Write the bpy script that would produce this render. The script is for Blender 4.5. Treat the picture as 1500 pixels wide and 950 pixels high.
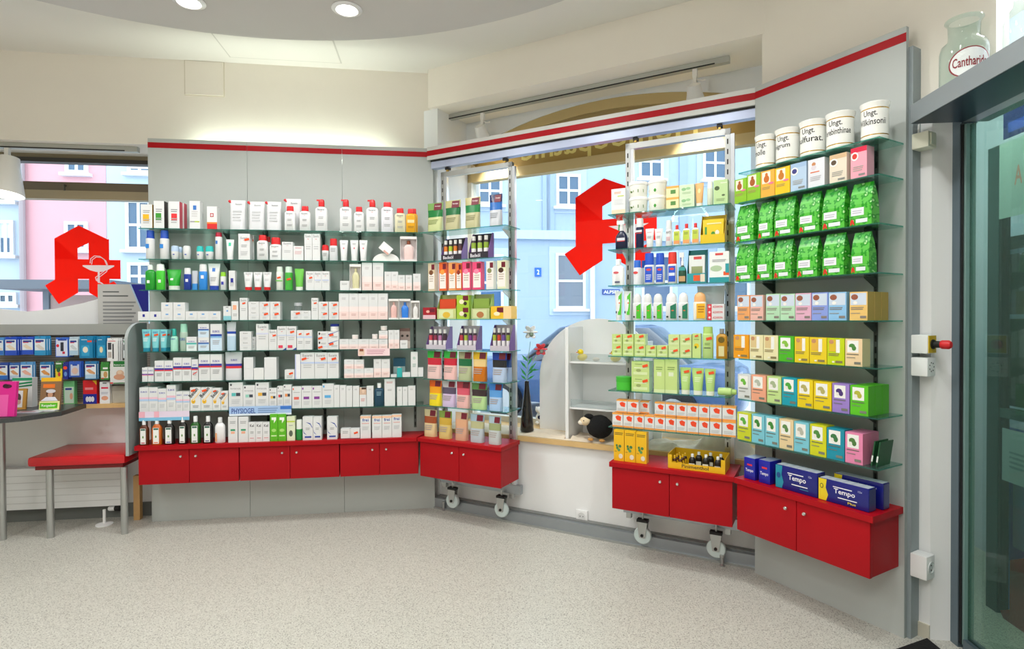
import bpy, bmesh, math, random
from mathutils import Matrix, Vector, noise
random.seed(7)
for _o in list(bpy.data.objects): bpy.data.objects.remove(_o)
SC = bpy.context.scene
COL = SC.collection
# ---------------------------------------------------------------- camera
CH, FPX, PITCH, ROLL = 1.35, 833.3, 0.0113, 0.0042
cd = bpy.data.cameras.new('camera'); cam = bpy.data.objects.new('camera', cd); COL.objects.link(cam)
cd.sensor_width = 36; cd.lens = 36 * FPX / 1500; cd.clip_start = .02; cd.clip_end = 200
cam.matrix_world = (Matrix.Translation((0, 0, CH)) @ Matrix.Rotation(math.pi / 2 - PITCH, 4, 'X') @ Matrix.Rotation(-ROLL, 4, 'Z'))
SC.camera = cam
# ---------------------------------------------------------------- world, exposure
W = bpy.data.worlds.new('world'); SC.world = W; W.use_nodes = True
_bg = W.node_tree.nodes['Background']; _bg.inputs[0].default_value = (.90, .945, 1, 1); _bg.inputs[1].default_value = 3.1
SC.view_settings.view_transform = 'Standard'; SC.view_settings.look = 'None'
SC.view_settings.exposure = 0.12; SC.view_settings.gamma = 1.0; SC.view_settings.use_curve_mapping = False
DOWNLIGHT_W = 32.0
# ---------------------------------------------------------------- frames and back-projection
def ray(x, y):
    u, v = x - 750, y - 475
    c, s = math.cos(ROLL), math.sin(ROLL)
    u, v = u * c - v * s, u * s + v * c
    a, b, d = u / FPX, 1.0, -v / FPX
    c, s = math.cos(PITCH), math.sin(PITCH)
    return Vector((a, b * c + d * s, -b * s + d * c))
def onz(x, y, z):
    d = ray(x, y); k = (z - CH) / d.z
    return Vector((d.x * k, d.y * k, z))
class Fr:
    def __init__(s, x, y, t):
        s.P = Vector((x, y)); s.t = t
        s.u = Vector((math.cos(t), math.sin(t))); s.n = Vector((math.sin(t), -math.cos(t)))
    def bp(s, x, y, o):
        d = ray(x, y); k = (s.P.dot(s.n) + o) / (d.x * s.n.x + d.y * s.n.y)
        p = Vector((d.x * k, d.y * k)) - s.P
        return p.dot(s.u), CH + d.z * k
    def w(s, a, o, z=0):
        p = s.P + a * s.u + o * s.n
        return Vector((p.x, p.y, z))
    def loc(s, p):
        q = Vector((p[0], p[1])) - s.P
        return q.dot(s.u), q.dot(s.n)
FL_ = Fr(-2.4113, 3.785, .1382); FM = Fr(-.5568, 4.0429, -.4992); FR_ = Fr(1.2774, 2.9915, -1.0445)
FD = Fr(1.8187, 2.3526, math.radians(-95.4))      # door plane
# ---------------------------------------------------------------- materials
def lin(h):
    if not isinstance(h, str): return tuple(h) + (1,)
    return tuple(((int(h[i:i+2], 16) / 255 + .055) / 1.055) ** 2.4 if int(h[i:i+2], 16) > 10 else int(h[i:i+2], 16) / 255 / 12.92 for i in (0, 2, 4)) + (1,)
_M = {}
def mat(h, rough=.45, metal=0, noise_amt=0, scale=30, bump=0, spec=None, coat=0, name=None):
    k = (h, rough, metal, noise_amt, scale, bump, coat)
    if k in _M: return _M[k]
    m = bpy.data.materials.new(name or 'paint_' + str(h)); m.use_nodes = True
    nt = m.node_tree; b = nt.nodes['Principled BSDF']
    c = lin(h)
    b.inputs['Base Color'].default_value = c; b.inputs['Roughness'].default_value = rough; b.inputs['Metallic'].default_value = metal
    if spec is not None: b.inputs['Specular IOR Level'].default_value = spec
    if coat: b.inputs['Coat Weight'].default_value = coat; b.inputs['Coat Roughness'].default_value = .1
    if noise_amt or bump:
        tc = nt.nodes.new('ShaderNodeTexCoord'); n = nt.nodes.new('ShaderNodeTexNoise'); n.inputs['Scale'].default_value = scale; n.inputs['Detail'].default_value = 4
        nt.links.new(tc.outputs['Object'], n.inputs['Vector'])
        if noise_amt:
            r = nt.nodes.new('ShaderNodeMix'); r.data_type = 'RGBA'
            r.inputs[6].default_value = tuple(max(0, x * (1 - noise_amt)) for x in c[:3]) + (1,)
            r.inputs[7].default_value = tuple(min(1, x * (1 + noise_amt)) for x in c[:3]) + (1,)
            nt.links.new(n.outputs['Fac'], r.inputs[0]); nt.links.new(r.outputs[2], b.inputs['Base Color'])
        if bump:
            bu = nt.nodes.new('ShaderNodeBump'); bu.inputs['Strength'].default_value = bump; bu.inputs['Distance'].default_value = .01
            nt.links.new(n.outputs['Fac'], bu.inputs['Height']); nt.links.new(bu.outputs['Normal'], b.inputs['Normal'])
    _M[k] = m
    return m
def emit(h, st, name):
    m = bpy.data.materials.new(name); m.use_nodes = True; nt = m.node_tree; nt.nodes.clear()
    e = nt.nodes.new('ShaderNodeEmission'); o = nt.nodes.new('ShaderNodeOutputMaterial')
    e.inputs[0].default_value = lin(h); e.inputs[1].default_value = st; nt.links.new(e.outputs[0], o.inputs[0])
    return m
_G = {}
def glassy(name, *a, **k):
    if name not in _G: _G[name] = _glassy(name, *a, **k)
    return _G[name]
def _glassy(name, tint, gloss_rough=.02, diff=None, dfac=0, ior=1.45, refl=1.0, tfac=.5):
    """clear sheet: tinted see-through plus Fresnel reflection, optionally a little milky"""
    m = bpy.data.materials.new(name); m.use_nodes = True; nt = m.node_tree; nt.nodes.clear()
    o = nt.nodes.new('ShaderNodeOutputMaterial'); t = nt.nodes.new('ShaderNodeBsdfTransparent'); g = nt.nodes.new('ShaderNodeBsdfGlossy')
    t.inputs[0].default_value = lin(tint); g.inputs['Roughness'].default_value = gloss_rough
    lw = nt.nodes.new('ShaderNodeLayerWeight'); lw.inputs[0].default_value = .5   # symmetric Schlick reflectance
    pw = nt.nodes.new('ShaderNodeMath'); pw.operation = 'POWER'; pw.inputs[1].default_value = 5; nt.links.new(lw.outputs['Facing'], pw.inputs[0])
    f = nt.nodes.new('ShaderNodeMath'); f.operation = 'MULTIPLY_ADD'; f.inputs[1].default_value = .94; f.inputs[2].default_value = .035; nt.links.new(pw.outputs[0], f.inputs[0])
    mu = nt.nodes.new('ShaderNodeMath'); mu.operation = 'MULTIPLY'; mu.inputs[1].default_value = refl; nt.links.new(f.outputs[0], mu.inputs[0])
    mx = nt.nodes.new('ShaderNodeMixShader'); src = t
    if diff:
        d = nt.nodes.new('ShaderNodeBsdfDiffuse'); d.inputs[0].default_value = lin(diff)
        tl = nt.nodes.new('ShaderNodeBsdfTranslucent'); tl.inputs[0].default_value = lin(diff)
        m1 = nt.nodes.new('ShaderNodeMixShader'); m1.inputs[0].default_value = tfac; nt.links.new(d.outputs[0], m1.inputs[1]); nt.links.new(tl.outputs[0], m1.inputs[2])
        m2 = nt.nodes.new('ShaderNodeMixShader'); m2.inputs[0].default_value = dfac
        nt.links.new(t.outputs[0], m2.inputs[1]); nt.links.new(m1.outputs[0], m2.inputs[2]); src = m2
    nt.links.new(mu.outputs[0], mx.inputs[0]); nt.links.new(src.outputs[0], mx.inputs[1]); nt.links.new(g.outputs[0], mx.inputs[2]); nt.links.new(mx.outputs[0], o.inputs[0])
    return m
PANE = glassy('window_glass', 'f4fafc', refl=.7)
SHELF = glassy('shelf_glass', 'd6ece5', diff='b0e0d6', dfac=.10, tfac=.7)
SHELF_EDGE = glassy('shelf_glass_edge', '96dccf', diff='7ccabc', dfac=.25, refl=.6, tfac=.65)
CLEAR = glassy('clear_plastic', 'eef2f2', diff='dfe6e8', dfac=.18)
JARGLASS = glassy('jar_glass', 'eef6f3', diff='dce8e4', dfac=.1, refl=.9)
DOORGLASS = glassy('door_glass', 'cfe4da', diff='a9c9bb', dfac=.08, refl=1.2)
WALLM = mat('f4eee2', .9, 0, .02, 6, .02, name='cream_wall_paint')
WHITEW = mat('eceeee', .85, 0, .015, 5, .02, name='white_wall_paint')
CEILM = mat('eeebe4', .95, 0, .01, 3, name='ceiling_paint')
PANEL = mat('b4bab7', .38, 0, .02, 3, name='grey_laminate')
PANEL2 = mat('a3abaa', .35, 0, .02, 3, name='grey_edge_laminate')
RED = mat('ac0615', .42, 0, .03, 4, spec=.22, name='red_laminate')
STEEL = mat('b9bcbb', .32, .85, .04, 20, name='brushed_steel')
ALU = mat('a3aab0', .35, .75, .04, 15, name='aluminium')
DALU = mat('70808a', .32, .7, .04, 15, name='dark_aluminium')
BLACKP = mat('0b0c0d', .5, name='black_plastic')
# ---------------------------------------------------------------- mesh builder
_T = {}
def text_geo(s):
    if s in _T: return _T[s]
    c = bpy.data.curves.new('t', 'FONT'); c.body = s; c.resolution_u = 2; c.offset = .014; c.align_x = 'LEFT'
    o = bpy.data.objects.new('t', c); COL.objects.link(o)
    bpy.context.view_layer.update()
    me = o.evaluated_get(bpy.context.evaluated_depsgraph_get()).to_mesh()
    v = [(p.co.x, p.co.y) for p in me.vertices]; f = [tuple(p.vertices) for p in me.polygons]
    bpy.data.objects.remove(o); bpy.data.curves.remove(c)
    x0 = min(a for a, b in v); x1 = max(a for a, b in v); y0 = min(b for a, b in v); y1 = max(b for a, b in v)
    v = [((a - x0) / (x1 - x0), (b - y0) / (y1 - y0)) for a, b in v]
    _T[s] = (v, f, (x1 - x0) / (y1 - y0))
    return _T[s]
class MB:
    def __init__(s): s.v = []; s.f = []; s.m = []; s.mats = []; s.smooth = []
    def mi(s, m):
        if m not in s.mats: s.mats.append(m)
        return s.mats.index(m)
    def face(s, idx, m, sm=False): s.f.append(tuple(idx)); s.m.append(s.mi(m)); s.smooth.append(sm)
    def poly(s, pts, m, sm=False):
        b = len(s.v); s.v += [tuple(p) for p in pts]; s.face(range(b, b + len(pts)), m, sm)
    def box(s, x0, x1, y0, y1, z0, z1, m, front=None, side=None, top=None, T=None):
        b = len(s.v)
        P = [(x0, y0, z0), (x1, y0, z0), (x1, y1, z0), (x0, y1, z0), (x0, y0, z1), (x1, y0, z1), (x1, y1, z1), (x0, y1, z1)]
        if T is not None: P = [tuple(T @ Vector(p)) for p in P]
        s.v += P
        for q, mm in (((0, 1, 5, 4), front or m), ((1, 2, 6, 5), side or m), ((2, 3, 7, 6), m), ((3, 0, 4, 7), side or m), ((4, 5, 6, 7), top or m), ((3, 2, 1, 0), m)):
            s.face([b + i for i in q], mm)
    def cbox(s, x0, x1, y0, y1, z0, z1, c, m, T=None):
        """box with chamfered edges"""
        bm = bmesh.new(); bmesh.ops.create_cube(bm, size=1)
        for v in bm.verts:
            v.co = Vector((x0 if v.co.x < 0 else x1, y0 if v.co.y < 0 else y1, z0 if v.co.z < 0 else z1))
        bmesh.ops.bevel(bm, geom=list(bm.edges), offset=c, segments=2, affect='EDGES', profile=.6)
        s.bm(bm, m, T=T); bm.free()
    def bm(s, bm, m, T=None, sm=True):
        b = len(s.v); bm.verts.index_update()
        s.v += [tuple((T @ v.co) if T is not None else v.co) for v in bm.verts]
        for f in bm.faces: s.face([b + v.index for v in f.verts], m, sm)
    def loft(s, secs, m, n=16, mf=None, cap=True, sm=True, T=None):
        """secs: (z, rx, ry, p[, cx, cy]) ; superellipse rings"""
        b = len(s.v)
        for q in secs:
            z, rx, ry, p = q[:4]; cx, cy = (q[4], q[5]) if len(q) > 4 else (0, 0)
            for i in range(n):
                a = 2 * math.pi * (i + .5) / n; c, d = math.cos(a), math.sin(a)
                P = Vector((cx + rx * math.copysign(abs(c) ** (2 / p), c), cy + ry * math.copysign(abs(d) ** (2 / p), d), z))
                s.v.append(tuple(T @ P) if T is not None else tuple(P))
        for k in range(len(secs) - 1):
            for i in range(n):
                j = (i + 1) % n
                mm = mf(k, i, n) if mf else m
                s.face((b + k * n + i, b + k * n + j, b + (k + 1) * n + j, b + (k + 1) * n + i), mm or m, sm)
        if cap:
            s.face([b + i for i in reversed(range(n))], m); e = b + (len(secs) - 1) * n; s.face([e + i for i in range(n)], (mf(len(secs) - 2, 0, n) if mf else None) or m)
    def lathe(s, prof, m, n=20, mf=None, cx=0, cy=0, cap=True, T=None):
        s.loft([(z, r, r, 2, cx, cy) for r, z in prof], m, n, mf, cap, T=T)
    def tube(s, pts, r, m, n=8, rs=None):
        pts = [Vector(p) for p in pts]; b = len(s.v); N = len(pts)
        for i, p in enumerate(pts):
            t = (pts[min(i + 1, N - 1)] - pts[max(i - 1, 0)]).normalized()
            a = t.orthogonal().normalized() if abs(t.z) > .95 else t.cross(Vector((0, 0, 1))).normalized()
            c = t.cross(a).normalized(); R = rs[i] if rs else r
            for k in range(n):
                g = 2 * math.pi * k / n
                s.v.append(tuple(p + R * (math.cos(g) * a + math.sin(g) * c)))
        for i in range(N - 1):
            for k in range(n):
                j = (k + 1) % n
                s.face((b + i * n + k, b + i * n + j, b + (i + 1) * n + j, b + (i + 1) * n + k), m, True)
        s.face([b + k for k in reversed(range(n))], m); s.face([b + (N - 1) * n + k for k in range(n)], m)
    def prism(s, poly, y0, y1, m, side=None):
        """poly in (x,z), extruded along y"""
        n = len(poly); b = len(s.v)
        s.v += [(x, y0, z) for x, z in poly] + [(x, y1, z) for x, z in poly]
        s.face([b + i for i in range(n)], m); s.face([b + n + i for i in reversed(range(n))], m)
        for i in range(n):
            j = (i + 1) % n; s.face((b + i, b + n + i, b + n + j, b + j), side or m)
    def slab(s, poly, z0, z1, m, side=None):
        """poly in (x,y), extruded along z"""
        n = len(poly); b = len(s.v)
        s.v += [(x, y, z0) for x, y in poly] + [(x, y, z1) for x, y in poly]
        s.face([b + i for i in reversed(range(n))], m); s.face([b + n + i for i in range(n)], m)
        for i in range(n):
            j = (i + 1) % n; s.face((b + i, b + j, b + n + j, b + n + i), side or m)
    def sphere(s, c, r, m, seg=16, rings=10, sc=(1, 1, 1), fn=None, T=None):
        bm = bmesh.new(); bmesh.ops.create_uvsphere(bm, u_segments=seg, v_segments=rings, radius=r)
        for v in bm.verts:
            p = Vector((v.co.x * sc[0], v.co.y * sc[1], v.co.z * sc[2]))
            if fn: p = fn(p)
            v.co = p + Vector(c)
        s.bm(bm, m, T=T); bm.free()
    def text(s, t, x0, z0, x1, z1, y, m, mirror=False, M=None, keep=False):
        v, f, asp = text_geo(t); b = len(s.v)
        if keep:
            w = asp * (z1 - z0)
            if w < (x1 - x0): c = (x0 + x1) / 2; x0, x1 = c - w / 2, c + w / 2
        for a, d in v:
            if mirror: a = 1 - a
            p = Vector((x0 + a * (x1 - x0), y, z0 + d * (z1 - z0)))
            s.v.append(tuple(M(p)) if M else tuple(p))
        for q in f: s.face([b + i for i in (reversed(q) if mirror else q)], m)
    def art(s, arts, w, h, y=0, dx=0, dz=0):
        """flat print on the front (y) of a face of size w,h whose left bottom is (dx-w/2, dz)"""
        X = lambda a: dx + (a - .5) * w
        Z = lambda a: dz + a * h
        for k, a in enumerate(arts):
            yy = y - .0003 * (k + 1); c = a[0]; m = mat(a[-1], .4)
            if c == 'b': s.poly([(X(a[1]), yy, Z(a[2])), (X(a[3]), yy, Z(a[2])), (X(a[3]), yy, Z(a[4])), (X(a[1]), yy, Z(a[4]))], m)
            elif c == 'p': s.poly([(X(p), yy, Z(q)) for p, q in a[1]], m)
            elif c == 'o': s.poly([(X(a[1]) + a[3] * w * math.cos(i * math.pi / 7), yy, Z(a[2]) + a[4] * h * math.sin(i * math.pi / 7)) for i in range(14)], m)
            elif c == 't': s.text(a[1], X(a[2]), Z(a[3]), X(a[4]), Z(a[5]), yy, m)
            elif c == 'tr':
                T = Matrix.Translation((X(a[2]), yy, Z(a[3]))) @ Matrix.Rotation(-a[6], 4, 'Y')
                s.text(a[1], 0, 0, a[4] * w, a[5] * h, 0, m, M=lambda p: T @ p)
            elif c == 'l':
                for i in range(a[4]):
                    z = a[2] - i * a[5]; e = a[3] - (.12 * ((i * 7) % 3) / 2) * (a[3] - a[1])
                    s.poly([(X(a[1]), yy, Z(z)), (X(e), yy, Z(z)), (X(e), yy, Z(z + a[5] * .45)), (X(a[1]), yy, Z(z + a[5] * .45))], m)
    def build(s, name, parent=None, loc=None, rot=0):
        me = bpy.data.meshes.new(name); me.from_pydata(s.v, [], s.f)
        for m in s.mats: me.materials.append(m)
        me.polygons.foreach_set('material_index', s.m); me.polygons.foreach_set('use_smooth', s.smooth)
        me.update()
        if any(s.smooth): me.set_sharp_from_angle(angle=math.radians(42))
        o = bpy.data.objects.new(name, me); COL.objects.link(o)
        if parent: o.parent = parent
        if loc is not None: o.location = loc
        if rot: o.rotation_euler = (0, 0, rot)
        return o
def empty(name, loc=(0, 0, 0), rot=0, parent=None):
    o = bpy.data.objects.new(name, None); COL.objects.link(o); o.location = loc; o.rotation_euler = (0, 0, rot); o.empty_display_size = .05
    if parent: o.parent = parent
    return o
def tag(o, label, cat, group=None):
    o['label'] = label; o['category'] = cat
    if group: o['group'] = group
    return o
def struct(o, label=None, cat=None):
    o['kind'] = 'structure'
    if label: o['label'] = label
    if cat: o['category'] = cat
    return o
def at(F, s=0, o=0, z=0):
    return dict(loc=F.w(s, o, z), rot=F.t)
# In an object placed with at(F): local x runs along the wall, local y runs into the wall (y = -offset), z is up.
def fbox(F, name, s0, s1, o0, o1, z0, z1, m, parent=None, **k):
    b = MB(); b.box(s0, s1, -o1, -o0, z0, z1, m, **k)
    return b.build(name, parent, **({} if parent else at(F)))
# ================================================================ SETTING
CZ = 3.13
# floor: speckled vinyl
def floor_material():
    m = bpy.data.materials.new('speckled_vinyl'); m.use_nodes = True; nt = m.node_tree; b = nt.nodes['Principled BSDF']
    tc = nt.nodes.new('ShaderNodeTexCoord'); L = nt.links.new
    base = lin('b9b6a6')
    n0 = nt.nodes.new('ShaderNodeTexNoise'); n0.inputs['Scale'].default_value = 1.3; n0.inputs['Detail'].default_value = 3
    L(tc.outputs['Object'], n0.inputs['Vector'])
    mx = nt.nodes.new('ShaderNodeMix'); mx.data_type = 'RGBA'; mx.inputs[6].default_value = lin('bdbcb3'); mx.inputs[7].default_value = lin('c9c8bf'); L(n0.outputs['Fac'], mx.inputs[0])
    prev = mx.outputs[2]
    for sc, thr, col, fac in ((130, .30, '8b8980', .75), (90, .24, '6c6b66', .7), (110, .27, 'dcdbd2', .8)):
        v = nt.nodes.new('ShaderNodeTexVoronoi'); v.inputs['Scale'].default_value = sc; L(tc.outputs['Object'], v.inputs['Vector'])
        lt = nt.nodes.new('ShaderNodeMath'); lt.operation = 'LESS_THAN'; lt.inputs[1].default_value = thr; L(v.outputs['Distance'], lt.inputs[0])
        mu = nt.nodes.new('ShaderNodeMath'); mu.operation = 'MULTIPLY'; mu.inputs[1].default_value = fac; L(lt.outputs[0], mu.inputs[0])
        q = nt.nodes.new('ShaderNodeMix'); q.data_type = 'RGBA'; L(mu.outputs[0], q.inputs[0]); L(prev, q.inputs[6]); q.inputs[7].default_value = lin(col); prev = q.outputs[2]
    L(prev, b.inputs['Base Color']); b.inputs['Roughness'].default_value = .38
    return m
ROOM = [(-5.2, -3.2), (1.28, -3.2), (1.83, 2.34), (1.73, 2.42), (1.33, 3.05), (-.5, 4.2), (-5.2, 3.6)]
b = MB(); b.box(-6, 4, -3.6, 5.2, -.15, 0, floor_material()); struct(b.build('floor'))
b = MB(); b.box(-6, 4, -3.6, 5.2, CZ, CZ + .2, CEILM); ceil = struct(b.build('ceiling'))
DC = (-1.0714, 1.0056); DR = 2.39; DZ = 3.0
b = MB(); b.lathe([(DR, DZ), (DR, CZ + .01)], mat('cfccc9', .95, 0, .01, 3, name='dropped_ceiling_paint'), n=96)
b.build('dropped_ceiling_disc', ceil, loc=(DC[0], DC[1], 0))
# faint access hatches
ac = mat('f0eada', .85)
s0, z0 = FL_.bp(272, 138, -.118); s1, z1 = FL_.bp(327, 92, -.118)
b = MB(); b.box(s0, s1, .112, .12, z0, z1, mat('f4eee2', .9)); b.box(s0 - .008, s1 + .008, .117, .12, z0 - .008, z1 + .008, mat('dcd4c2', .9))
hatch_wall = b
b = MB(); b.box(-.1, .62, -.2, .12, CZ - .004, CZ, CEILM); b.box(-.11, .63, -.21, .13, CZ - .002, CZ, mat('d5d2ca', .9)); b.build('access_hatch', ceil, loc=FL_.w(.62, .1), rot=FL_.t)
# ---- wall with the left window (frame L)
wl = struct(empty('wall_left', FL_.w(0, 0), FL_.t))
def part(F_parent, name, s0, s1, o0, o1, z0, z1, m, **k):
    b = MB(); b.box(s0, s1, -o1, -o0, z0, z1, m, **k); return b.build(name, F_parent)
part(wl, 'upper_wall', -2.9, 1.86, -.6, -.12, 2.545, CZ, WALLM)
part(wl, 'pier', .0, 1.86, -.6, -.12, 0, 2.545, WHITEW)
part(wl, 'lower_wall', -2.9, .0, -.6, -.155, 0, 1.2, WHITEW)
hatch_wall.build('access_hatch', wl)
part(wl, 'wall_end', -2.9, -2.3, -.6, -.12, 1.2, 2.545, WHITEW)
struct(fbox(FL_, 'baseboard_left', -2.9, -.02, -.155, -.135, 0, .09, mat('6b6f6c', .5)))
# side and back walls closing the room
b = MB(); b.box(-5.4, -5.2, -3.5, 4.2, 0, CZ, WALLM); struct(b.build('wall_side'))
b = MB(); b.box(-5.4, 4, -3.5, -3.3, 0, CZ, WALLM); struct(b.build('wall_back'))
# ---- wall with the display window (frame M)
wm = struct(empty('wall_display', FM.w(0, 0), FM.t))
part(wm, 'upper_wall', -.06, 2.45, -.62, -.03, 2.855, CZ, WALLM)
part(wm, 'left_pier', -.25, .0, -.62, -.06, 0, 2.855, WHITEW)
part(wm, 'half_wall', .0, 2.3, -.5, -.07, 0, .535, WHITEW)
# spandrel above the arch
GO = -.46
arc = [(1.1 + 1.1 * math.sin(a) / math.sin(.385) * 1.0, 2.84 - 2.9 * (1 - math.cos(a))) for a in [(-.385 + .77 * i / 24) for i in range(25)]]
b = MB()
for i in range(24):
    (xa, za), (xb, zb) = arc[i], arc[i + 1]
    b.prism([(xa, za), (xb, zb), (xb, 2.86), (xa, 2.86)], .44, .6, WHITEW)
b.build('arch_spandrel', wm)
part(wm, 'right_pier', 2.2, 2.45, -.62, -.12, 0, 2.855, WHITEW)
# metal skirting rail on the half wall
b = MB(); b.prism([(0, 0), (2.12, 0), (2.12, .012), (0, .012)], -.012, .07, STEEL)
for z0, z1, y0 in ((.012, .072, .0),):
    b.box(.0, 2.12, y0, .07, z0, z1, ALU)
b.box(0, 2.12, .03, .07, .072, .08, mat('8b8e8c', .4, .5))
struct(b.build('baseboard_display', **at(FM)))
# display sill of pale wood
woodm = mat('d9b67c', .5, 0, .10, 9, .03, name='pale_beech')
ds = fbox(FM, 'trim_1', .005, 2.195, -.455, -.045, .536, .568, woodm); struct(ds)
# ---- right wall (frame R)
wr = struct(empty('wall_right', FR_.w(0, 0), FR_.t))
part(wr, 'wall_face', -.02, .777, -.2, -.085, 0, 2.21, WHITEW)
part(wr, 'upper_wall', -.02, .99, -.2, -.085, 2.21, CZ, WALLM)
b = MB()
c0 = FR_.w(.777, -.085); c1 = Vector((1.8187, 2.3526, 0)); c2 = Vector((1.826, 2.44, 0)); c3 = Vector((1.80, 2.47, 0))
b.slab([(c0.x, c0.y), (c1.x, c1.y), (c2.x, c2.y), (c3.x, c3.y)], 0, CZ, WHITEW)
struct(b.build('wall_pilaster'))
struct(fbox(FR_, 'baseboard_right', .70, .777, -.085, -.077, 0, .06, mat('c9c5b4', .6)))
# corner wall behind the upper glass jars and the rest of the entrance side
b = MB(); b.box(-1.3, 3.9, .8, .95, 0, CZ, mat('c9d2e4', .9, 0, .01, 5)); b.box(-1.45, -1.3, -.35, .95, 0, CZ, WHITEW); struct(b.build('wall_entrance', **at(FD)))
b = MB(); b.box(1.3, 6.0, 0, .2, 0, CZ, WALLM); b.box(-1.3, 1.3, .05, .8, 2.95, CZ, WALLM); struct(b.build('wall_entrance_side', **at(FD)))
# ---- grey panels with red stripe
def panels(F, s_edges, top, name, labs, thick=.02, zlow=0):
    for i in range(len(s_edges) - 1):
        s0, s1 = s_edges[i] + .001, s_edges[i + 1] - .001
        t = tag(empty(name, F.w(s0, 0), F.t), labs[i], 'wall panel', 'grey wall panels with red stripe')
        w = s1 - s0
        b = MB(); b.box(0, w, 0, thick, zlow, top, PANEL, side=PANEL2, top=PANEL2); b.build('board', t)
        b = MB(); b.box(0, w, -.0015, .0, top - .062, top - .026, RED); b.build('stripe', t)
def srow(F, pxs, y=300, o=0): return [F.bp(x, y, o)[0] for x in pxs]
e = srow(FL_, (217, 362.5, 501.5))
panels(FL_, [0.0, e[1], e[2], 1.875], 2.552, 'wall_panel', ['leftmost tall grey panel with red stripe behind the white cartons', 'middle tall grey panel with red stripe of the left shelf wall', 'tall grey panel with red stripe beside the left rolling rack'])
panels(FR_, [.0, .72], 2.552, 'wall_panel', ['grey panel with red stripe behind the tea boxes'])
# return strip behind right panel
t = fbox(FR_, 'panel_return', .70, .735, -.085, -.0205, 0, 2.47, mat('8e999c', .4), ); tag(t, 'narrow grey return strip between the tea shelf panel and the white pilaster', 'trim strip')
# slotted wall tracks on panels
def tracks(F, pxs, z0, z1, o=.0, grp=''):
    for i, x in enumerate(pxs):
        s = F.bp(x, 560, o)[0]
        b = MB(); b.box(s - .009, s + .009, -.0025, -.0016, z0, z1, mat('4f5553', .5))
        n = int((z1 - z0) / .05)
        for k in range(n):
            z = z0 + (k + .5) * .05; b.box(s - .004, s + .004, -.0032, -.0024, z - .014, z + .014, BLACKP)
        tag(b.build('slotted_track', **at(F)), grp % ORD[i], 'shelf track', 'slotted shelf tracks')
ORD = 'first second third fourth fifth sixth seventh eighth ninth tenth eleventh twelfth thirteenth fourteenth fifteenth sixteenth seventeenth eighteenth nineteenth twentieth'.split() + ['%dth' % i for i in range(21, 40)]
tracks(FL_, (247, 337, 393, 476, 529, 608), .58, 1.95, grp='%s slotted dark shelf track from left on the left shelf wall')
tracks(FR_, (1134, 1283), .58, 2.1, grp='%s slotted dark shelf track from left on the right shelf wall')
# ---- fascia rail with stripe over the display window
t = tag(empty('fascia_rail', FM.w(0, 0), FM.t), 'long pale fascia rail with red stripe spanning the display window', 'fascia rail')
b = MB(); b.box(-.02, 2.125, -.04, .02, 2.462, 2.552, mat('d2d4d0', .4), top=PANEL2); b.build('board', t)
b = MB(); b.box(-.02, 2.125, -.0415, -.04, 2.49, 2.526, RED); b.build('stripe', t)
b = MB(); b.box(-.0, 2.12, -.02, .03, 2.405, 2.462, mat('b8c2dc', .35, .4)); b.box(0, 2.12, -.026, -.018, 2.452, 2.4615, BLACKP); b.build('guide_track', t)
# ---- cabinets and counters
KNOB = mat('d8d8d6', .22, .9)
def cabinet(F, s0, s1, o1, z0, z1, label, grp, split=.5, o0=.004):
    t = tag(empty('wall_cabinet', F.w(s0, 0), F.t), label, 'cabinet', grp)
    w = s1 - s0
    b = MB(); b.box(.002, w - .002, -o1 + .02, -o0, z0 + .002, z1, RED, side=RED); b.build('body', t)
    for k, (a, c) in enumerate(((0, w * split), (w * split, w))):
        b = MB(); b.cbox(a + .0015, c - .0015, -o1, -o1 + .019, z0, z1 - .003, .0012, RED); d = b.build('door', t)
        kx = c - .045 if k == 0 else a + .045
        b = MB(); T = Matrix.Translation((kx, -o1, z1 - .045)) @ Matrix.Rotation(math.pi / 2, 4, 'X')
        b.lathe([(.004, -.001), (.004, .008), (.007, .012), (.0085, .016), (.006, .02)], KNOB, n=14, T=T); b.build('knob', d)
    return t
ZC = .553; TH = .028
LW = srow(FL_, (202, 350.5, 497.5, 613.5), 680, .205)
for i, l in enumerate(('leftmost red two-door cabinet under the dark shampoo bottles', 'middle red two-door cabinet on the left shelf wall', 'red two-door cabinet left of the rolling rack corner')):
    cabinet(FL_, LW[i] + .002, LW[i + 1] - .002, .205, .305, ZC - TH, l, 'red cabinets')
b = MB(); a0 = FL_.bp(196.5, 655, .222)[0]
p_in = FL_.loc(FM.w(.03, .012)); p_fr = FL_.bp(613, 641, .222)[0]
b.slab([(a0, -.222), (p_fr - .012, -.222), (1.825, -.03), (1.825, -.004), (a0, -.004)], ZC - TH + .001, ZC, RED)
tag(b.build('counter_top', **at(FL_)), 'long red counter board above the three left wall cabinets', 'counter top')
for (sa, sb, od, l1, l2) in ((.045, .69, .25, 'red two-door cabinet hanging on the left rolling rack', 'red counter board on the left rolling rack'), (1.39, 2.04, .272, 'red two-door cabinet hanging on the right rolling rack', 'red counter board carrying the yellow tray on the right rolling rack')):
    cabinet(FM, sa + .012, sb - .008, od - .012, .295, ZC - TH, l1, 'red cabinets', o0=.002)
    b = MB(); b.cbox(sa, sb, -od, -.002, ZC - TH + .001, ZC, .002, RED); tag(b.build('counter_top', **at(FM)), l2, 'counter top')
cabinet(FR_, .065, .70, .225, .295, ZC - TH, 'red two-door cabinet under the tissue packs on the right wall', 'red cabinets')
b = MB(); b.slab([(.058, -.236), (.715, -.236), (.715, -.003), (.12, -.003), (.058, -.1)], ZC - TH + .001, ZC, RED); tag(b.build('counter_top', **at(FR_)), 'red counter board carrying the blue tissue packs', 'counter top')
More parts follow.
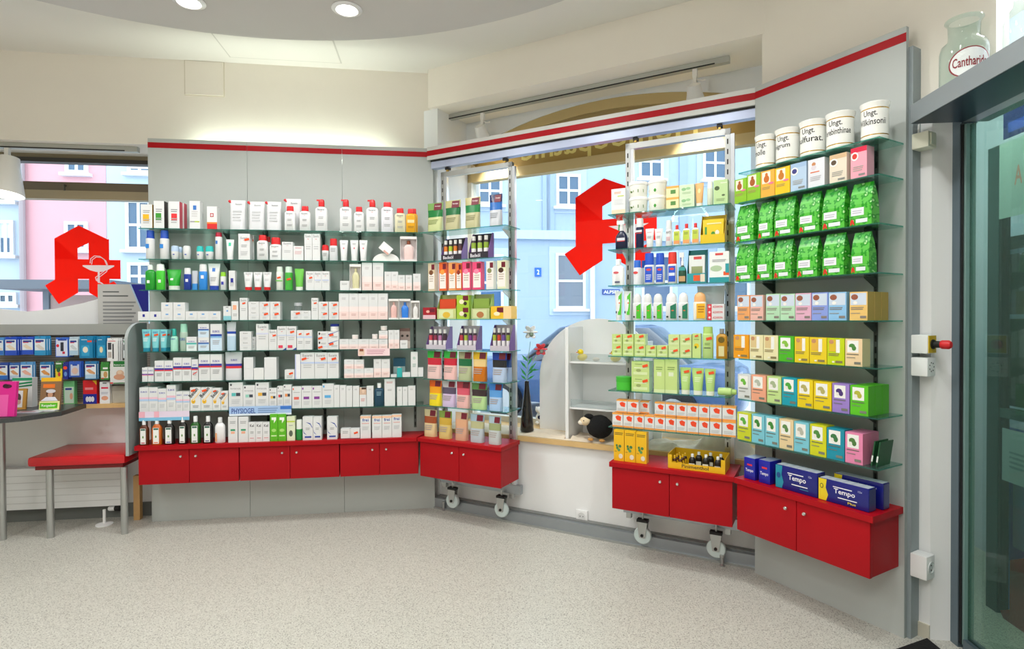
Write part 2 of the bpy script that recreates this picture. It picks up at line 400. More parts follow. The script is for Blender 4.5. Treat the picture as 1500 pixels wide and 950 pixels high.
# ---- rolling rack frames (posts, bars, casters)
def rack(sA, sB, label, hang, zt):
    t = tag(empty('rolling_rack', FM.w(0, 0), FM.t), label, 'shelf rack', 'rolling racks before the display window')
    for s in (sA, sB):
        b = MB(); b.box(s - .014, s + .014, .002, .034, .16, zt, STEEL)
        z = .2
        while z < zt - .05:
            b.box(s - .0035, s + .0035, .001, .0025, z, z + .028, BLACKP); z += .055
        b.build('post', t)
        b = MB(); b.box(s + .0145, s + .034, .004, .03, .2, zt - .03, mat('cfd3d8', .3, .7)); b.build('post_profile', t)
    b = MB(); b.box(sA - .014, sB + .014, .002, .034, zt - .034, zt, STEEL); b.build('top_bar', t)
    b = MB(); b.box(sA - .03, sB + .07, -.0015, .034, .192, .25, ALU); b.build('bottom_bar', t)
    for s in hang:
        b = MB(); b.box(s - .013, s + .013, -.006, .03, zt + .012, 2.404, BLACKP); b.box(s - .006, s + .006, -.003, .022, zt, zt + .012, mat('c9a85a', .3, .8)); b.build('hanger', t)
    for s in (sA + .095, sB - .055):
        c = empty('caster', (s, -.03, .105), 0, t)
        b = MB(); T = Matrix.Rotation(math.pi / 2, 4, 'X')
        b.lathe([(.016, -.013), (.046, -.013), (.05, -.009), (.05, .009), (.046, .013), (.016, .013)], mat('cfdedd', .35, name='pale_nylon'), n=28, T=T)
        b.lathe([(.014, -.016), (.014, .016)], STEEL, n=12, T=T); b.build('wheel', c, loc=(0, 0, -.018))
        b = MB()
        for y in (-.019, .017): b.prism([(-.03, .06), (.03, .06), (.017, -.03), (-.017, -.03)], y, y + .002, STEEL)
        b.box(-.032, .032, -.019, .019, .06, .075, BLACKP); b.lathe([(.006, .075), (.006, .112)], STEEL, n=8); b.build('fork', c)
        b = MB(); b.lathe([(.009, 0), (.009, .005)], BLACKP, n=10, T=Matrix.Translation((0, -.019, -.016)) @ T); b.build('axle_bolt', c)
rack(.082, .622, 'left rolling steel rack full of bath product pouches and boxes', (.122, .585), 2.375)
rack(1.416, 1.972, 'right rolling steel rack with tubs sprays and lime green cartons', (1.462, 1.93), 2.375)
for k, x in ((0, (650, 747)), (1, (1058, 829))):
    p = onz(x[0], x[1], 0)
    b = MB(); b.lathe([(.012, 0), (.014, .008), (.008, .014), (.008, .045), (.013, .05), (.013, .062)], STEEL, n=12); tag(b.build('floor_bolt', loc=(p.x, p.y, 0)), ('small steel floor bolt under the left rolling rack', 'small steel floor bolt under the right rolling rack')[k], 'bolt', 'floor bolts')
# ---- glass shelves with brackets
ZS = {'L': [1.93, 1.735, 1.539, 1.344, 1.147, .955, .762], 'M1': [1.93, 1.733, 1.532, 1.345, 1.143, .945, .764], 'M2': [1.932, 1.734, 1.531, 1.334, 1.135, .941, .735], 'R': None}
rz = [2.07, 1.9225, 1.7269]
for y in (398.5, 469.2, 538.7, 612.0, 686.6):
    rz.append(FR_.bp(1282, y, .19)[1])
ZS['R'] = rz
UF = {'L': FL_, 'M1': FM, 'M2': FM, 'R': FR_}
OF = {'L': .19, 'M1': .2, 'M2': .2, 'R': .19}
RP = {'L': "left wall's", 'M1': "left rack's", 'M2': "right rack's", 'R': "right wall's"}
RN = ['top', 'second', 'third', 'fourth', 'fifth', 'sixth', 'seventh', 'eighth']
GT = .006
def shelf(u, i, s0, s1, brk, ob=.0):
    F = UF[u]; z = ZS[u][i]; d = OF[u]
    t = tag(empty('glass_shelf', F.w(s0, 0, z - GT), F.t), '%s glass shelf from top on the %s' % (RN[i] if i else 'topmost', {'L': 'left grey shelf wall', 'M1': 'left rolling rack', 'M2': 'right rolling rack', 'R': 'right grey tea shelf wall'}[u]) if i else 'topmost glass shelf on the %s' % {'L': 'left grey shelf wall', 'M1': 'left rolling rack', 'M2': 'right rolling rack', 'R': 'right grey tea shelf wall'}[u], 'glass shelf', 'glass shelves')
    w = s1 - s0
    b = MB(); b.box(0, w, -d, -.004, 0, GT, SHELF, front=SHELF_EDGE, side=SHELF_EDGE); b.build('pane', t)
    for s in brk:
        b = MB(); x = s - s0
        b.v += [(x - .003, -.003, -.05), (x - .003, -.003, -.001), (x - .003, -d * .48, -.001), (x - .003, -d * .48, -.007), (x + .003, -.003, -.05), (x + .003, -.003, -.001), (x + .003, -d * .48, -.001), (x + .003, -d * .48, -.007)]
        mm = mat('3d4442', .45, .3) if u in 'LR' else mat('dfe2e2', .4, .2)
        for q in ((0, 1, 2, 3), (7, 6, 5, 4), (0, 4, 5, 1), (1, 5, 6, 2), (2, 6, 7, 3), (3, 7, 4, 0)): b.face(q, mm)
        b.build('bracket', t)
ll = FL_.bp(202.5, 350, .19)[0]
for i in range(7):
    b1 = srow(FL_, (247, 337, 393, 476, 529, 608), 560)
    shelf('L', i, ll, 1.80, b1)
    shelf('M1', i, .058, .70, (.082, .622))
    shelf('M2', i, 1.362, 2.015, (1.416, 1.972))
for i in range(8): shelf('R', i, .047, .712, srow(FR_, (1134, 1283), 560))
# ---- grey curved divider by the bench
sd0 = -.035
b = MB()
pr = [(.0, .50), (.245, .50), (.245, 1.22)] + [(.245 - .16 * (1 - math.cos(a)), 1.22 + .11 * math.sin(a)) for a in [i * math.pi / 2 / 8 for i in range(1, 9)]] + [(.0, 1.33)]
pts0 = [(sd0, -o, z) for o, z in pr]; pts1 = [(sd0 + .018, -o, z) for o, z in pr]; n = len(pr)
b.v += pts0 + pts1; g = mat('8d9594', .4)
b.face(list(reversed(range(n))), g); b.face(range(n, 2 * n), g)
for i in range(n): j = (i + 1) % n; b.face((i, j, n + j, n + i), mat('a4acac', .4))
tag(b.build('divider_panel', **at(FL_)), 'grey divider panel with rounded top between red bench and shelves', 'divider')
# ================================================================ WINDOWS
OLIVE = mat('8f8266', .5, 0, .05, 8, name='olive_brown_frame'); GOLD = mat('c6ae78', .5, 0, .04, 6, name='golden_frame'); BROWNP = mat('b3944a', .55, 0, .04, 6, name='brown_sign_panel')
REDV = glassy('red_vinyl', 'ff2a1a', gloss_rough=.3, diff='ff3420', dfac=.95, refl=.4, tfac=.6)
def apo_sign(b, x0, x1, z0, z1, y0, y1, m):
    """red gothic A emblem, outline in unit coordinates"""
    w, h = x1 - x0, z1 - z0
    U = lambda P: [(x0 + a * w, z0 + c * h) for a, c in P]
    # body made from convex pieces so that the holes stay open
    for P in ([(.13, .31), (.43, .31), (.43, .57), (.13, .83)],                       # left stem lower
              [(.13, .83), (.13, .57), (.43, .57), (.43, .71), (.58, .78), (.85, .82), (.45, 1.0)],  # roof
              [(.43, .57), (.43, .32), (.58, .32), (.58, .57)],
              [(.58, .32), (.85, .32), (.85, .83), (.58, .785)],
              [(.85, .32), (1.0, .32), (1.0, .565), (.85, .565)],
              [(.0, .235), (.13, .31), (.43, .31), (.43, .145), (.175, .0)],
              [(.58, .32), (.58, .145), (.83, .0), (.96, .24), (.91, .29), (.85, .265), (.85, .32)]):
        b.prism(U(P), y0, y1, m)
# ---- left window
w1 = struct(empty('window_1', FL_.w(0, 0), FL_.t))
part(w1, 'window_frame', -2.3, .0, -.5, -.44, 2.515, 2.545, OLIVE)
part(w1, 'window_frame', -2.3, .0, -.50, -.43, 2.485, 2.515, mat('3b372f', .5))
zt0 = FL_.bp(100, 292, -.45)[1]; zt1 = FL_.bp(100, 267, -.45)[1]
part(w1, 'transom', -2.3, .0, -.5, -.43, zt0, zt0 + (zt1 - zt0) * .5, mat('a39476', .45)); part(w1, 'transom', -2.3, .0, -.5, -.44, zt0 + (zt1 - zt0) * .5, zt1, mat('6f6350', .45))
b = MB(); b.tube([(FL_.bp(95, 280, -.42)[0], .43, zt1 - .03), (FL_.bp(97, 280, -.42)[0], .40, zt1 - .03), (FL_.bp(99, 280, -.42)[0], .385, zt1 - .07)], .006, mat('5a544a', .4, .6)); b.build('window_latch', w1)
part(w1, 'pane', -2.3, .0, -.468, -.462, 1.2, zt0, PANE); part(w1, 'pane', -2.3, .0, -.468, -.462, zt1, 2.49, PANE)
part(w1, 'window_sill', -2.3, .0, -.5, -.13, 1.2, 1.24, mat('dfe2e0', .5))
b = MB(); x0 = FL_.bp(66, 418, -.455)[0]; x1 = FL_.bp(176, 380, -.455)[0]; z0 = FL_.bp(86, 445, -.455)[1]; z1 = FL_.bp(117, 330, -.455)[1]
apo_sign(b, x0, x1, z0, z1, .455, .459, REDV)
sg = tag(b.build('pharmacy_sign', **at(FL_)), 'red gothic letter A emblem with snake and bowl on left window', 'sign', 'red emblems on the windows')
# bowl and snake
wv = mat('f3e3e6', .5); w, h = x1 - x0, z1 - z0
b = MB(); X = lambda a: x0 + a * w
Z = lambda c: z0 + c * h
b.prism([(X(.5), Z(.495)), (X(.92), Z(.495)), (X(.92), Z(.48)), (X(.82), Z(.43)), (X(.74), Z(.41)), (X(.68), Z(.41)), (X(.60), Z(.43)), (X(.5), Z(.48))], .452, .4545, wv)
b.prism([(X(.70), Z(.41)), (X(.725), Z(.41)), (X(.725), Z(.27)), (X(.70), Z(.27))], .452, .4545, wv)
sn = [(.60, .52), (.61, .58), (.66, .615), (.73, .61), (.79, .57), (.82, .50), (.80, .43), (.73, .38), (.67, .34), (.68, .30), (.75, .27), (.78, .245)]
for k in (0, .02):
    for i in range(len(sn) - 1):
        a, c = sn[i], sn[i + 1]; a = (a[0] + k, a[1] - k * .8); c = (c[0] + k, c[1] - k * .8)
        dx, dz = (c[0] - a[0]) * w, (c[1] - a[1]) * h; l = math.hypot(dx, dz); nx, nz = -dz / l * .0022, dx / l * .0022
        b.prism([(X(a[0]) + nx, Z(a[1]) + nz), (X(a[0]) - nx, Z(a[1]) - nz), (X(c[0]) - nx, Z(c[1]) - nz), (X(c[0]) + nx, Z(c[1]) + nz)], .451, .4535, wv)
b.build('bowl_and_snake', sg)
# white curved display board behind the rail, notice card with text
b = MB(); pts = []
for px, py in ((-160, 440), (-60, 444), (0, 452), (40, 456), (80, 452), (120, 444), (150, 436), (185, 426), (217, 420)): pts.append(FL_.bp(px, py, -.3))
pol = [(pts[0][0], 1.245)] + [(pts[-1][0], 1.245)] + list(reversed(pts)); b.prism(pol, .30, .308, mat('e6e8ea', .6))
tag(b.build('display_board', **at(FL_)), 'low white board with curved top edge standing in left window', 'display board')
b = MB(); a0, zz1 = FL_.bp(143, 416, -.25); a1, _ = FL_.bp(217, 416, -.25); zz0 = 1.2415
b.box(a0, a1, .25, .254, zz0, zz1, mat('c4c4c2', .6)); ww, hh = a1 - a0, zz1 - zz0
b.art([('p', [(.66, 1), (1, 1), (1, .28), (.95, .3)], '10188c'), ('p', [(.63, 1), (.66, 1), (.95, .3), (.92, .3)], 'a8c4e0'), ('l', .1, .84, .42, 1, .05, '55585a'), ('l', .1, .76, .6, 1, .05, '55585a'), ('l', .1, .63, .75, 9, .07, '8c8e90')], ww, hh, .25, (a0 + a1) / 2, zz0)
tag(b.build('notice_card', **at(FL_)), 'grey notice card with printed lines and blue corner in left window', 'card')
# rail, pegboard, ledge
fbx = fbox(FL_, 'shelf_rail', -2.3, -.037, -.19, -.09, 1.25, 1.322, mat('a2a4a0', .45)); tag(fbx, 'grey horizontal rail above the hanging plaster packets', 'rail')
b = MB(); b.box(-2.3, -.037, .131, .15, .80, 1.249, mat('98938c', .6, .2))
for k in range(28): b.box(-2.3, -.037, .129, .1312, .815 + k * .0155, .822 + k * .0155, mat('7d7872', .6, .2))
tag(b.build('slat_back_panel', **at(FL_)), 'grey ribbed back panel holding the hanging plaster packets', 'back panel')
fbx = fbox(FL_, 'ledge_board', -2.3, -.037, -.129, -.04, .763, .79, woodm); tag(fbx, 'pale wooden ledge under the hanging plaster packets', 'ledge')
# ---- display window
w2 = struct(empty('window_2', FM.w(0, 0), FM.t))
ZT0, ZT1 = 2.40, 2.47
b = MB()
for i in range(24):
    (xa, za), (xb, zb) = arc[i], arc[i + 1]
    b.prism([(xa, za - .07), (xb, zb - .07), (xb, zb), (xa, za)], .45, .52, GOLD)
    b.prism([(xa, za - .1), (xb, zb - .1), (xb, zb - .07), (xa, za - .07)], .47, .52, mat('a08a58', .5))
b.build('arched_head', w2)
b = MB()
for i in range(24):
    (xa, za), (xb, zb) = arc[i], arc[i + 1]
    b.prism([(xa, ZT1), (xb, ZT1), (xb, zb - .1), (xa, za - .1)], .505, .515, BROWNP)
fan = b.build('fanlight_panel', w2)
b = MB()
lx0 = FM.bp(763, 230, -.5)[0]
b.text('Homöopathie', lx0, 2.475, lx0 + 1.28, 2.675, .503, mat('f4e48c', .6), mirror=True); b.build('lettering', fan)
part(w2, 'transom', .0, 2.2, -.52, -.45, ZT0, ZT1, GOLD)
part(w2, 'window_frame', .0, .035, -.52, -.45, .568, ZT1 + .2, mat('d5d0c0', .5)); part(w2, 'window_frame', 2.165, 2.2, -.52, -.45, .568, ZT1 + .2, mat('d5d0c0', .5))
part(w2, 'window_frame', .035, 2.165, -.52, -.456, .568, .61, mat('d5d0c0', .5))
part(w2, 'pane', .035, 2.165, -.488, -.482, .61, ZT0, PANE)
q = -.478
xr = FM.bp(827, 372, q)[0]; zr0 = FM.bp(848, 403, q)[1]; zr1 = FM.bp(877, 262, q)[1]; hA = zr1 - zr0
sl = FM.bp(842, 330, q)[0]; wA = (sl - xr) / .13
b = MB(); apo_sign(b, xr, xr + hA * 1.0, zr0, zr1, .476, .48, REDV)
s2 = tag(b.build('pharmacy_sign', **at(FM)), 'red gothic letter A emblem partly behind the right rolling rack', 'sign', 'red emblems on the windows')
b = MB()
b.prism([(xr + hA * .5, zr0 + hA * .495), (xr + hA * .92, zr0 + hA * .495), (xr + hA * .74, zr0 + hA * .41), (xr + hA * .68, zr0 + hA * .41)], .473, .4755, wv)
for i in range(len(sn) - 1):
    a, c = sn[i], sn[i + 1]; P = lambda p: (xr + hA * p[0], zr0 + hA * p[1])
    (ax, az), (cx, cz) = P(a), P(c); l = math.hypot(cx - ax, cz - az); nx, nz = -(cz - az) / l * .006, (cx - ax) / l * .006
    b.prism([(ax + nx, az + nz), (ax - nx, az - nz), (cx - nx, cz - nz), (cx + nx, cz + nz)], .473, .4755, wv)
b.build('bowl_and_snake', s2)
# ================================================================ OUTSIDE: street and houses
b = MB(); b.box(-40, 40, 0.7, 40, -.32, -.2, mat('c4c6ca', .9, 0, .08, 2)); struct(b.build('ground_street', loc=FL_.w(0, 0), rot=FL_.t))
OB = -10.0
def house(px0, px1, wallhex, label, ztop=9.0):
    s0 = FL_.bp(px0, 400, OB)[0]; s1 = FL_.bp(px1, 400, OB)[0]
    t = tag(empty('town_house', FL_.w(s0, OB, -.2), FL_.t), label, 'house', 'houses across the street')
    b = MB(); b.box(.004, s1 - s0 - .004, 0, 4, 0, ztop, mat(wallhex, .9, 0, .03, 1.5)); b.build('wall', t)
    t['s0'] = 0; del t['s0']
    return t, s0
def hwin(h, x0, y0, x1, y1, mull=1, bars=1, frame='d4d8dc', glass='4a6680', surround=None, curtain=False):
    t, s0 = h; a0, z1 = FL_.bp(x0, y0, OB + .05); a1, z0 = FL_.bp(x1, y1, OB + .05)
    a0 -= s0; a1 -= s0; z0 += .2; z1 += .2; w, hh = a1 - a0, z1 - z0; fr = mat(frame, .7)
    b = MB(); f = .07
    b.box(a0, a1, -.06, .02, z0, z0 + f, fr); b.box(a0, a1, -.06, .02, z1 - f, z1, fr); b.box(a0, a0 + f, -.06, .02, z0 + f, z1 - f, fr); b.box(a1 - f, a1, -.06, .02, z0 + f, z1 - f, fr)
    for i in range(1, mull + 1): x = a0 + w * i / (mull + 1); b.box(x - .03, x + .03, -.05, .02, z0 + f, z1 - f, fr)
    for i in range(1, bars + 1): z = z0 + hh * i / (bars + 1); b.box(a0 + f, a1 - f, -.045, .02, z - .03, z + .03, fr)
    b.box(a0 - .08, a1 + .08, -.14, .0, z0 - .07, z0, fr)
    if surround: b.box(a0 - .16, a1 + .16, -.02, .0, z0 - .16, z1 + .16, mat(surround, .8))
    o = b.build('window', t)
    b = MB(); b.box(a0 + f, a1 - f, -.03, -.025, z0 + f, z1 - f, mat(glass, .15)); 
    if curtain: b.box(a0 + f, a1 - f, -.034, -.03, z0 + hh * .5, z1 - f, mat('c9d6e6', .8))
    b.build('pane', o)
h0 = house(-260, 36, 'aebccc', 'pale blue house at the far left beyond the left window')
hwin(h0, -5, 322, 20, 374, 1, 0, curtain=True); hwin(h0, -5, 278, 20, 295, 1, 0); hwin(h0, -5, 428, 24, 446, 1, 0, glass='3d5568')
h1 = house(36, 157, 'd2a0a8', 'pink house beyond the left window with small white windows')
for r in ((95, 230, 128, 254), (94, 324, 128, 366)): hwin(h1, *r, 1, 0, frame='d8dce4')
h2 = house(157, 500, 'b2c3d2', 'pale grey blue house right of the pink house')
for r in ((186, 236, 222, 254), (183, 292, 222, 366), (186, 384, 222, 424)): hwin(h2, *r, 1, 1)
h3 = house(500, 1400, '9fb2c8', 'long light blue house seen through the display window')
for r in ((699, 258, 736, 300), (815, 254, 851, 303), (936, 210, 972, 262), (1030, 212, 1066, 264)): hwin(h3, *r, 1, 1, surround='aabbd0')
hwin(h3, 814, 370, 858, 452, 0, 1, surround='b4c6d8', glass='6c7684'); hwin(h3, 940, 372, 985, 452, 0, 1, surround='b4c6d8', glass='4c6484'); hwin(h3, 700, 372, 738, 455, 0, 1, surround='b4c6d8', glass='3f628e'); hwin(h3, 1060, 372, 1098, 452, 0, 1, surround='b4c6d8')
t, s0 = h3
b = MB(); z = FL_.bp(800, 344, OB)[1] + .2; b.box(0, 26, -.12, .0, z - .12, z + .1, mat('b4c8dc', .8)); b.build('cornice', t)
for px in (806, 800, 1000): a = FL_.bp(px, 300, OB)[0] - s0; b = MB(); b.box(a - .1, a + .1, -.04, 0, z + .1, 8.8, mat('94a8c0', .8)); b.build('pilaster_strip', t)
a = FL_.bp(866, 400, OB)[0] - s0; b = MB(); b.tube([(a, -.12, .1), (a, -.12, 3.6)], .06, mat('e8eef4', .5)); b.build('downpipe', t)
a, z = FL_.bp(788, 399, OB); b = MB(); b.box(a - s0 - .08, a - s0 + .08, -.03, 0, z + .1, z + .32, mat('1f62c4', .5)); b.text('2', a - s0 - .03, z + .15, a - s0 + .03, z + .27, -.032, mat('f0f4f8', .5)); b.build('house_number', t)
a, z = FL_.bp(891, 428, OB); b = MB(); b.box(a - s0 - .16, a - s0 + .3, -.03, 0, z + .14, z + .28, mat('2b4a92', .5)); b.text('ALPSEE', a - s0 - .13, z + .17, a - s0 + .27, z + .25, -.032, mat('f0f4f8', .5)); b.build('street_sign', t)
t, s0 = h1; a = FL_.bp(37, 300, OB)[0] - s0; b = MB(); b.tube([(a, -.1, .1), (a, -.1, 8.5)], .06, mat('9a8f94', .5)); b.build('downpipe', t)
# bus shelter
t = tag(empty('bus_shelter', FL_.w(0, -7.0, -.2), FL_.t), 'dark grey bus shelter roof beyond the left window emblem', 'shelter'); a0, zz = FL_.bp(22, 414, -7); a1, _ = FL_.bp(190, 414, -7)
b = MB(); b.box(a0, a1, -.6, .6, zz + .07, zz + .22, mat('5b626c', .6)); b.build('roof', t)
for a in (a0 + .3, a1 - .2): b = MB(); b.box(a - .05, a + .05, .3, .4, 0, zz + .07, mat('6b7480', .6)); b.build('post', t)
b = MB(); b.box(a0 + .36, a1 - .26, .33, .36, .2, zz, mat('a98d88', .5)); b.build('back_wall', t)
# parked car
def car():
    c = FM.w(-.6, -5.2, -.2)
    t = tag(empty('parked_car', c, FM.t), 'dark blue parked car seen behind the poppy vase', 'car')
    bl = mat('2c4f7c', .25, .3, coat=.6)
    b = MB(); b.loft([(.28, 2.1, .78, 5), (.55, 2.15, .84, 5), (.82, 2.1, .82, 5), (.9, 2.0, .78, 4)], bl, n=32); b.build('body', t)
    b = MB(); b.loft([(.88, 1.35, .76, 4, .1, 0), (1.15, 1.05, .68, 4, .12, 0), (1.4, .75, .56, 4, .15, 0), (1.44, .6, .45, 4, .15, 0)], mat('1e2f42', .1, coat=.5), n=32, mf=lambda k, i, n: bl if k == 2 else None); b.build('cabin', t)
    for x in (-1.3, 1.3):
        for y in (-.8, .8):
            b = MB(); T = Matrix.Translation((x, y, .31)) @ Matrix.Rotation(math.pi / 2, 4, 'X'); b.lathe([(.18, -.1), (.3, -.1), (.31, 0), (.3, .1), (.18, .1)], BLACKP, n=24, T=T); b.lathe([(.17, -.09), (.17, .105)], STEEL, n=16, T=T); b.build('wheel', t)
    b = MB(); b.tube([(-.9, -.76, .95), (-.6, -.9, 1.1), (-.5, -.92, 1.16)], .02, BLACKP); b.build('mirror', t)
    b = MB(); b.tube([(-1.1, -.3, .98), (-.95, .2, 1.1)], .012, BLACKP); b.build('wiper', t)
car()
# tree top at the right
def tree():
    a, z = FL_.bp(1085, 262, -7.5); p = FL_.w(a + 1.2, -7.5, -.2)
    t = tag(empty('street_tree', p), 'green leafy tree crown beyond the display window top right', 'tree')
    b = MB(); b.tube([(0, 0, 0), (.05, 0, 1.5), (-.05, .05, 3)], .1, mat('5d4c3c', .9), rs=[.13, .1, .07]); b.build('trunk', t)
    b = MB(); rnd = random.Random(3); gm = [mat('3c6a3a', .7), mat('5f8c55', .7), mat('88ab78', .7)]
    for i in range(900):
        th, ph = rnd.uniform(0, 6.283), math.acos(rnd.uniform(-1, 1)); r = 1.25 * rnd.uniform(.55, 1)
        c = Vector((r * math.sin(ph) * math.cos(th), r * math.sin(ph) * math.sin(th), 3.3 + .85 * r * math.cos(ph)))
        u = Vector((rnd.gauss(0, 1), rnd.gauss(0, 1), rnd.gauss(0, 1))).normalized(); v = u.orthogonal().normalized(); q = .11
        b.poly([c - u * q, c + v * q * .45, c + u * q, c - v * q * .45], gm[i % 3])
    o = b.build('foliage', t); o['kind'] = 'stuff'
tree()
# ================================================================ LAMPS
WARM = (1, .995, .975)
LENS = emit('fffaf0', 14, 'lamp_lens')
def downlight(x, y, z, label):
    t = tag(empty('downlight', (x, y, z)), label, 'ceiling light', 'recessed downlights in the round ceiling')
    b = MB(); b.lathe([(.052, -.001), (.078, -.001), (.080, -.006), (.074, -.011), (.058, -.013), (.052, -.004)], mat('e9e9ea', .3, .3), n=28, cap=False); b.build('trim_ring', t)
    b = MB(); b.lathe([(.05, -.004), (.035, -.0065), (.0, -.007)], LENS, n=24, cap=False); b.build('lens', t)
    l = bpy.data.lights.new('downlight_lamp', 'SPOT'); l.energy = DOWNLIGHT_W; l.color = WARM; l.shadow_soft_size = .06; l.spot_size = math.radians(150); l.spot_blend = .6
    o = bpy.data.objects.new('lamp', l); COL.objects.link(o); o.parent = t; o.location = (0, 0, -.03)
for k in range(16):
    a = math.radians(84.4 + 22.9 - 22.5 * k - .4)
    lab = ('recessed round downlight at the top left of the ceiling', 'recessed round downlight with silver ring near the top centre of ceiling')[k] if k < 2 else '%s recessed downlight counted clockwise round the ceiling disc behind the camera' % ORD[k - 2]
    downlight(DC[0] + 2.05 * math.cos(a), DC[1] + 2.05 * math.sin(a), DZ, lab)
t = tag(empty('added_fill_globe', (DC[0], DC[1], DZ)), 'added opal fill globe, out of view, under the ceiling disc centre', 'fill light')  # invented globe out of view, added to brighten ceiling and upper walls
b = MB(); b.lathe([(.06, 0), (.06, -.02), (.01, -.025), (.01, -.3)], STEEL, n=16); b.build('rod', t)
b = MB(); b.sphere((0, 0, -.48), .2, emit('fffaf2', 6, 'fill_globe_glow'), seg=32, rings=20); b.build('globe', t)
l = bpy.data.lights.new('added_fill_point', 'POINT'); l.energy = 140; l.color = WARM; l.shadow_soft_size = .22; o = bpy.data.objects.new('lamp', l); COL.objects.link(o); o.parent = t; o.location = (0, 0, -.48)
# tube lamp lighting the wall above the left panels
t = tag(empty('tube_lamp', FL_.w(.25, -.07, 2.46), FL_.t), 'hidden tube lamp glowing on the wall above the left panels', 'lamp')
b = MB(); T = Matrix.Rotation(math.pi / 2, 4, 'Y'); b.lathe([(.013, .02), (.013, 1.28)], emit('f4fff2', 34, 'tube_glow'), n=12, T=T); b.build('tube', t)
b = MB(); b.box(0, .02, -.018, .018, -.03, .018, WHITEW); b.box(1.28, 1.3, -.018, .018, -.03, .018, WHITEW); b.box(0, 1.3, -.015, .015, -.045, -.03, WHITEW); b.build('holder', t)
# track lights
def track(F, s0, s1, o, z, label):
    b = MB(); b.box(s0, s1, -o - .018, -o + .018, z - .035, z, mat('b9bbb4', .4, .3)); b.box(s0 + .005, s1 - .08, -o - .019, -o - .0175, z - .034, z - .026, BLACKP); return tag(b.build('light_track', **at(F)), label, 'light track')
def spot(F, s, o, z, tilt, yaw, power, label, sc=1.0):
    t = tag(empty('track_spotlight', F.w(s, o, z), F.t), label, 'spotlight', 'white track spotlights')
    wm_ = mat('eceae4', .4)
    b = MB(); b.box(-.013, .013, -.012, .012, -.05, 0, wm_); b.box(-.01, .01, -.014, .014, -.16, -.05, wm_); b.tube([(.01, 0, -.06), (.04, -.005, -.075), (.06, 0, -.07)], .005, wm_); b.build('bracket', t)
    T = Matrix.Translation((0, -.0, -.16)) @ Matrix.Rotation(yaw, 4, 'Z') @ Matrix.Rotation(tilt, 4, 'X') @ Matrix.Scale(sc, 4)
    b = MB(); b.lathe([(.02, .075), (.038, .07), (.045, .02), (.075, -.11), (.072, -.11), (.042, .02), (.03, .06)], wm_, n=24, T=T, cap=False); b.lathe([(.02, .075), (.0, .076)], wm_, n=24, T=T, cap=False); b.build('shade', t)
    b = MB(); b.lathe([(.0, -.06), (.055, -.06)], LENS, n=20, T=T, cap=False); b.build('lens', t)
    l = bpy.data.lights.new('spot_lamp', 'SPOT'); l.energy = power; l.color = WARM; l.shadow_soft_size = .04; l.spot_size = math.radians(80); l.spot_blend = .5
    o = bpy.data.objects.new('lamp', l); COL.objects.link(o); o.parent = t; o.matrix_local = T @ Matrix.Translation((0, 0, -.07))
sa = FM.bp(657, 175, -.22)[0]; sb = FM.bp(1069, 88, -.22)[0]
track(FM, sa, sb, -.22, 2.854, 'long grey light track above the display window')
spot(FM, FM.bp(707, 165, -.22)[0], -.22, 2.819, math.radians(35), 0, 26, 'white spotlight at the left end of the display window track')
spot(FM, FM.bp(1018, 105, -.22)[0], -.22, 2.819, math.radians(35), 0, 26, 'white spotlight at the right end of the display window track')
track(FL_, -1.6, FL_.bp(203, 217, -.2)[0], -.2, 2.544, 'grey light track above the left window')
spot(FL_, FL_.bp(6, 222, -.17)[0], -.2, 2.509, math.radians(-9), math.radians(-10), 10, 'white cone spotlight hanging over the left window', 1.45)
# ceiling track piece near the top right
pa = onz(1118, -20, CZ - .04); pb = onz(1138, 5, CZ - .04)
b = MB(); b.box(-.5, .0, -.02, .02, -.035, 0, mat('6f6b63', .5)); d = pa - pb
tag(b.build('ceiling_track', loc=(pb.x, pb.y, CZ), rot=math.atan2(-d.y, -d.x)), 'end of dark ceiling light track at the upper right', 'light track')
# ================================================================ PRODUCTS
PENDING = []      # (object, look, category, unit, row, left position)
STK = None
def sticker(parent, x, y, z, ang=.25, w=.026, h=.013):
    global STK
    if STK is None:
        b = MB(); b.box(-.5, .5, -.0004, 0, -.5, .5, mat('f0521c', .5)); o = b.build('price_sticker'); STK = o.data; bpy.data.objects.remove(o)
    o = bpy.data.objects.new('price_sticker', STK); COL.objects.link(o); o.parent = parent; o.location = (x, y, z); o.rotation_euler = (0, -ang, 0); o.scale = (w, 1, h)
    o['label'] = 'orange price sticker'
    return o
def carton(w, h, d, base='e3e5e6', side=None, top=None, arts=(), st=None, side2=None, **k):
    b = MB(); m = mat(base, .42)
    sm = mat(side, .42) if side else m
    b.box(-w / 2, w / 2, 0, d, 0, h, m, side=sm, top=mat(top, .42) if top else None)
    # tuck flap seam on the lid
    b.box(-w / 2 + .0015, w / 2 - .0015, .0012, d * .5, h, h + .0003, mat(top, .42) if top else m)
    b.art(arts, w, h)
    o = b.build('carton')
    if st: sticker(o, (st[0] - .5) * w, -.0022, st[1] * h, st[2] if len(st) > 2 else .3, min(w * .42, .03), min(w * .2, .014))
    return o
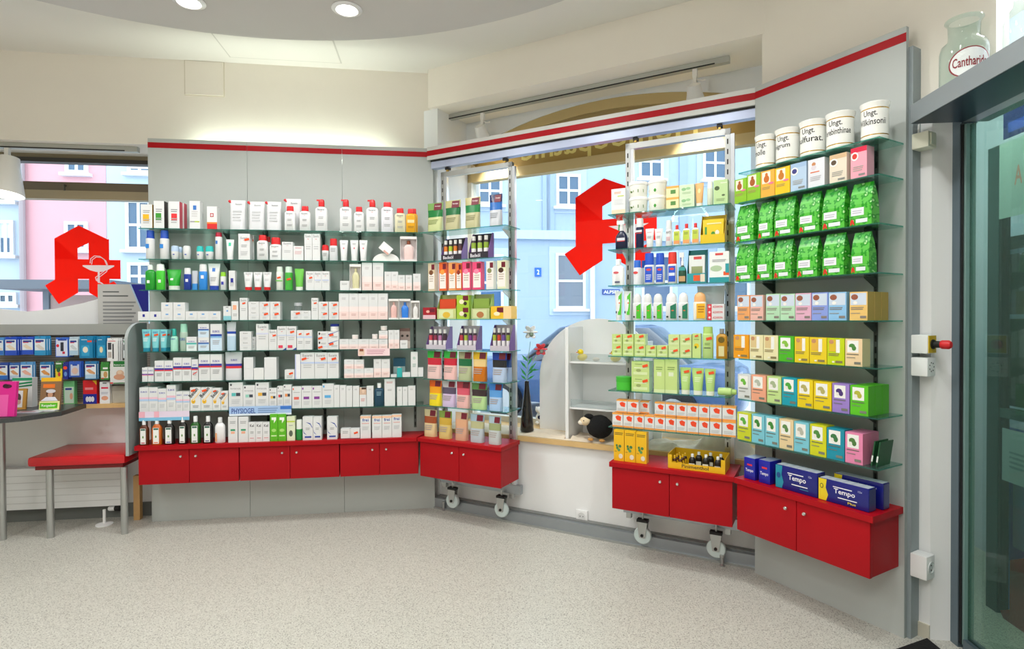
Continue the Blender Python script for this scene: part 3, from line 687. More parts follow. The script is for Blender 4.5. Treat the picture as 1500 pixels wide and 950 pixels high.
def windowbox(w, h, d=.05, base='f2f0ee', inner='e8b8b4', cap='f0f0f0', **k):
    t = empty('window_carton'); b = MB(); m = mat(base, .42); f = .12 * w
    b.box(-w / 2, w / 2, d * .75, d, 0, h, m); b.box(-w / 2, -w / 2 + .002, 0, d * .75, 0, h, m); b.box(w / 2 - .002, w / 2, 0, d * .75, 0, h, m)
    b.box(-w / 2 + .002, w / 2 - .002, 0, d * .75, 0, h * .08, m); b.box(-w / 2 + .002, w / 2 - .002, 0, d * .75, h * .9, h, m)
    b.build('box', t)
    b = MB(); b.loft([(h * .082, w * .28, d * .25, 2.5), (h * .55, w * .32, d * .28, 2.5), (h * .66, w * .2, d * .2, 2), (h * .7, w * .1, d * .12, 2)], mat(inner, .3), n=14); b.build('bottle', t, loc=(0, d * .4, 0))
    b = MB(); b.lathe([(w * .11, h * .7), (w * .11, h * .84)], mat(cap, .4), n=12); b.build('cap', t, loc=(0, d * .4, 0))
    return t
def bottle(w, h, d=None, body='e4e6e7', cap='d81e24', capf=.18, shape='rect', style='flip', arts=(), lab=None, st=None, name='bottle', label=None, shoulder=.1, clear=False, **k):
    """standing bottle; style: flip, pump, dome, disc, spray, screw"""
    t = empty(name); d = d or w * .62; p = {'rect': 4.5, 'oval': 2.6, 'round': 2}[shape]
    if shape == 'round': d = w
    hb = h * (1 - capf); r = w / 2; ry = d / 2; sh = h * shoulder
    nk = {'flip': .62, 'pump': .34, 'dome': .9, 'disc': .7, 'spray': .3, 'screw': .36, 'can': .9}[style]
    bm_ = glassy('clear_' + body, body, diff=body, dfac=.6) if clear else mat(body, .3)
    b = MB(); secs = [(0, r * .93, ry * .93, p), (h * .012, r, ry, p), (hb - sh, r, ry, p)]
    for f in (.4, .75, 1.0):
        q = 1 - (1 - nk) * f ** 2; secs.append((hb - sh + sh * f, r * q, ry * q, p + (2 - p) * f))
    b.loft(secs, bm_, n=24)
    if lab:
        lm = mat(lab[4], .45); x0, z0, x1, z1 = lab[:4]
        yl = -ry - .0006
        b.poly([((x0 - .5) * w, yl, z0 * hb), ((x1 - .5) * w, yl, z0 * hb), ((x1 - .5) * w, yl, z1 * hb), ((x0 - .5) * w, yl, z1 * hb)], lm)
    b.art(arts, w, hb, -ry - .0008); b.build('body', t, loc=(0, ry, 0))
    cm = mat(cap, .35); b = MB(); n = nk
    if style in ('flip', 'disc', 'can', 'dome'):
        e = {'flip': 3, 'disc': 2.2, 'can': 2, 'dome': 2}[style]; q = 1.04 if style in ('flip', 'disc') else 1.0
        if style == 'dome': b.loft([(hb, r * n, ry * n, 2), (hb + h * capf * .5, r * n * .98, ry * n * .98, 2), (hb + h * capf * .8, r * n * .8, ry * n * .8, 2), (h, r * n * .35, ry * n * .35, 2)], cm, n=20)
        else: b.loft([(hb, r * n * q, ry * n * q, e), (h - h * capf * .12, r * n * q * .95, ry * n * q * .95, e), (h, r * n * q * .86, ry * n * q * .86, e)], cm, n=20)
    elif style == 'screw':
        b.loft([(hb - .001, r * n * 1.15, r * n * 1.15, 2), (h - h * capf * .1, r * n * 1.15, r * n * 1.15, 2), (h, r * n, r * n, 2)], cm, n=16)
    elif style == 'pump':
        hc = h * capf
        b.loft([(hb, r * .5, ry * .6, 2.4), (hb + hc * .5, r * .5, ry * .6, 2.4), (hb + hc * .86, r * .46, ry * .5, 2.4), (h, r * .3, ry * .35, 2.4)], cm, n=16)
        b.box(-r * .8, -r * .1, -ry * .22, ry * .22, h - hc * .22, h - hc * .02, cm)
    elif style == 'spray':
        hc = h * capf
        b.loft([(hb, r * .34, r * .34, 2), (hb + hc * .3, r * .34, r * .34, 2), (hb + hc * .34, r * .22, r * .22, 2), (hb + hc * .62, r * .24, r * .3, 2)], cm, n=14)
        b.box(-r * .75, r * .4, -r * .22, r * .22, hb + hc * .62, h, cm)
        tg = mat(k.get('trigger', cap), .4)
        b.prism([(-r * .5, hb + hc * .62), (-r * .3, hb + hc * .62), (-r * .42, hb + hc * .05), (-r * .55, hb + hc * .05)], -r * .12, r * .12, tg)
    b.build({'spray': 'spray_head', 'pump': 'pump'}.get(style, 'cap'), t, loc=(0, ry, 0))
    if st: sticker(t, (st[0] - .5) * w, -.0015, st[1] * hb, .25, min(w * .55, .03), min(w * .26, .014))
    return t
def can(w, h, body='e4e6e7', cap='2450b8', capf=.28, arts=(), **k):
    return bottle(w, h, body=body, cap=cap, capf=capf, shape='round', style='can', arts=arts, name='spray_can', shoulder=.03)
def rollon(w, h, body='e4e6e7', cap='bcd4f0', capf=.42, arts=(), **k):
    t = empty('roll_on'); r = w / 2; hb = h * (1 - capf)
    b = MB(); b.lathe([(r * .75, 0), (r * .82, .002), (r * .98, hb * .7), (r, hb)], mat(body, .3), n=20); b.art(arts, w, hb, -r - .0005); b.build('body', t, loc=(0, r, 0))
    b = MB(); b.lathe([(r, hb), (r * .98, hb + (h - hb) * .5), (r * .85, h - .003), (r * .6, h)], mat(cap, .3), n=20); b.build('cap', t, loc=(0, r, 0))
    return t
def tubep(w, h, body='e4e6e7', cap='e4e6e7', capf=.14, arts=(), st=None, d=None, **k):
    """tube standing on its cap, flat crimp on top"""
    t = empty('tube'); rc = w * .36; hc = h * capf; d = w * .6
    b = MB(); b.loft([(0, rc, rc * .8, 2.2), (hc, rc * 1.02, rc * .82, 2.2)], mat(cap, .35), n=20); b.build('cap', t, loc=(0, d / 2, 0))
    b = MB(); secs = []
    for i in range(6):
        f = i / 5; secs.append((hc + (h - hc) * f * .94, rc * 1.0 + (w / 2 - rc) * f, rc * .8 * (1 - f ** 1.6) + .0015, 2.2))
    secs.append((h, w / 2, .0012, 2.2)); b.loft(secs, mat(body, .35), n=20)
    # print follows the sloping front
    q = MB(); q.art(arts, w * .8, h - hc, 0, 0, hc)
    for v in range(len(q.v)):
        x, y, z = q.v[v]; f = max(0, min(1, (z - hc) / ((h - hc) * .94))); q.v[v] = (x, y - (rc * .8 * (1 - f ** 1.6) + .0015) - .0004, z)
    o0 = len(b.v); b.v += q.v
    for f, mi in zip(q.f, q.m): b.face([o0 + i for i in f], q.mats[mi])
    b.build('body', t, loc=(0, d / 2, 0))
    if st: f = st[1]; sticker(t, (st[0] - .5) * w * .8, d / 2 - (rc * .8 * (1 - f ** 1.6) + .0015) - .003, hc + st[1] * (h - hc), .25, min(w * .5, .028), min(w * .24, .013))
    return t
def pouch(w, h, d=None, bands=(('e8e8e8', 1),), arts=(), name='pouch', flat=.0, taper=.0, rough=.28, matmix=None, side=None, spout=None, st=None, foot=.92, **k):
    """stand-up bag: wide foot, flat sealed top; bands from bottom up as (colour, upper fraction)"""
    t = empty(name); d = d or w * .5; n = 20; K = 12
    ms = [(mat(c, rough) if isinstance(c, str) else c, f) for c, f in bands]
    secs = []
    rnd = random.Random(int(w * 1e5) + int(h * 1e5))
    for i in range(K + 1):
        f = i / K
        ry = (d / 2) * (1 - f ** 1.5) * (1 + .05 * math.sin(f * 9)) + .0016
        rx = w / 2 * (foot + (1 - foot) * f) * (1 - .03 * math.sin(f * math.pi)) * (1 - taper * f)
        secs.append((f * h * .999, rx, ry, 3.2, rnd.uniform(-.003, .003) * w * 4 * f, rnd.uniform(-.01, .01) * d))
    def mf(k_, i, n_):
        f = (k_ + .5) / K
        if side is not None and side and abs(math.cos(2 * math.pi * (i + 1) / n_)) > .93: return mat(side, rough)
        for m, u in ms:
            if f <= u: return m
        return ms[-1][0]
    b = MB(); b.loft(secs, ms[0][0], n=n, mf=mf)
    q = MB(); q.art(arts, w * .9, h, 0, 0, 0)
    for v in range(len(q.v)):
        x, y, z = q.v[v]; f = max(0, min(1, z / h)); q.v[v] = (x, y - ((d / 2) * (1 - f ** 1.5) * (1 + .05 * math.sin(f * 9)) + .0016) - .0012, z)
    o0 = len(b.v); b.v += q.v
    for f, mi in zip(q.f, q.m): b.face([o0 + i for i in f], q.mats[mi])
    b.build('bag', t, loc=(0, d / 2, 0))
    if spout:
        b = MB(); T = Matrix.Translation((-w * .42, 0, h * .9)) @ Matrix.Rotation(-.7, 4, 'Y')
        b.lathe([(w * .05, 0), (w * .05, w * .1), (w * .085, w * .1), (w * .085, w * .22), (w * .06, w * .24)], mat(spout, .4), n=12, T=T); b.build('spout', t, loc=(0, d / 2, 0))
    if st: sticker(t, (st[0] - .5) * w, d / 2 - (d / 2) * (1 - st[1] ** 1.5) - .004, st[1] * h)
    return t
def jar(w, h, body='f2f0ee', lid='f2f0ee', lidf=.35, arts=(), clear=False, **k):
    t = empty('jar'); r = w / 2; hb = h * (1 - lidf)
    b = MB(); b.lathe([(r * .9, 0), (r * .96, .001), (r * .96, hb)], CLEAR if clear else mat(body, .3), n=24); b.art(arts, w * .7, hb, -r * .97); b.build('body', t, loc=(0, r, 0))
    b = MB(); b.lathe([(r, hb), (r, h - .001), (r * .94, h)], mat(lid, .35), n=24); b.build('lid', t, loc=(0, r, 0))
    return t
def tub(w, h, lid='f6f6f2', body='f2f3ea', arts=(), **k):
    t = empty('tub'); r = w / 2
    b = MB(); b.lathe([(r * .88, 0), (r * .9, .002), (r * .96, h * .8)], mat(body, .35), n=28)
    q = MB(); q.art(arts, w * .85, h * .8, 0, 0, 0)
    for v in range(len(q.v)):
        x, y, z = q.v[v]; rr = r * (.9 + .06 * z / (h * .8)) + .0006; q.v[v] = (x, -math.sqrt(max(1e-6, rr * rr - x * x)) + y, z)
    o0 = len(b.v); b.v += q.v
    for f, mi in zip(q.f, q.m): b.face([o0 + i for i in f], q.mats[mi])
    b.build('body', t, loc=(0, r, 0))
    b = MB(); b.lathe([(r * .99, h * .8), (r, h * .82), (r, h * .96), (r * .95, h)], mat(lid, .35), n=28); b.build('lid', t, loc=(0, r, 0))
    return t
def tray(w, h, d=.07, base='2c2430', side='7a5a9c', colors=(), n=4, text=None, arts=(), back=1.0, frontf=.25, item='tube', **k):
    """shelf-ready display tray holding upright tubes or sachets"""
    t = empty('display_tray'); m = mat(base, .45); sm = mat(side, .45); tk = .0015
    b = MB(); b.box(-w / 2, w / 2, 0, tk, 0, h * frontf, m); b.box(-w / 2, w / 2, tk, d, 0, tk, m); b.box(-w / 2, w / 2, d - tk, d, tk, h * back, m, front=sm if k.get('inner') else None)
    for x in (-w / 2, w / 2 - tk):
        v0 = len(b.v); P = [(0, tk), (d, tk), (d, h * back), (d * .7, h * back), (0, h * frontf)]
        b.v += [(x, y, z) for y, z in P] + [(x + tk, y, z) for y, z in P]
        b.face([v0 + i for i in range(5)], sm); b.face([v0 + 5 + i for i in reversed(range(5))], sm)
        for i in range(5): j = (i + 1) % 5; b.face((v0 + i, v0 + 5 + i, v0 + 5 + j, v0 + j), sm)
    b.art(arts, w, h * frontf)
    b.build('tray', t)
    cw = (w - .008) / n
    if item == 'tube':
        for i in range(n):
            c = colors[i % len(colors)]
            q = MB(); r = cw * .36; hh = h * .88
            q.lathe([(r, .002), (r, hh * .45), (r, hh * .7), (r * .9, hh * .8)], mat('e9e6ea', .3), n=12, mf=lambda kk, ii, nn: mat(c, .35) if kk == 1 else (mat('3c3038', .35) if kk == 2 else None))
            q.build('sample_tube', t, loc=(-w / 2 + .004 + cw * (i + .5), d * .3, 0))
            q = MB(); q.lathe([(r * .75, hh * .8), (r * .75, hh)], mat('dcdcd8', .3), n=12); q.build('tube_cap', t, loc=(-w / 2 + .004 + cw * (i + .5), d * .3, 0))
    elif item == 'sachet':
        for i in range(n):
            q = MB(); q.box(-w * .42, w * .42, 0, .003, .002, h * .82, mat(colors[i % len(colors)], .35)); q.art(k.get('sart', ()), w * .84, h * .82); q.build('sachet', t, loc=(0, d * .25 + i * (d * .55 / n), 0))
    return t
def place(o, F, s, off, z):
    o.location = F.w(s, off, z); o.rotation_euler = (o.rotation_euler.x, o.rotation_euler.y, F.t + o.rotation_euler.z)
def row(u, i, items, sb=.012):
    """items: (fn, x0, x1, ytop, look, kwargs) placed on shelf i of unit u by the pixel columns of their front face"""
    F = UF[u]; counter = i == 7 and u != 'R' or i == 8
    z = ZC if counter else ZS[u][i]
    o0 = {'L': .21, 'M1': .235, 'M2': .255, 'R': .222}[u] if counter else OF[u]
    for it in items:
        fn, x0, x1, yt, look = it[:5]; k = dict(it[5]) if len(it) > 5 else {}
        o = o0 - sb - k.pop('back', 0); nst = k.pop('stack', 1); deep = k.pop('deep', 1); cat = k.pop('cat', None)
        zb = z + k.pop('lift', 0) + .0004
        s0, _ = F.bp(x0, yt + 10, o); s1, _ = F.bp(x1, yt + 10, o); h = F.bp((x0 + x1) / 2, yt, o)[1] - zb
        w = (s1 - s0) - .0012
        if 'hpx' in k: h = F.bp((x0 + x1) / 2, yt, o)[1] - F.bp((x0 + x1) / 2, yt + k['hpx'], o)[1]
        if not counter and i > 0: h = min(h, ZS[u][i - 1] - GT - .004 - zb)
        hh = h / nst
        dep = k.pop('d', None)
        if fn is carton and dep is None: dep = min(max(w * .85, .03), .075)
        for g in range(deep):
            for j in range(nst):
                kk = dict(k)
                if dep: kk['d'] = dep
                if 'sts' in k: kk['st'] = k['sts'][j]
                ob = fn(w=w, h=hh - .0006, **kk)
                place(ob, F, (s0 + s1) / 2 + g * k.get('dshift', 0), o - g * ((dep or w) + .002), zb + j * hh)
                lk = look
                if nst == 2: lk = ('lower ', 'upper ')[j] + lk
                elif nst == 3: lk = ('bottom ', 'middle ', 'top ')[j] + lk
                if g: lk = ('', 'second-row ', 'third-row ', 'fourth-row ')[g] + lk
                PENDING.append((ob, lk, cat or {carton: 'carton', bottle: 'bottle', can: 'spray can', rollon: 'deodorant', tubep: 'tube', pouch: 'pouch', jar: 'jar', tub: 'tub', tray: 'display tray', windowbox: 'carton'}.get(fn, 'carton'), u, 7 if (u != 'R' and counter) else i, s0))
def finish_labels():
    by = {}
    for p in PENDING: by.setdefault((p[3], p[4], p[1]), []).append(p)
    for (u, i, look), ps in by.items():
        ps.sort(key=lambda p: p[5])
        last = 8 if u == 'R' else 7
        rp = RP[u] + (' red counter' if i == last else ' %s shelf' % RN[i])
        for n, p in enumerate(ps):
            lab = '%s on %s' % (look, rp) if len(ps) == 1 else '%s %s from left on %s' % (ORD[n], look, rp)
            tag(p[0], lab, p[2], '%s items on %s' % (p[2], rp))
# ---------------------------------------------------------------- print presets
G1, G2 = 'a8abad', '8d9092'
def A_eu(extra=()): return [('t', 'Eucerin', .2, .8, .8, .88, '7d8084'), ('p', [(.38, .77), (.5, .74), (.62, .77), (.5, .755)], 'd8343c'), ('l', .25, .55, .75, 2, .06, G1), ('l', .2, .3, .8, 3, .06, 'c2c5c8')] + list(extra)
def A_sq(c, x=.5, z=.62, s=.22, lines=True): return [('b', x - s, z - s * .5, x + s, z + s * .5, c)] + ([('l', .2, .35, .8, 3, .07, G1)] if lines else [])
def A_band(c1, c2, txt='EUBOS', z=.62, low=None):
    a = [('t', txt, .2, z + .12, .8, z + .2, '3a3fae'), ('b', 0, z - .02, 1, z + .06, c1), ('b', 0, z - .08, 1, z - .02, c2), ('l', .2, z - .2, .8, 3, .06, G1)]
    if low: a.insert(0, ('b', 0, 0, 1, z - .08, low))
    return a
def A_pink(): return [('b', 0, 0, 1, .3, 'f6dcd8'), ('b', 0, .3, 1, .5, 'f8e8e6'), ('l', .3, .82, .7, 2, .05, 'c4c4c6'), ('l', .25, .2, .75, 2, .05, 'd8b0aa')]
def A_top(c, z=.86): return [('t', 'Eucerin', .15, z, .85, z + .1, '8a8d90'), ('p', [(.35, z - .04), (.5, z - .08), (.65, z - .04), (.5, z - .06)], c), ('l', .2, .5, .8, 2, .08, 'c2c5c8')]
BOTE = [('t', 'Eucerin', .22, .82, .78, .9, '7d8084'), ('p', [(.38, .79), (.5, .76), (.62, .79), (.5, .775)], 'd8343c'), ('l', .3, .55, .7, 2, .06, G1), ('l', .25, .28, .75, 2, .06, G1)]
W = 'e4e6e7'
# ---- LEFT WALL, shelf 1
row('L', 0, [
 (carton, 206, 223, 299, 'cream carton with yellow square', dict(side='c8992c', arts=[('l', .2, .72, .8, 2, .07, G2)] + A_sq('f0b820', .45, .45, .27))),
 (carton, 225, 240.5, 294, 'cream carton with green square and dark side', dict(side='2a2c26', arts=[('l', .2, .68, .8, 2, .07, G2)] + A_sq('3f9a34', .45, .42, .27))),
 (carton, 247, 263, 294.7, 'cream carton with red square and striped side', dict(side='c8455a', deep=2, dshift=.008, d=.045, arts=[('l', .2, .68, .8, 2, .07, G2)] + A_sq('e8343a', .5, .42, .27))),
 (carton, 277.4, 293, 294, 'white carton with small blue square and lime line', dict(arts=A_sq('3a78c8', .5, .76, .16, 0) + [('b', .05, .24, .5, .28, '9a9c9c'), ('b', .5, .24, .95, .28, 'b8d430'), ('l', .2, .6, .8, 3, .08, 'd0d0d0')])),
 (carton, 303, 318, 302, 'white carton with red cross and orange foot', dict(arts=[('b', 0, 0, 1, .24, 'd8262a'), ('b', 0, .24, 1, .31, 'f08a3c'), ('b', .32, .54, .66, .7, 'b82a34'), ('b', .46, .56, .52, .68, 'ffffff'), ('b', .38, .6, .6, .64, 'ffffff')])),
 (pouch, 335, 358.5, 292, 'silver refill pouch with red spout', dict(bands=[('d9dbde', 1)], spout='e0202a', arts=[('t', 'Eucerin', .35, .84, .8, .89, '7d8084'), ('l', .2, .6, .8, 4, .1, 'c2c5c8')], d=.05, foot=.97)),
 (pouch, 363, 386.5, 294, 'silver refill pouch with red spout', dict(bands=[('d9dbde', 1)], spout='e0202a', arts=[('t', 'Eucerin', .35, .84, .8, .89, '7d8084'), ('l', .2, .6, .8, 4, .1, 'c2c5c8')], d=.05, foot=.97)),
 (pouch, 389, 411, 294, 'silver refill pouch with red spout', dict(bands=[('d9dbde', 1)], spout='e0202a', arts=[('t', 'Eucerin', .35, .84, .8, .89, '7d8084'), ('l', .2, .6, .8, 4, .1, 'c2c5c8')], d=.05, foot=.97)),
 (pouch, 417, 440, 290, 'silver refill pouch with red spout', dict(bands=[('dddfe2', 1)], spout='e0202a', d=.045, back=.07, foot=.97, arts=[('t', 'Eucerin', .35, .84, .8, .89, '7d8084')])),
 (bottle, 416, 432, 301, 'white bottle with low red cap', dict(capf=.2, arts=BOTE)),
 (bottle, 438, 454, 301, 'white bottle with low red cap', dict(capf=.2, arts=BOTE)),
 (bottle, 461, 479, 291, 'tall white bottle with red pump', dict(capf=.22, style='pump', arts=BOTE)),
 (bottle, 497, 515, 291, 'tall white bottle with red pump', dict(capf=.22, style='pump', arts=BOTE)),
 (bottle, 518, 533, 302, 'white bottle with low red cap', dict(capf=.2, arts=BOTE)),
 (bottle, 536, 554, 291.5, 'tall white bottle with red pump', dict(capf=.22, style='pump', arts=BOTE)),
 (bottle, 558, 576, 295, 'pale lilac white bottle with red cap', dict(capf=.16, body='e6e6ee', style='flip', arts=BOTE)),
 (bottle, 578, 594, 304, 'translucent beige bottle with red cap', dict(capf=.2, body='d8d4b4', arts=BOTE)),
 (bottle, 594.5, 609, 305, 'yellow oil bottle with red cap', dict(capf=.2, body='e8a818', arts=[('b', .15, .5, .85, .66, 'e8d8a0'), ('l', .2, .3, .8, 2, .06, 'a87818')])),
 (bottle, 600, 612, 305, 'rear yellow oil bottle with red cap', dict(capf=.2, body='e8a818', back=.055)),
])
# ---- shelf 2
TEAL = '2fb8b8'
row('L', 1, [
 (can, 211, 224, 336.5, 'white aerosol can with blue cap', dict(arts=A_sq('2f86d8', .35, .62, .2, 0))),
 (can, 231.7, 245, 336.5, 'white aerosol can with blue cap', dict(arts=A_sq('2f86d8', .35, .62, .2, 0))),
 (rollon, 248.6, 260, 359, 'roll-on deodorant with pale blue cap', dict(arts=A_sq('3050b0', .5, .6, .12, 0))),
 (rollon, 259.5, 266, 361, 'small rear roll-on deodorant with pale blue cap', dict(back=.05)),
 (rollon, 266, 277.4, 359, 'plain white roll-on deodorant', dict(cap=W, arts=A_sq('3050b0', .5, .6, .12, 0))),
 (rollon, 286, 296.5, 359.6, 'roll-on deodorant with turquoise cap', dict(cap='34c4c0', arts=A_sq('3050b0', .4, .6, .12, 0))),
 (rollon, 299, 311, 359.6, 'roll-on deodorant with turquoise cap', dict(cap='34c4c0', arts=A_sq('3050b0', .4, .6, .12, 0))),
 (can, 313.5, 324, 339.7, 'white aerosol can with crimson cap', dict(cap='b81838', capf=.16, arts=A_sq('3a78c8', .35, .75, .14, 0))),
 (tubep, 330, 342, 350, 'white tube with green mark', dict(arts=A_sq('3cc8a0', .5, .72, .2, 0))),
 (carton, 349, 366, 342, 'tall white carton with orange sticker', dict(deep=2, dshift=.008, arts=A_eu(), st=(.75, .78))),
 (bottle, 375.4, 391.6, 343.4, 'white bottle with round red cap', dict(style='disc', capf=.22, arts=BOTE)),
 (bottle, 384, 397, 346, 'rear white bottle with round red cap', dict(style='disc', capf=.22, back=.07)),
 (bottle, 393.4, 412, 347, 'broad white bottle with red pump cap', dict(style='disc', capf=.3, shape='oval', arts=BOTE)),
 (carton, 413, 429, 354, 'plain small white carton', dict(arts=A_top('d0a0a4'))),
 (carton, 429.4, 444.6, 360, 'short white carton with pinkish print', dict(arts=[('l', .2, .85, .8, 1, .06, 'd8343c'), ('l', .15, .6, .85, 3, .08, 'e0b4b8')])),
 (carton, 445.7, 457, 342, 'tall white carton', dict(arts=A_top('d8343c') + [('b', 0, .6, 1, .605, 'b8babc')])),
 (carton, 457.2, 468.7, 342, 'tall white carton', dict(arts=A_top('d8343c') + [('b', 0, .6, 1, .605, 'b8babc')])),
 (rollon, 470.4, 481, 358, 'roll-on deodorant with red dome cap', dict(cap='d81e24', capf=.36, body='eceeef', arts=[('l', .2, .7, .8, 3, .12, G1)])),
 (bottle, 482, 494, 349, 'grey white spray with tall red cap', dict(style='can', capf=.32, body='e4e8ec', shape='oval', arts=[('l', .2, .8, .8, 3, .1, G1)])),
 (tubep, 497, 509.5, 351, 'white tube with tiny red print', dict(capf=.12, arts=[('o', .5, .55, .12, .05, 'd88088'), ('l', .25, .8, .75, 2, .05, G1)])),
 (tubep, 512.4, 524.7, 351, 'white tube with tiny red print', dict(capf=.12, arts=[('o', .5, .55, .12, .05, 'd88088'), ('l', .25, .8, .75, 2, .05, G1)])),
 (tubep, 525.7, 538, 351, 'white tube with tiny red print', dict(capf=.12, arts=[('o', .5, .55, .12, .05, 'd88088'), ('l', .25, .8, .75, 2, .05, G1)])),
 (windowbox, 586, 610.5, 346, 'white blister box with brown lid', dict(base='eee8e8', inner='e6ccc8', cap='8a4a30', d=.06)),
])
# half-round leaflet with tilted small box
def halfround(w, h, **k):
    t = empty('leaflet_stand'); b = MB()
    pl = [(-w / 2, 0), (w / 2, 0)] + [(w / 2 * math.cos(a) ** .9 if math.cos(a) > 0 else -w / 2 * abs(math.cos(a)) ** .9, h * .45 * math.sin(a)) for a in [math.pi * i / 12 for i in range(1, 12)]]
    b.prism(pl, .02, .024, mat('f4f0ee', .5)); b.build('half_round_card', t)
    b = MB(); T = Matrix.Translation((0, 0, h * .68)) @ Matrix.Rotation(math.radians(40), 4, 'Y'); b.box(-w * .22, w * .22, .0, .018, -h * .22, h * .22, mat('f4f2f2', .5), T=T)
    T2 = T @ Matrix.Translation((w * .1, 0, -h * .16)); b.box(-w * .11, w * .11, -.002, .0, -h * .05, h * .05, mat('d8a89c', .5), T=T2); b.build('tilted_card', t)
    return t
row('L', 1, [(halfround, 545, 585.4, 354.5, 'white half-round card with tilted little box', dict(cat='leaflet stand'))], sb=.03)
# ---- shelf 3
row('L', 2, [
 (bottle, 211, 226, 387, 'dark green bottle with white pump', dict(body='1f9a2c', cap='eef2ee', style='pump', capf=.2, shape='oval', arts=A_sq('e8f4e8', .4, .4, .14, 0))),
 (bottle, 227, 240, 386.4, 'bright green bottle with white cap', dict(body='46c838', cap='f2f4f2', capf=.25, shape='oval', style='can', shoulder=.02, arts=A_sq('e8f4e8', .5, .45, .16, 0))),
 (tubep, 242, 263.4, 394, 'wide green tube with clear cap', dict(body='22a82c', cap='dfe8e0', capf=.2, arts=A_sq('e8f4e8', .4, .4, .12, 0))),
 (bottle, 268, 279, 392, 'navy bottle with white cap', dict(body='1c3c98', cap=W, capf=.28, shape='oval', style='can', shoulder=.03, arts=A_sq('f0f0f8', .5, .6, .18, 0))),
 (pouch, 280, 289.5, 396, 'silver sachet with blue corner', dict(bands=[('3a90d8', .3), ('c8ccd4', 1)], d=.02, back=.02)),
 (bottle, 290, 302.4, 386.4, 'sky blue bottle with white cap', dict(body='2f8ce0', cap=W, capf=.28, shape='oval', style='can', shoulder=.03, arts=A_sq('f0f0f8', .5, .7, .18, 0))),
 (tubep, 303, 321, 385.4, 'large white tube with blue cap', dict(cap='2448b0', capf=.16, arts=A_sq('3a78d0', .5, .72, .16))),
 (bottle, 321.5, 330, 398, 'slim white bottle with lime cap', dict(cap='8ecf2c', capf=.24, shape='round', style='can', shoulder=.02, arts=A_sq('3a3fae', .5, .5, .22, 0))),
 (carton, 335, 344.5, 396, 'narrow white carton with navy square', dict(arts=A_sq('2a2f96', .5, .5, .22))),
 (tubep, 356, 369.5, 398, 'white tube with red cap', dict(cap='d81e24', capf=.17, arts=A_top('d8343c', .84))),
 (tubep, 370, 383.5, 398, 'white tube with red cap', dict(cap='d81e24', capf=.17, arts=A_top('d8343c', .84))),
 (tubep, 384, 397, 398, 'white tube with red cap', dict(cap='d81e24', capf=.17, arts=A_top('d8343c', .84))),
 (bottle, 403.4, 413.7, 390, 'white spray bottle with green band', dict(body='eef2ec', cap='dce8dc', capf=.22, shape='round', style='can', shoulder=.03, arts=[('b', .0, .48, 1, .54, '6cc050')], st=(.5, .68))),
 (bottle, 416, 427.7, 390, 'clear green bottle with pale cap', dict(body='46b040', cap='cfe6d4', capf=.25, shape='round', style='can', shoulder=.03, st=(.6, .62))),
 (tubep, 430.6, 444.6, 393, 'light green tube with pale cap', dict(body='6cc44c', cap='e8f0e4', capf=.16)),
 (carton, 448, 460, 397, 'white carton with faint blue text', dict(arts=A_top('d8343c', .82), st=(.6, .66))),
 (carton, 460, 471, 397, 'white carton with faint blue text', dict(arts=A_top('d8343c', .82) + [('b', .1, .5, .9, .56, 'c0cce8')])),
 (carton, 471, 482.7, 397, 'white carton with faint blue text', dict(arts=A_top('d8343c', .82) + [('b', .1, .5, .9, .56, 'c0cce8')])),
 (carton, 498, 511.7, 411, 'tiny white carton', dict(arts=[('l', .2, .7, .8, 2, .12, G1)])),
 (windowbox, 512, 529, 386.4, 'white window box with beige bottle', dict(inner='d6d2a8', cap='d6d2a8')),
 (carton, 530, 545, 384.6, 'tall white carton fading to pink', dict(arts=A_pink())),
 (carton, 546, 561.5, 384.6, 'tall white carton fading to pink', dict(arts=A_pink())),
 (carton, 563, 573, 397.5, 'medium pinkish white carton', dict(arts=A_pink())),
 (carton, 573, 583, 397.5, 'medium pinkish white carton', dict(arts=A_pink())),
 (carton, 583, 593.5, 402.6, 'short pinkish white carton', dict(arts=A_pink())),
 (carton, 594, 603.5, 402.6, 'short pinkish white carton', dict(arts=A_pink())),
 (carton, 605, 616, 400.6, 'pinkish white carton at the shelf end', dict(arts=A_pink())),
])
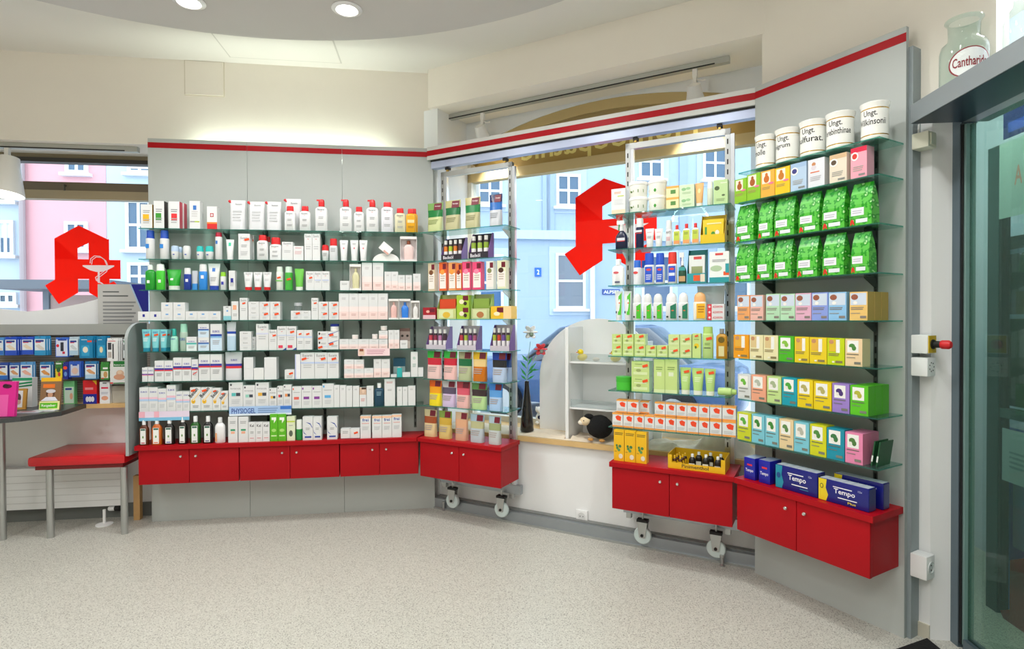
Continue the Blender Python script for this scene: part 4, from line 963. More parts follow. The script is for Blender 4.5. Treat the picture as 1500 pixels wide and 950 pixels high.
# ---- shelf 4
B4 = [('b', .38, .6, .62, .75, '6fa8e0'), ('l', .25, .3, .75, 2, .12, 'd0d2d4')]
N4 = [('b', .4, .4, .6, .7, '2a2f96')]
E4 = [('t', 'Eucerin', .3, .74, .7, .86, '8a8d90'), ('b', .05, .5, .95, .53, 'd4dae4'), ('l', .3, .3, .7, 2, .12, 'c8cacc')]
row('L', 3, [
 (carton, 202, 219, 456, 'low white carton with navy square', dict(arts=N4)), (carton, 219, 236, 456, 'low white carton with navy square', dict(arts=N4)),
 (carton, 236, 253, 442.6, 'low white carton with pale blue mark', dict(arts=B4, stack=2)), (carton, 253.5, 271, 442.6, 'low white carton with pale blue mark', dict(arts=B4, stack=2)),
 (carton, 271.5, 289, 455.5, 'single low white carton with pale blue mark', dict(arts=B4)), (carton, 289, 306, 455.5, 'single low white carton with pale blue mark', dict(arts=B4)), (carton, 306, 323, 455.5, 'single low white carton with pale blue mark', dict(arts=B4)),
 (carton, 327, 338.6, 448, 'white hang carton with aqua foot', dict(arts=[('b', 0, 0, 1, .3, '8cccd8'), ('b', .4, .6, .62, .72, '6fa8e0'), ('b', .35, .9, .65, .94, '5c6064')], d=.03)),
 (carton, 339, 349, 441, 'white carton with apricot square', dict(arts=[('b', .2, .55, .75, .8, 'f4b08c'), ('l', .2, .3, .8, 2, .08, G1)])),
 (carton, 351, 362.5, 436, 'tall narrow carton with orange sticker', dict(arts=A_top('d8343c', .84), st=(.55, .76))),
 (carton, 363.5, 379.7, 441.5, 'flat white carton', dict(arts=E4, stack=2)), (carton, 380, 395, 441.5, 'flat white carton with orange sticker', dict(arts=E4, stack=2, st=(.65, .65))), (carton, 395.3, 410.5, 441.5, 'flat white carton with orange sticker', dict(arts=E4, stack=2, st=(.65, .65))),
 (carton, 426, 441, 454.7, 'low white carton with sticker', dict(arts=E4, st=(.7, .7))), (carton, 441, 455.5, 454.7, 'low white carton', dict(arts=E4)),
 (carton, 456, 466, 436, 'slim tall carton with orange sticker', dict(arts=A_top('d8343c', .84), st=(.6, .76))),
 (carton, 466.3, 480.7, 441.5, 'square white carton with orange sticker', dict(arts=E4, stack=2, st=(.68, .65))), (carton, 481.4, 496, 441.5, 'square white carton with orange sticker', dict(arts=E4, stack=2, st=(.65, .65))),
] + [(carton, a, c, 429.5, 'tall white carton with pink lower half', dict(arts=A_pink())) for a, c in ((496.3, 511), (511, 525), (525, 540), (540, 553.5), (553.5, 568))] + [
 (windowbox, 569, 584, 437.4, 'white window box with pink bottle', dict(inner='e8bcb6', cap='e8bcb6')), (windowbox, 584.5, 601.4, 437.4, 'white window box with blue bottle', dict(inner='2f80e0', cap='2f80e0')), (windowbox, 602, 614.6, 440, 'white window box with clear bottle', dict(inner='e4e4e2', cap='f4f4f2')),
])
h4 = FL_.bp(433, 454.7, .178)[1] - ZS['L'][3]
row('L', 3, [(jar, 430, 441.5, 443, 'clear glass jar standing on low carton', dict(lift=h4 + .0005, clear=True, lid='b8bcc0', lidf=.4))], sb=.025)
# ---- shelf 5
AQ = [('t', 'EUBOS', .15, .8, .85, .88, '2a58a8'), ('l', .2, .5, .8, 3, .07, 'e4f4f4')]
row('L', 4, [(tubep, a, c, 482, 'turquoise tube with teal cap', dict(body='7ecfd6', cap='1f8ca8', capf=.16, arts=AQ, st=(.7, .7))) for a, c in ((206, 220), (220, 232.6), (232.6, 244))] + [
 (tubep, 242, 250, 482, 'rear turquoise tube with teal cap', dict(body='7ecfd6', cap='1f8ca8', capf=.16, back=.06, st=(.6, .7))),
 (bottle, 247.7, 259, 481, 'mint bottle with teal pump', dict(body='a8e0cc', cap='2fb0a4', style='pump', capf=.32, shape='round', arts=[('t', 'EUBOS', .2, .75, .8, .85, '2a58a8')])),
 (bottle, 261.6, 273, 474, 'clear mint foam bottle', dict(body='b4ccbc', cap='a4dcc4', style='can', capf=.3, shape='round', shoulder=.04, arts=[('t', 'EUBOS', .15, .55, .85, .7, '2a58a8')])),
 (carton, 273, 288, 493, 'white carton with teal band', dict(arts=A_band('2fb0a8', '9adcd8', z=.52, low='e8f4f4'))),
 (carton, 290, 306, 474, 'white carton with blue band', dict(stack=2, arts=A_band('2448a8', '88bce8', z=.56, low='d4e8f8'))),
 (carton, 308, 325, 474, 'tall white carton with blue band', dict(arts=A_band('2448a8', '88bce8', z=.56, low='d0e6f8'))),
 (pouch, 331, 345, 471, 'silver foil pouch with blue label', dict(bands=[('b8d4e8', .5), ('dce6f0', .6), ('2448a8', .66), ('c4c8ce', 1)], d=.03)),
 (carton, 351, 368, 485, 'small square white carton', dict(stack=2, arts=E4)), (carton, 368.3, 374.6, 493, 'narrow little white carton', dict(arts=E4, back=.03)),
 (carton, 375, 393, 474, 'tall wide white carton', dict(arts=A_top('d8343c', .84) + [('b', 0, .6, 1, .66, 'd8dcf0')])), (carton, 393.3, 405.6, 482.6, 'white carton with sticker', dict(arts=A_top('d8343c', .84), st=(.7, .72))),
 (carton, 406, 419.5, 477.5, 'white carton with red and blue foot', dict(arts=A_top('d8343c', .84) + [('b', .12, .08, .6, .2, 'e0405c'), ('p', [(.6, 0), (1, .1), (1, 0)], '2a3f9c'), ('b', 0, .6, 1, .64, 'd0dcf4')])), (carton, 419.5, 434, 477.5, 'white carton with red and blue foot', dict(arts=A_top('d8343c', .84) + [('b', .12, .08, .6, .2, 'e0405c'), ('p', [(.6, 0), (1, .1), (1, 0)], '2a3f9c'), ('b', 0, .6, 1, .64, 'd0dcf4')], st=(.6, .76))),
 (carton, 434.6, 445, 483, 'white carton with pale blue band', dict(arts=[('b', 0, .6, 1, .68, 'c4d4f0'), ('l', .2, .4, .8, 2, .08, G1)], st=(.5, .8))), (carton, 445, 457, 483, 'white carton with pale blue band', dict(arts=[('b', 0, .6, 1, .68, 'c4d4f0'), ('l', .2, .4, .8, 2, .08, G1)], st=(.5, .8))),
 (carton, 465.4, 480.7, 485, 'white carton with dark portrait', dict(stack=2, arts=[('o', .16, .75, .08, .14, '3a2c28'), ('l', .3, .7, .8, 2, .1, G1), ('b', 0, .3, 1, .36, 'c4d4f0')], st=(.25, .25))),
 (carton, 480.7, 496, 485, 'white carton with blue diagonal', dict(stack=2, arts=[('p', [(0, .6), (1, 1), (.9, 1), (0, .7)], '2a4fa8'), ('l', .3, .4, .9, 2, .1, G1)], st=(.3, .6))),
] + [(carton, a, c, 496.5, 'small blush white carton', dict(arts=A_pink())) for a, c in ((497, 511), (511, 525), (525, 540.5), (540.5, 554.7), (555, 568))] + [
 (carton, 569, 577, 483, 'slim white carton', dict(arts=A_pink())), (carton, 577, 585, 483, 'slim white carton', dict(arts=A_pink())),
 (carton, 586, 597, 498, 'little white carton before the eye card', dict(arts=[('l', .2, .6, .8, 2, .12, G1)], d=.03)),
 (carton, 585.5, 600.7, 480.4, 'brown card with two dark eyes', dict(base='b09a94', d=.008, back=.06, cat='card', arts=[('b', 0, .0, 1, .35, 'd8c8c0'), ('o', .25, .62, .13, .06, '2c2422'), ('o', .75, .62, .13, .06, '2c2422'), ('b', 0, .85, 1, 1, '7a5a54')])),
])
FLo = .178
zt = FL_.bp(489, 485, FLo)[1] - ZS['L'][4]; zq = FL_.bp(520, 496.5, FLo)[1] - ZS['L'][4]
row('L', 4, [(jar, 482.6, 496, 474, 'white jar with dark blue lid on cartons', dict(lift=zt + .001, lid='1c2f8c', lidf=.35)),
 (jar, 515, 524.5, 490, 'tiny cream jar on blush cartons', dict(lift=zq + .001, body='f4e8e4', lid='f4eeec')), (jar, 544.6, 553, 489, 'tiny cream jar on blush cartons', dict(lift=zq + .001, body='f4e8e4', lid='f4eeec')),
 (carton, 555, 568, 484, 'upper blush white carton', dict(lift=zq + .001, arts=A_pink(), d=.05))], sb=.018)
zu = FL_.bp(561, 484, .172)[1] - ZS['L'][4]
row('L', 4, [(jar, 557, 567, 477, 'tiny cream jar atop two cartons', dict(lift=zu + .002, body='f4e8e4', lid='f4eeec'))], sb=.022)
# ---- shelf 6
UR = lambda: A_band('34349c', 'd83a44', z=.58)
row('L', 5, [
 (carton, 208, 216.3, 538, 'short narrow carton with purple stripe', dict(deep=2, arts=[('t', 'EUBOS', .1, .74, .9, .84, '5a5aa8'), ('b', 0, .48, 1, .56, '6a3f98'), ('b', 0, .42, 1, .48, 'e8a0b0')])), (carton, 216.6, 225, 538, 'short narrow carton with purple stripe', dict(deep=2, arts=[('t', 'EUBOS', .1, .74, .9, .84, '5a5aa8'), ('b', 0, .48, 1, .56, '6a3f98'), ('b', 0, .42, 1, .48, 'e8a0b0')])),
 (carton, 226.5, 240.3, 528, 'white carton with red and navy band', dict(deep=2, arts=UR())), (carton, 240.5, 253, 528, 'white carton with red and navy band', dict(deep=2, arts=UR())), (carton, 253.6, 266.6, 523.6, 'white carton with red and navy band', dict(deep=2, arts=UR())), (carton, 266.8, 280, 523.6, 'white carton with red and navy band', dict(deep=2, arts=UR())),
 (carton, 280.5, 290, 526, 'narrow white carton with red slash', dict(arts=UR() + [('p', [(.2, .28), (.9, .4), (.9, .44), (.2, .32)], 'e03840')])),
 (carton, 291, 307.7, 518.5, 'tall white carton with red navy band', dict(deep=2, arts=UR())), (carton, 308, 325, 518.5, 'tall white carton with red navy band', dict(deep=2, arts=UR())),
 (pouch, 328, 353.6, 515, 'large silver pouch with red navy band', dict(bands=[('d4d6da', .42), ('d83a44', .5), ('34349c', .58), ('ccced4', 1)], d=.045, arts=[('t', 'EUBOS', .35, .68, .75, .75, '5a5aa8')])),
 (carton, 357, 371, 523, 'plain pale grey carton', dict(base='e4e6e8', side='c4c8cc', stack=2, deep=1)), (carton, 371.5, 386.5, 538.7, 'single low grey white carton', dict(base='e8eaea')), (carton, 387, 405, 523, 'broad pale grey carton', dict(base='e4e6e8', stack=2)),
 (carton, 417, 431.5, 541, 'small low carton with orange sticker', dict(st=(.65, .6), arts=[('l', .2, .3, .8, 2, .15, G1)])), (carton, 432, 440, 518.5, 'tall carton with violet edge', dict(base='eef0f6', side='b8c0e8', arts=[('b', 0, 0, .2, 1, 'c4ccf0')])),
 (carton, 440.3, 460.6, 516, 'big white carton with blue lines', dict(arts=A_top('d8343c', .84) + [('b', 0, .58, 1, .64, 'c0d0f0')], st=(.25, .76))), (carton, 460.8, 479, 516, 'big white carton with blue lines', dict(arts=A_top('d8343c', .84) + [('b', 0, .58, 1, .64, 'c0d0f0')], st=(.7, .76))), (carton, 479.2, 496, 516, 'big white carton with blue lines', dict(arts=A_top('d8343c', .84) + [('b', 0, .58, 1, .64, 'c0d0f0')], st=(.6, .76), deep=2)),
 (carton, 504, 518.5, 526.4, 'small rosy white carton', dict(stack=2, arts=A_pink())), (carton, 518.7, 533, 526.4, 'small rosy white carton', dict(stack=2, arts=A_pink())), (carton, 533.2, 547, 539, 'lone small rosy carton', dict(arts=A_pink())), (carton, 547.3, 558.5, 525.6, 'upright rosy carton', dict(arts=A_pink())), (carton, 558.7, 571, 525.6, 'upright rosy carton', dict(arts=A_pink())),
 (carton, 576, 593.6, 524.4, 'dark teal box with silver foot', dict(base='12506a', back=.06, arts=[('b', 0, 0, 1, .55, '9ab0b0'), ('o', .5, .45, .15, .1, 'd8e0dc')])), (carton, 581.5, 589, 538.7, 'little turquoise upright carton', dict(base='2fb4b4', d=.02)), (carton, 572.5, 581, 548, 'flat white carton', dict(d=.03)), (carton, 589.5, 601, 545, 'flat white carton', dict(d=.03)),
 (carton, 601.7, 611.8, 515, 'tall thin white carton with green print', dict(arts=[('o', .5, .75, .22, .06, 'b8d0c8'), ('l', .25, .5, .75, 3, .05, '8ab0a4')])), (carton, 612.3, 620, 538, 'white cube carton at the shelf end', dict()),
])
# ---- shelf 7
PB = [('t', 'EUBOS', .15, .78, .85, .85, '4a4fb0'), ('b', 0, .52, 1, .6, 'f0c4d4'), ('b', 0, .44, 1, .52, 'b4d0f0'), ('l', .2, .3, .8, 3, .06, 'c8ccd0')]
BD = [('o', .3, .4, .2, .1, 'f0c02c'), ('o', .3, .4, .07, .04, 'd89818'), ('p', [(.2, .45), (.95, .85), (.95, .78), (.3, .4)], 'f4d8a8'), ('tr', 'Bedan', .12, .55, 1.1, .16, .9, '2c2c30'), ('l', .25, .2, .8, 2, .06, G1)]
def PH(c, c2='3a3f48'): return [('t', 'PHYSIOGEL', .12, .74, .88, .8, '9a9da0'), ('b', .1, .88, .22, .95, c2), ('b', .2, .5, .5, .62, c), ('b', .52, .5, .82, .62, '3f4652'), ('l', .2, .35, .8, 3, .06, 'c8ccd0')]
def PM(c): return [('b', .06, .84, .2, .93, c), ('l', .15, .72, .85, 1, .05, 'a8abad'), ('b', .2, .4, .75, .52, c), ('l', .2, .28, .8, 3, .06, 'c8ccd0')]
row('L', 6, [(carton, a, c, t_, 'white carton with pink and blue stripe', dict(deep=2, arts=PB)) for a, c, t_ in ((204, 217.8, 567), (218, 231, 567), (231.2, 243.8, 569), (244, 257.4, 563.6), (257.6, 267.6, 573), (267.8, 277.8, 573))] + [
 (carton, a, c, t_, 'white carton with yellow flower and diagonal name', dict(arts=BD, st=(.3, .87, .3))) for a, c, t_ in ((278.3, 294, 567), (294.2, 310.8, 567), (311, 323, 568), (323.3, 334, 572.4))] + [
 (carton, 335, 355.7, 559.8, 'large white carton with teal patch', dict(arts=PH('5cc0c0'))), (carton, 356, 373.6, 564, 'white carton with mint patch', dict(arts=PH('9ad4c4'))), (carton, 374, 393.7, 559.8, 'large white carton with amber patch', dict(arts=PH('f0b848'))), (carton, 394, 405.5, 568, 'narrow white carton with amber patch', dict(arts=PH('f0b848'))), (carton, 406, 414.8, 565, 'narrow white carton with red patch', dict(arts=PH('e0484c'))), (carton, 415, 427, 563, 'white carton with orange patch', dict(arts=PH('f09a58'))),
 (carton, 427.7, 441.3, 565.7, 'white carton with coral patch', dict(arts=PM('e8685c'))), (carton, 441.5, 456.8, 565, 'white carton with violet patch', dict(arts=PM('8a3f9c'))), (carton, 457, 471.8, 565, 'white carton with violet patch', dict(arts=PM('8a3f9c'))), (carton, 472, 488.8, 561.5, 'white carton with sky blue patch', dict(arts=PM('5cb0e4'))),
] + [(carton, a, c, t_, 'plain slim white carton', dict(arts=[('l', .3, .85, .7, 2, .05, 'b8babc')])) for a, c, t_ in ((489, 497.4, 563.6), (497.6, 506.8, 564), (507, 516, 565), (516.5, 526.2, 565), (537, 547, 565), (581.5, 589.4, 566.5), (589.7, 597, 566.5), (597.5, 608.4, 565))] + [
 (carton, 526.6, 536.7, 567, 'slim carton with a small face picture', dict(arts=[('b', 0, .62, 1, 1, 'd8b8a0'), ('o', .55, .8, .2, .1, 'e8cdb8'), ('b', .3, .9, 1, 1, '4a3428'), ('l', .2, .4, .8, 3, .06, 'e0a0a0')])),
 (bottle, 548, 562.3, 561, 'dark teal bottle with white cap', dict(body='0f4058', cap='f2f2f2', style='screw', capf=.2, shape='rect', arts=[('l', .25, .75, .75, 3, .08, '8fb0bc')])),
 (carton, 563, 578.5, 553.6, 'tall white carton right of teal bottle', dict(arts=[('l', .2, .88, .8, 2, .04, 'c88080'), ('l', .3, .6, .7, 2, .04, G1)])),
])
# ---- left counter
def DB(body, lc): return dict(body=body, cap='f0f2f4', style='screw', capf=.2, shape='rect', shoulder=.2, lab=(.2, .06, .8, .82, 'f0f2f0'), arts=[('b', .25, .72, .75, .8, '3a6a5c'), ('b', .3, .1, .7, .14, lc), ('o', .5, .4, .08, .06, '6a9a4c')])
FR8 = [('b', 0, .9, 1, 1, 'f4c8a8'), ('t', 'frei', .2, .76, .8, .89, '2a58b0'), ('l', .15, .66, .85, 1, .05, 'e89080'), ('l', .2, .5, .8, 3, .06, 'c4c8cc')]
DU = [('p', [(.3, .78), (.75, .66), (.95, .5), (.95, .56), (.75, .72)], '2a4aa8'), ('p', [(0, .5), (.1, .3), (.4, .22), (.12, .34)], '2a4aa8'), ('b', .2, .1, .85, .17, '2a4aa8'), ('l', .3, .5, .7, 2, .06, G1)]
row('L', 7, [
 (bottle, 202.6, 216, 614.5, 'amber shampoo bottle with red label foot', DB('5c2a10', 'c03048')), (bottle, 221, 235.5, 613, 'orange shampoo bottle with white label', DB('c4621c', 'e07840')), (bottle, 239, 254, 612.5, 'black shampoo bottle with blue label foot', DB('14100e', '3a6ac0')), (bottle, 260, 273, 610, 'black shampoo bottle with grey label foot', DB('12120f', '8a8c88')), (bottle, 277.5, 292, 609.5, 'green shampoo bottle with white label', DB('1c5a18', '3a6a5c')), (bottle, 296, 310.5, 609.5, 'black shampoo bottle with navy label foot', DB('101214', '3a4a7c')),
 (bottle, 313.4, 328.5, 611.5, 'white lotion bottle with orange script', dict(body='eeeef0', cap='e4e6e7', style='screw', capf=.2, shape='oval', shoulder=.18, arts=[('b', .12, .08, .26, .5, 'f0a468')])),
 (carton, 334, 348, 610, 'tall white carton with green orange mark', dict(arts=[('b', .25, .45, .75, .52, '2f9a6c'), ('b', .3, .34, .7, .43, 'f4b494'), ('l', .2, .8, .8, 2, .06, G1)])), (carton, 349, 363.6, 610, 'tall white carton with green orange mark', dict(arts=[('b', .25, .45, .75, .52, '2f9a6c'), ('b', .3, .34, .7, .43, 'f4b494'), ('l', .2, .8, .8, 2, .06, G1)])),
] + [(carton, a, c, 618, 'white carton with thin red line', dict(arts=[('t', 'Kel', .2, .76, .8, .9, '4a4c50'), ('b', .2, .18, .8, .21, 'd88088'), ('l', .25, .5, .75, 2, .07, G1)])) for a, c in ((364, 374), (374.2, 384.4), (384.6, 395))] + [
 (carton, 395.4, 406.8, 606, 'bright green carton', dict(base='5cb81c', arts=[('p', [(.2, .88), (.8, .88), (.8, .78), (.5, .66), (.5, .78), (.2, .78)], 'f2f8ea'), ('o', .5, .4, .3, .06, 'a8dc74'), ('b', .15, .18, .85, .22, 'd8f0b8')])), (carton, 407, 419, 606, 'bright green carton', dict(base='5cb81c', arts=[('p', [(.2, .88), (.8, .88), (.8, .78), (.5, .66), (.5, .78), (.2, .78)], 'f2f8ea'), ('o', .5, .4, .3, .06, 'a8dc74'), ('b', .15, .18, .85, .22, 'd8f0b8')])),
 (carton, 420, 432, 609.5, 'pale green carton with dark drop', dict(base='dfe8c8', arts=[('b', 0, .76, 1, .82, 'c4d850'), ('o', .5, .3, .24, .13, '5a6454'), ('l', .25, .62, .75, 1, .06, G1)])), (bottle, 432.5, 442.5, 615, 'small white bottle with green foot', dict(body='1f8a3c', cap='eef2ee', capf=.45, style='can', shape='round', shoulder=.03)),
 (carton, 443.2, 458.3, 610, 'white carton with blue swoosh', dict(arts=DU)), (carton, 458.5, 471, 610, 'white carton with blue swoosh', dict(arts=DU)), (carton, 479, 494, 610, 'white carton with blue swoosh', dict(arts=DU)),
 (carton, 499, 512.8, 627.6, 'low white carton with dark foot', dict(arts=[('b', 0, 0, 1, .06, '7a2c48'), ('l', .2, .7, .8, 2, .15, G1)])), (carton, 513, 527, 627.6, 'low white carton with sticker', dict(arts=[('b', 0, 0, 1, .06, '7a2c48')], st=(.6, .6))),
 (carton, 527.6, 543, 609, 'white carton with blue script and apricot top', dict(arts=FR8)), (carton, 545, 559.4, 609, 'white carton with blue script and apricot top', dict(arts=FR8)), (carton, 559.6, 573.8, 608.5, 'white carton with blue script and apricot top', dict(arts=FR8)), (carton, 574, 588, 607, 'white carton with blue script and apricot top', dict(arts=FR8)),
])
# shelf edge banners
def banner(F, u, x0, x1, y0, y1, arts, base, label, off=.0):
    o = OF[u] + .001 + off; a0, z1 = F.bp(x0, y0, o); a1, z0 = F.bp(x1, y1, o)
    b = MB(); w, h = a1 - a0, z1 - z0; b.box(-w / 2, w / 2, 0, .0008, 0, h, mat(base, .45)); b.art(arts, w, h)
    tag(b.build('shelf_banner', loc=F.w((a0 + a1) / 2, o + .0008, z0), rot=F.t), label, 'shelf banner', 'banners on the shelf edges')
banner(FL_, 'L', 335.6, 427, 595.5, 606.5, [('b', 0, 0, 1, .2, 'e0ecf8'), ('t', 'PHYSIOGEL', .04, .22, .42, .8, '2a4a9c'), ('l', .46, .68, .78, 3, .22, '7a98c8'), ('b', .82, .6, 1, .95, '3a78d0')], 'a8c8f0', 'pale blue lettered banner on the seventh shelf edge of left wall')
banner(FL_, 'L', 524.4, 571, 510, 520.5, [('b', .02, .1, .2, .9, 'e8c8b4'), ('b', .05, .6, .17, .95, '9a5a44'), ('l', .28, .7, .85, 3, .22, 'd8a0b0')], 'f8dce0', 'pale pink banner with tiny face under the fifth left shelf')
banner(FL_, 'L', 203.4, 277.5, 603, 614.5, [('b', 0, 0, 1, .35, '7cc0e4'), ('b', 0, .35, .12, 1, 'f0b4c4'), ('b', .3, .35, .4, 1, 'f0b4c4')], 'e8d8ec', 'pink and blue banner above the dark shampoo bottles')
# ---- LEFT ROLLING RACK
MAR = '6e1228'
def kp(c1, c2, c3, lab, **k):
    """herbal bath pouch: pale label half, picture band, coloured head with maroon flag"""
    return dict(bands=[(lab, .5), (c2, .72), (c1, 1)], arts=[('b', .45, .74, .98, .97, MAR), ('t', 'Kneipp', .52, .84, .9, .9, 'e8dcdc'), ('l', .15, .38, .8, 3, .06, c3)], d=.055, foot=.84, rough=.22, **k)
row('M1', 0, [
 (pouch, 623, 646, 296, 'bath salt pouch with green bottle picture', kp('7aa45c', '1f7a3c', '8a9a5c', 'c4cc94')), (pouch, 649, 672, 292, 'bath salt pouch with cream green head', kp('b4b07c', '1f6a3c', '8a8a5c', 'bcb890')),
 (pouch, 678, 701, 287.5, 'bath salt pouch with sand label', kp('b8b080', '2a8048', '8a8a5c', 'bcb890')), (pouch, 714, 733, 283, 'bath salt pouch with navy head and grey foot', kp('1c2450', '2f6cb8', '9aa0a8', 'c8ccd2')),
])
TB = [('t', 'Badeöl', .1, .2, .6, .75, 'e8e4ec')]
row('M1', 1, [
 (tray, 646, 676, 347, 'purple tray with citrus bath oil tubes', dict(colors=('d87a2c', 'a8c030', 'd87a2c', '58383c'), n=4, arts=TB, d=.075)), (tray, 686, 715, 340, 'purple tray with green bath oil tubes', dict(colors=('8ca838', '9ab848', '8ca838'), n=3, arts=TB, d=.075)),
])
def kb(c, c2): return dict(base=c, arts=[('b', .08, .08, .92, .62, 'f4eee8'), ('b', .5, .76, .95, .95, MAR), ('o', .45, .66, .3, .09, c2), ('l', .2, .5, .8, 3, .08, 'c8b8a8')], d=.04, top='f6f4f2')
row('M1', 2, [
 (carton, 627, 637, 385, 'beige slim carton with brown picture', kb('d8c4a4', '7a4a2c')), (carton, 643, 654, 384, 'orange slim carton', kb('e86428', 'f4a040')), (carton, 657, 667.5, 384, 'pale orange slim carton with green corner', kb('f0a060', 'f4a040')), (carton, 668, 676, 385, 'orange brown carton', kb('e87838', '8a2c1c')),
 (carton, 677, 689, 383, 'pink carton with magenta blossom', kb('e84878', 'f088a8')), (carton, 692, 705, 383, 'pink carton with magenta blossom', kb('e84878', 'f088a8')), (carton, 712, 723, 382, 'white carton with olive picture', kb('e8e8e4', '8a8c5c')), (carton, 728, 741, 381, 'cream carton with dark nut picture', kb('e4e4c0', '4a2c20')),
])
row('M1', 3, [
 (carton, 619.5, 638, 450, 'crimson berry carton', dict(base='a81828', arts=[('b', 0, 0, 1, .35, 'e8c0c8'), ('o', .4, .65, .14, .12, 'f0b8a8'), ('b', .55, .6, .95, .9, MAR)])),
 (tray, 640, 668, 431, 'lime tray with orange fruit packets', dict(base='c4cc84', side='a4c458', colors=('d84a24',), n=2, item='sachet', frontf=.42, arts=[('b', .1, .1, .85, .9, 'dce4b0'), ('o', .5, .4, .2, .3, 'e8c040')], d=.06)),
 (carton, 669, 687, 432, 'small bath carton', dict(stack=2, base='a8c838', arts=[('b', .5, .55, .95, .95, MAR), ('o', .4, .45, .2, .2, 'f4e8c8'), ('o', .7, .3, .14, .16, '3a2c20')])),
 (tray, 690, 717, 430, 'olive tray with hazel picture packets', dict(base='bcc48c', side='a4c458', colors=('8aa848',), n=2, item='sachet', frontf=.42, arts=[('b', .1, .1, .85, .9, 'd4dca8'), ('o', .5, .4, .2, .3, 'b87848')], d=.06)),
 (carton, 719, 749, 448, 'yellow carton with maroon flag', dict(base='f0c02c', arts=[('b', .3, .5, .65, .9, MAR), ('b', .62, 0, 1, 1, 'f4d49c'), ('o', .3, .4, .16, .16, 'f8ecc0')])),
])
row('M1', 4, [(tray, a, c, t_, 'lilac tray with bath oil vials', dict(base='c8c0cc', side='7a5a9c', colors=cc, n=4, d=.08, frontf=.2)) for a, c, t_, cc in ((624, 653, 478, ('c84858', '8a2c48', 'b878a8', '4a3040')), (669, 697, 477, ('b83848', 'a8b83c', '7a3c8c', 'a85878')), (717.5, 746, 475.6, ('a8b83c', 'c8402c', '6a4a9c', '8a9a38')))])
def sq(c, c2, l): return dict(bands=[(l, .52), (c2, .76), (c, 1)], arts=[('b', .5, .77, .98, .98, MAR), ('l', .15, .4, .8, 3, .07, 'a89c98')], d=.05, foot=.88, rough=.22)
row('M1', 5, [(pouch, a, c, t_, l, sq(*q)) for a, c, t_, l, q in (
 (623, 644, 514, 'green topped pouch with red petals', ('38b048', 'c8283c', 'ecc8c4')), (647, 667, 514, 'green topped pouch with red petals', ('38b048', 'c8283c', 'f0c0bc')), (668.5, 689, 515, 'sage pouch with dark green picture', ('a8a480', '1f6a40', 'b4bc94')), (690, 711, 515, 'amber pouch with yellow head', ('e8b428', 'e8c888', 'c87018')), (718.5, 740, 516, 'navy headed pouch with pale blue label', ('1c3c9c', '26282c', 'b4c8e4')))] + [
 (pouch, 733, 747, 517, 'rear navy headed pouch', dict(sq('1c3c9c', '3a5a98', 'a8c0e4'), back=.06))])
row('M1', 6, [(pouch, a, c, t_, l, sq(*q)) for a, c, t_, l, q in (
 (626, 644.5, 557, 'yellow pouch with orange head', ('e86018', 'f0a018', 'f0d820')), (645, 665.4, 558, 'lilac pouch with grey lavender picture', ('c0b8bc', '5c5068', 'd0bcdc')), (666, 686, 559, 'rose pouch with red blossom', ('b83c48', 'd8586c', 'e8b4b0')), (688, 711, 561, 'light green pouch with dark berries', ('5c8c4c', '3c2c30', 'b4d494')), (713.6, 734, 562, 'sky blue pouch', ('3a7cd0', '5c9cdc', 'a8c8ec')))])
row('M1', 7, [(pouch, a, c, t_, l, dict(sq(*q), back=bk)) for a, c, t_, l, q, bk in (
 (618.5, 637, 600, 'beige pouch with chestnut picture', ('c8b890', '9c4a24', 'dcc494'), .03), (640, 659, 602, 'olive gold pouch', ('7a9440', 'c8a43c', 'd4bc74'), .02), (664, 683, 604, 'tan rose pouch', ('c8a888', 'd8a480', 'd4a488'), .02), (686, 707, 607, 'grey blue pouch with mixed leaves', ('9cb4c4', 'b4b488', 'b8c4cc'), .02), (713, 731.5, 610, 'pale grey pouch with mixed leaves', ('a8bcc8', '9aa474', 'c0c8c8'), .02))])
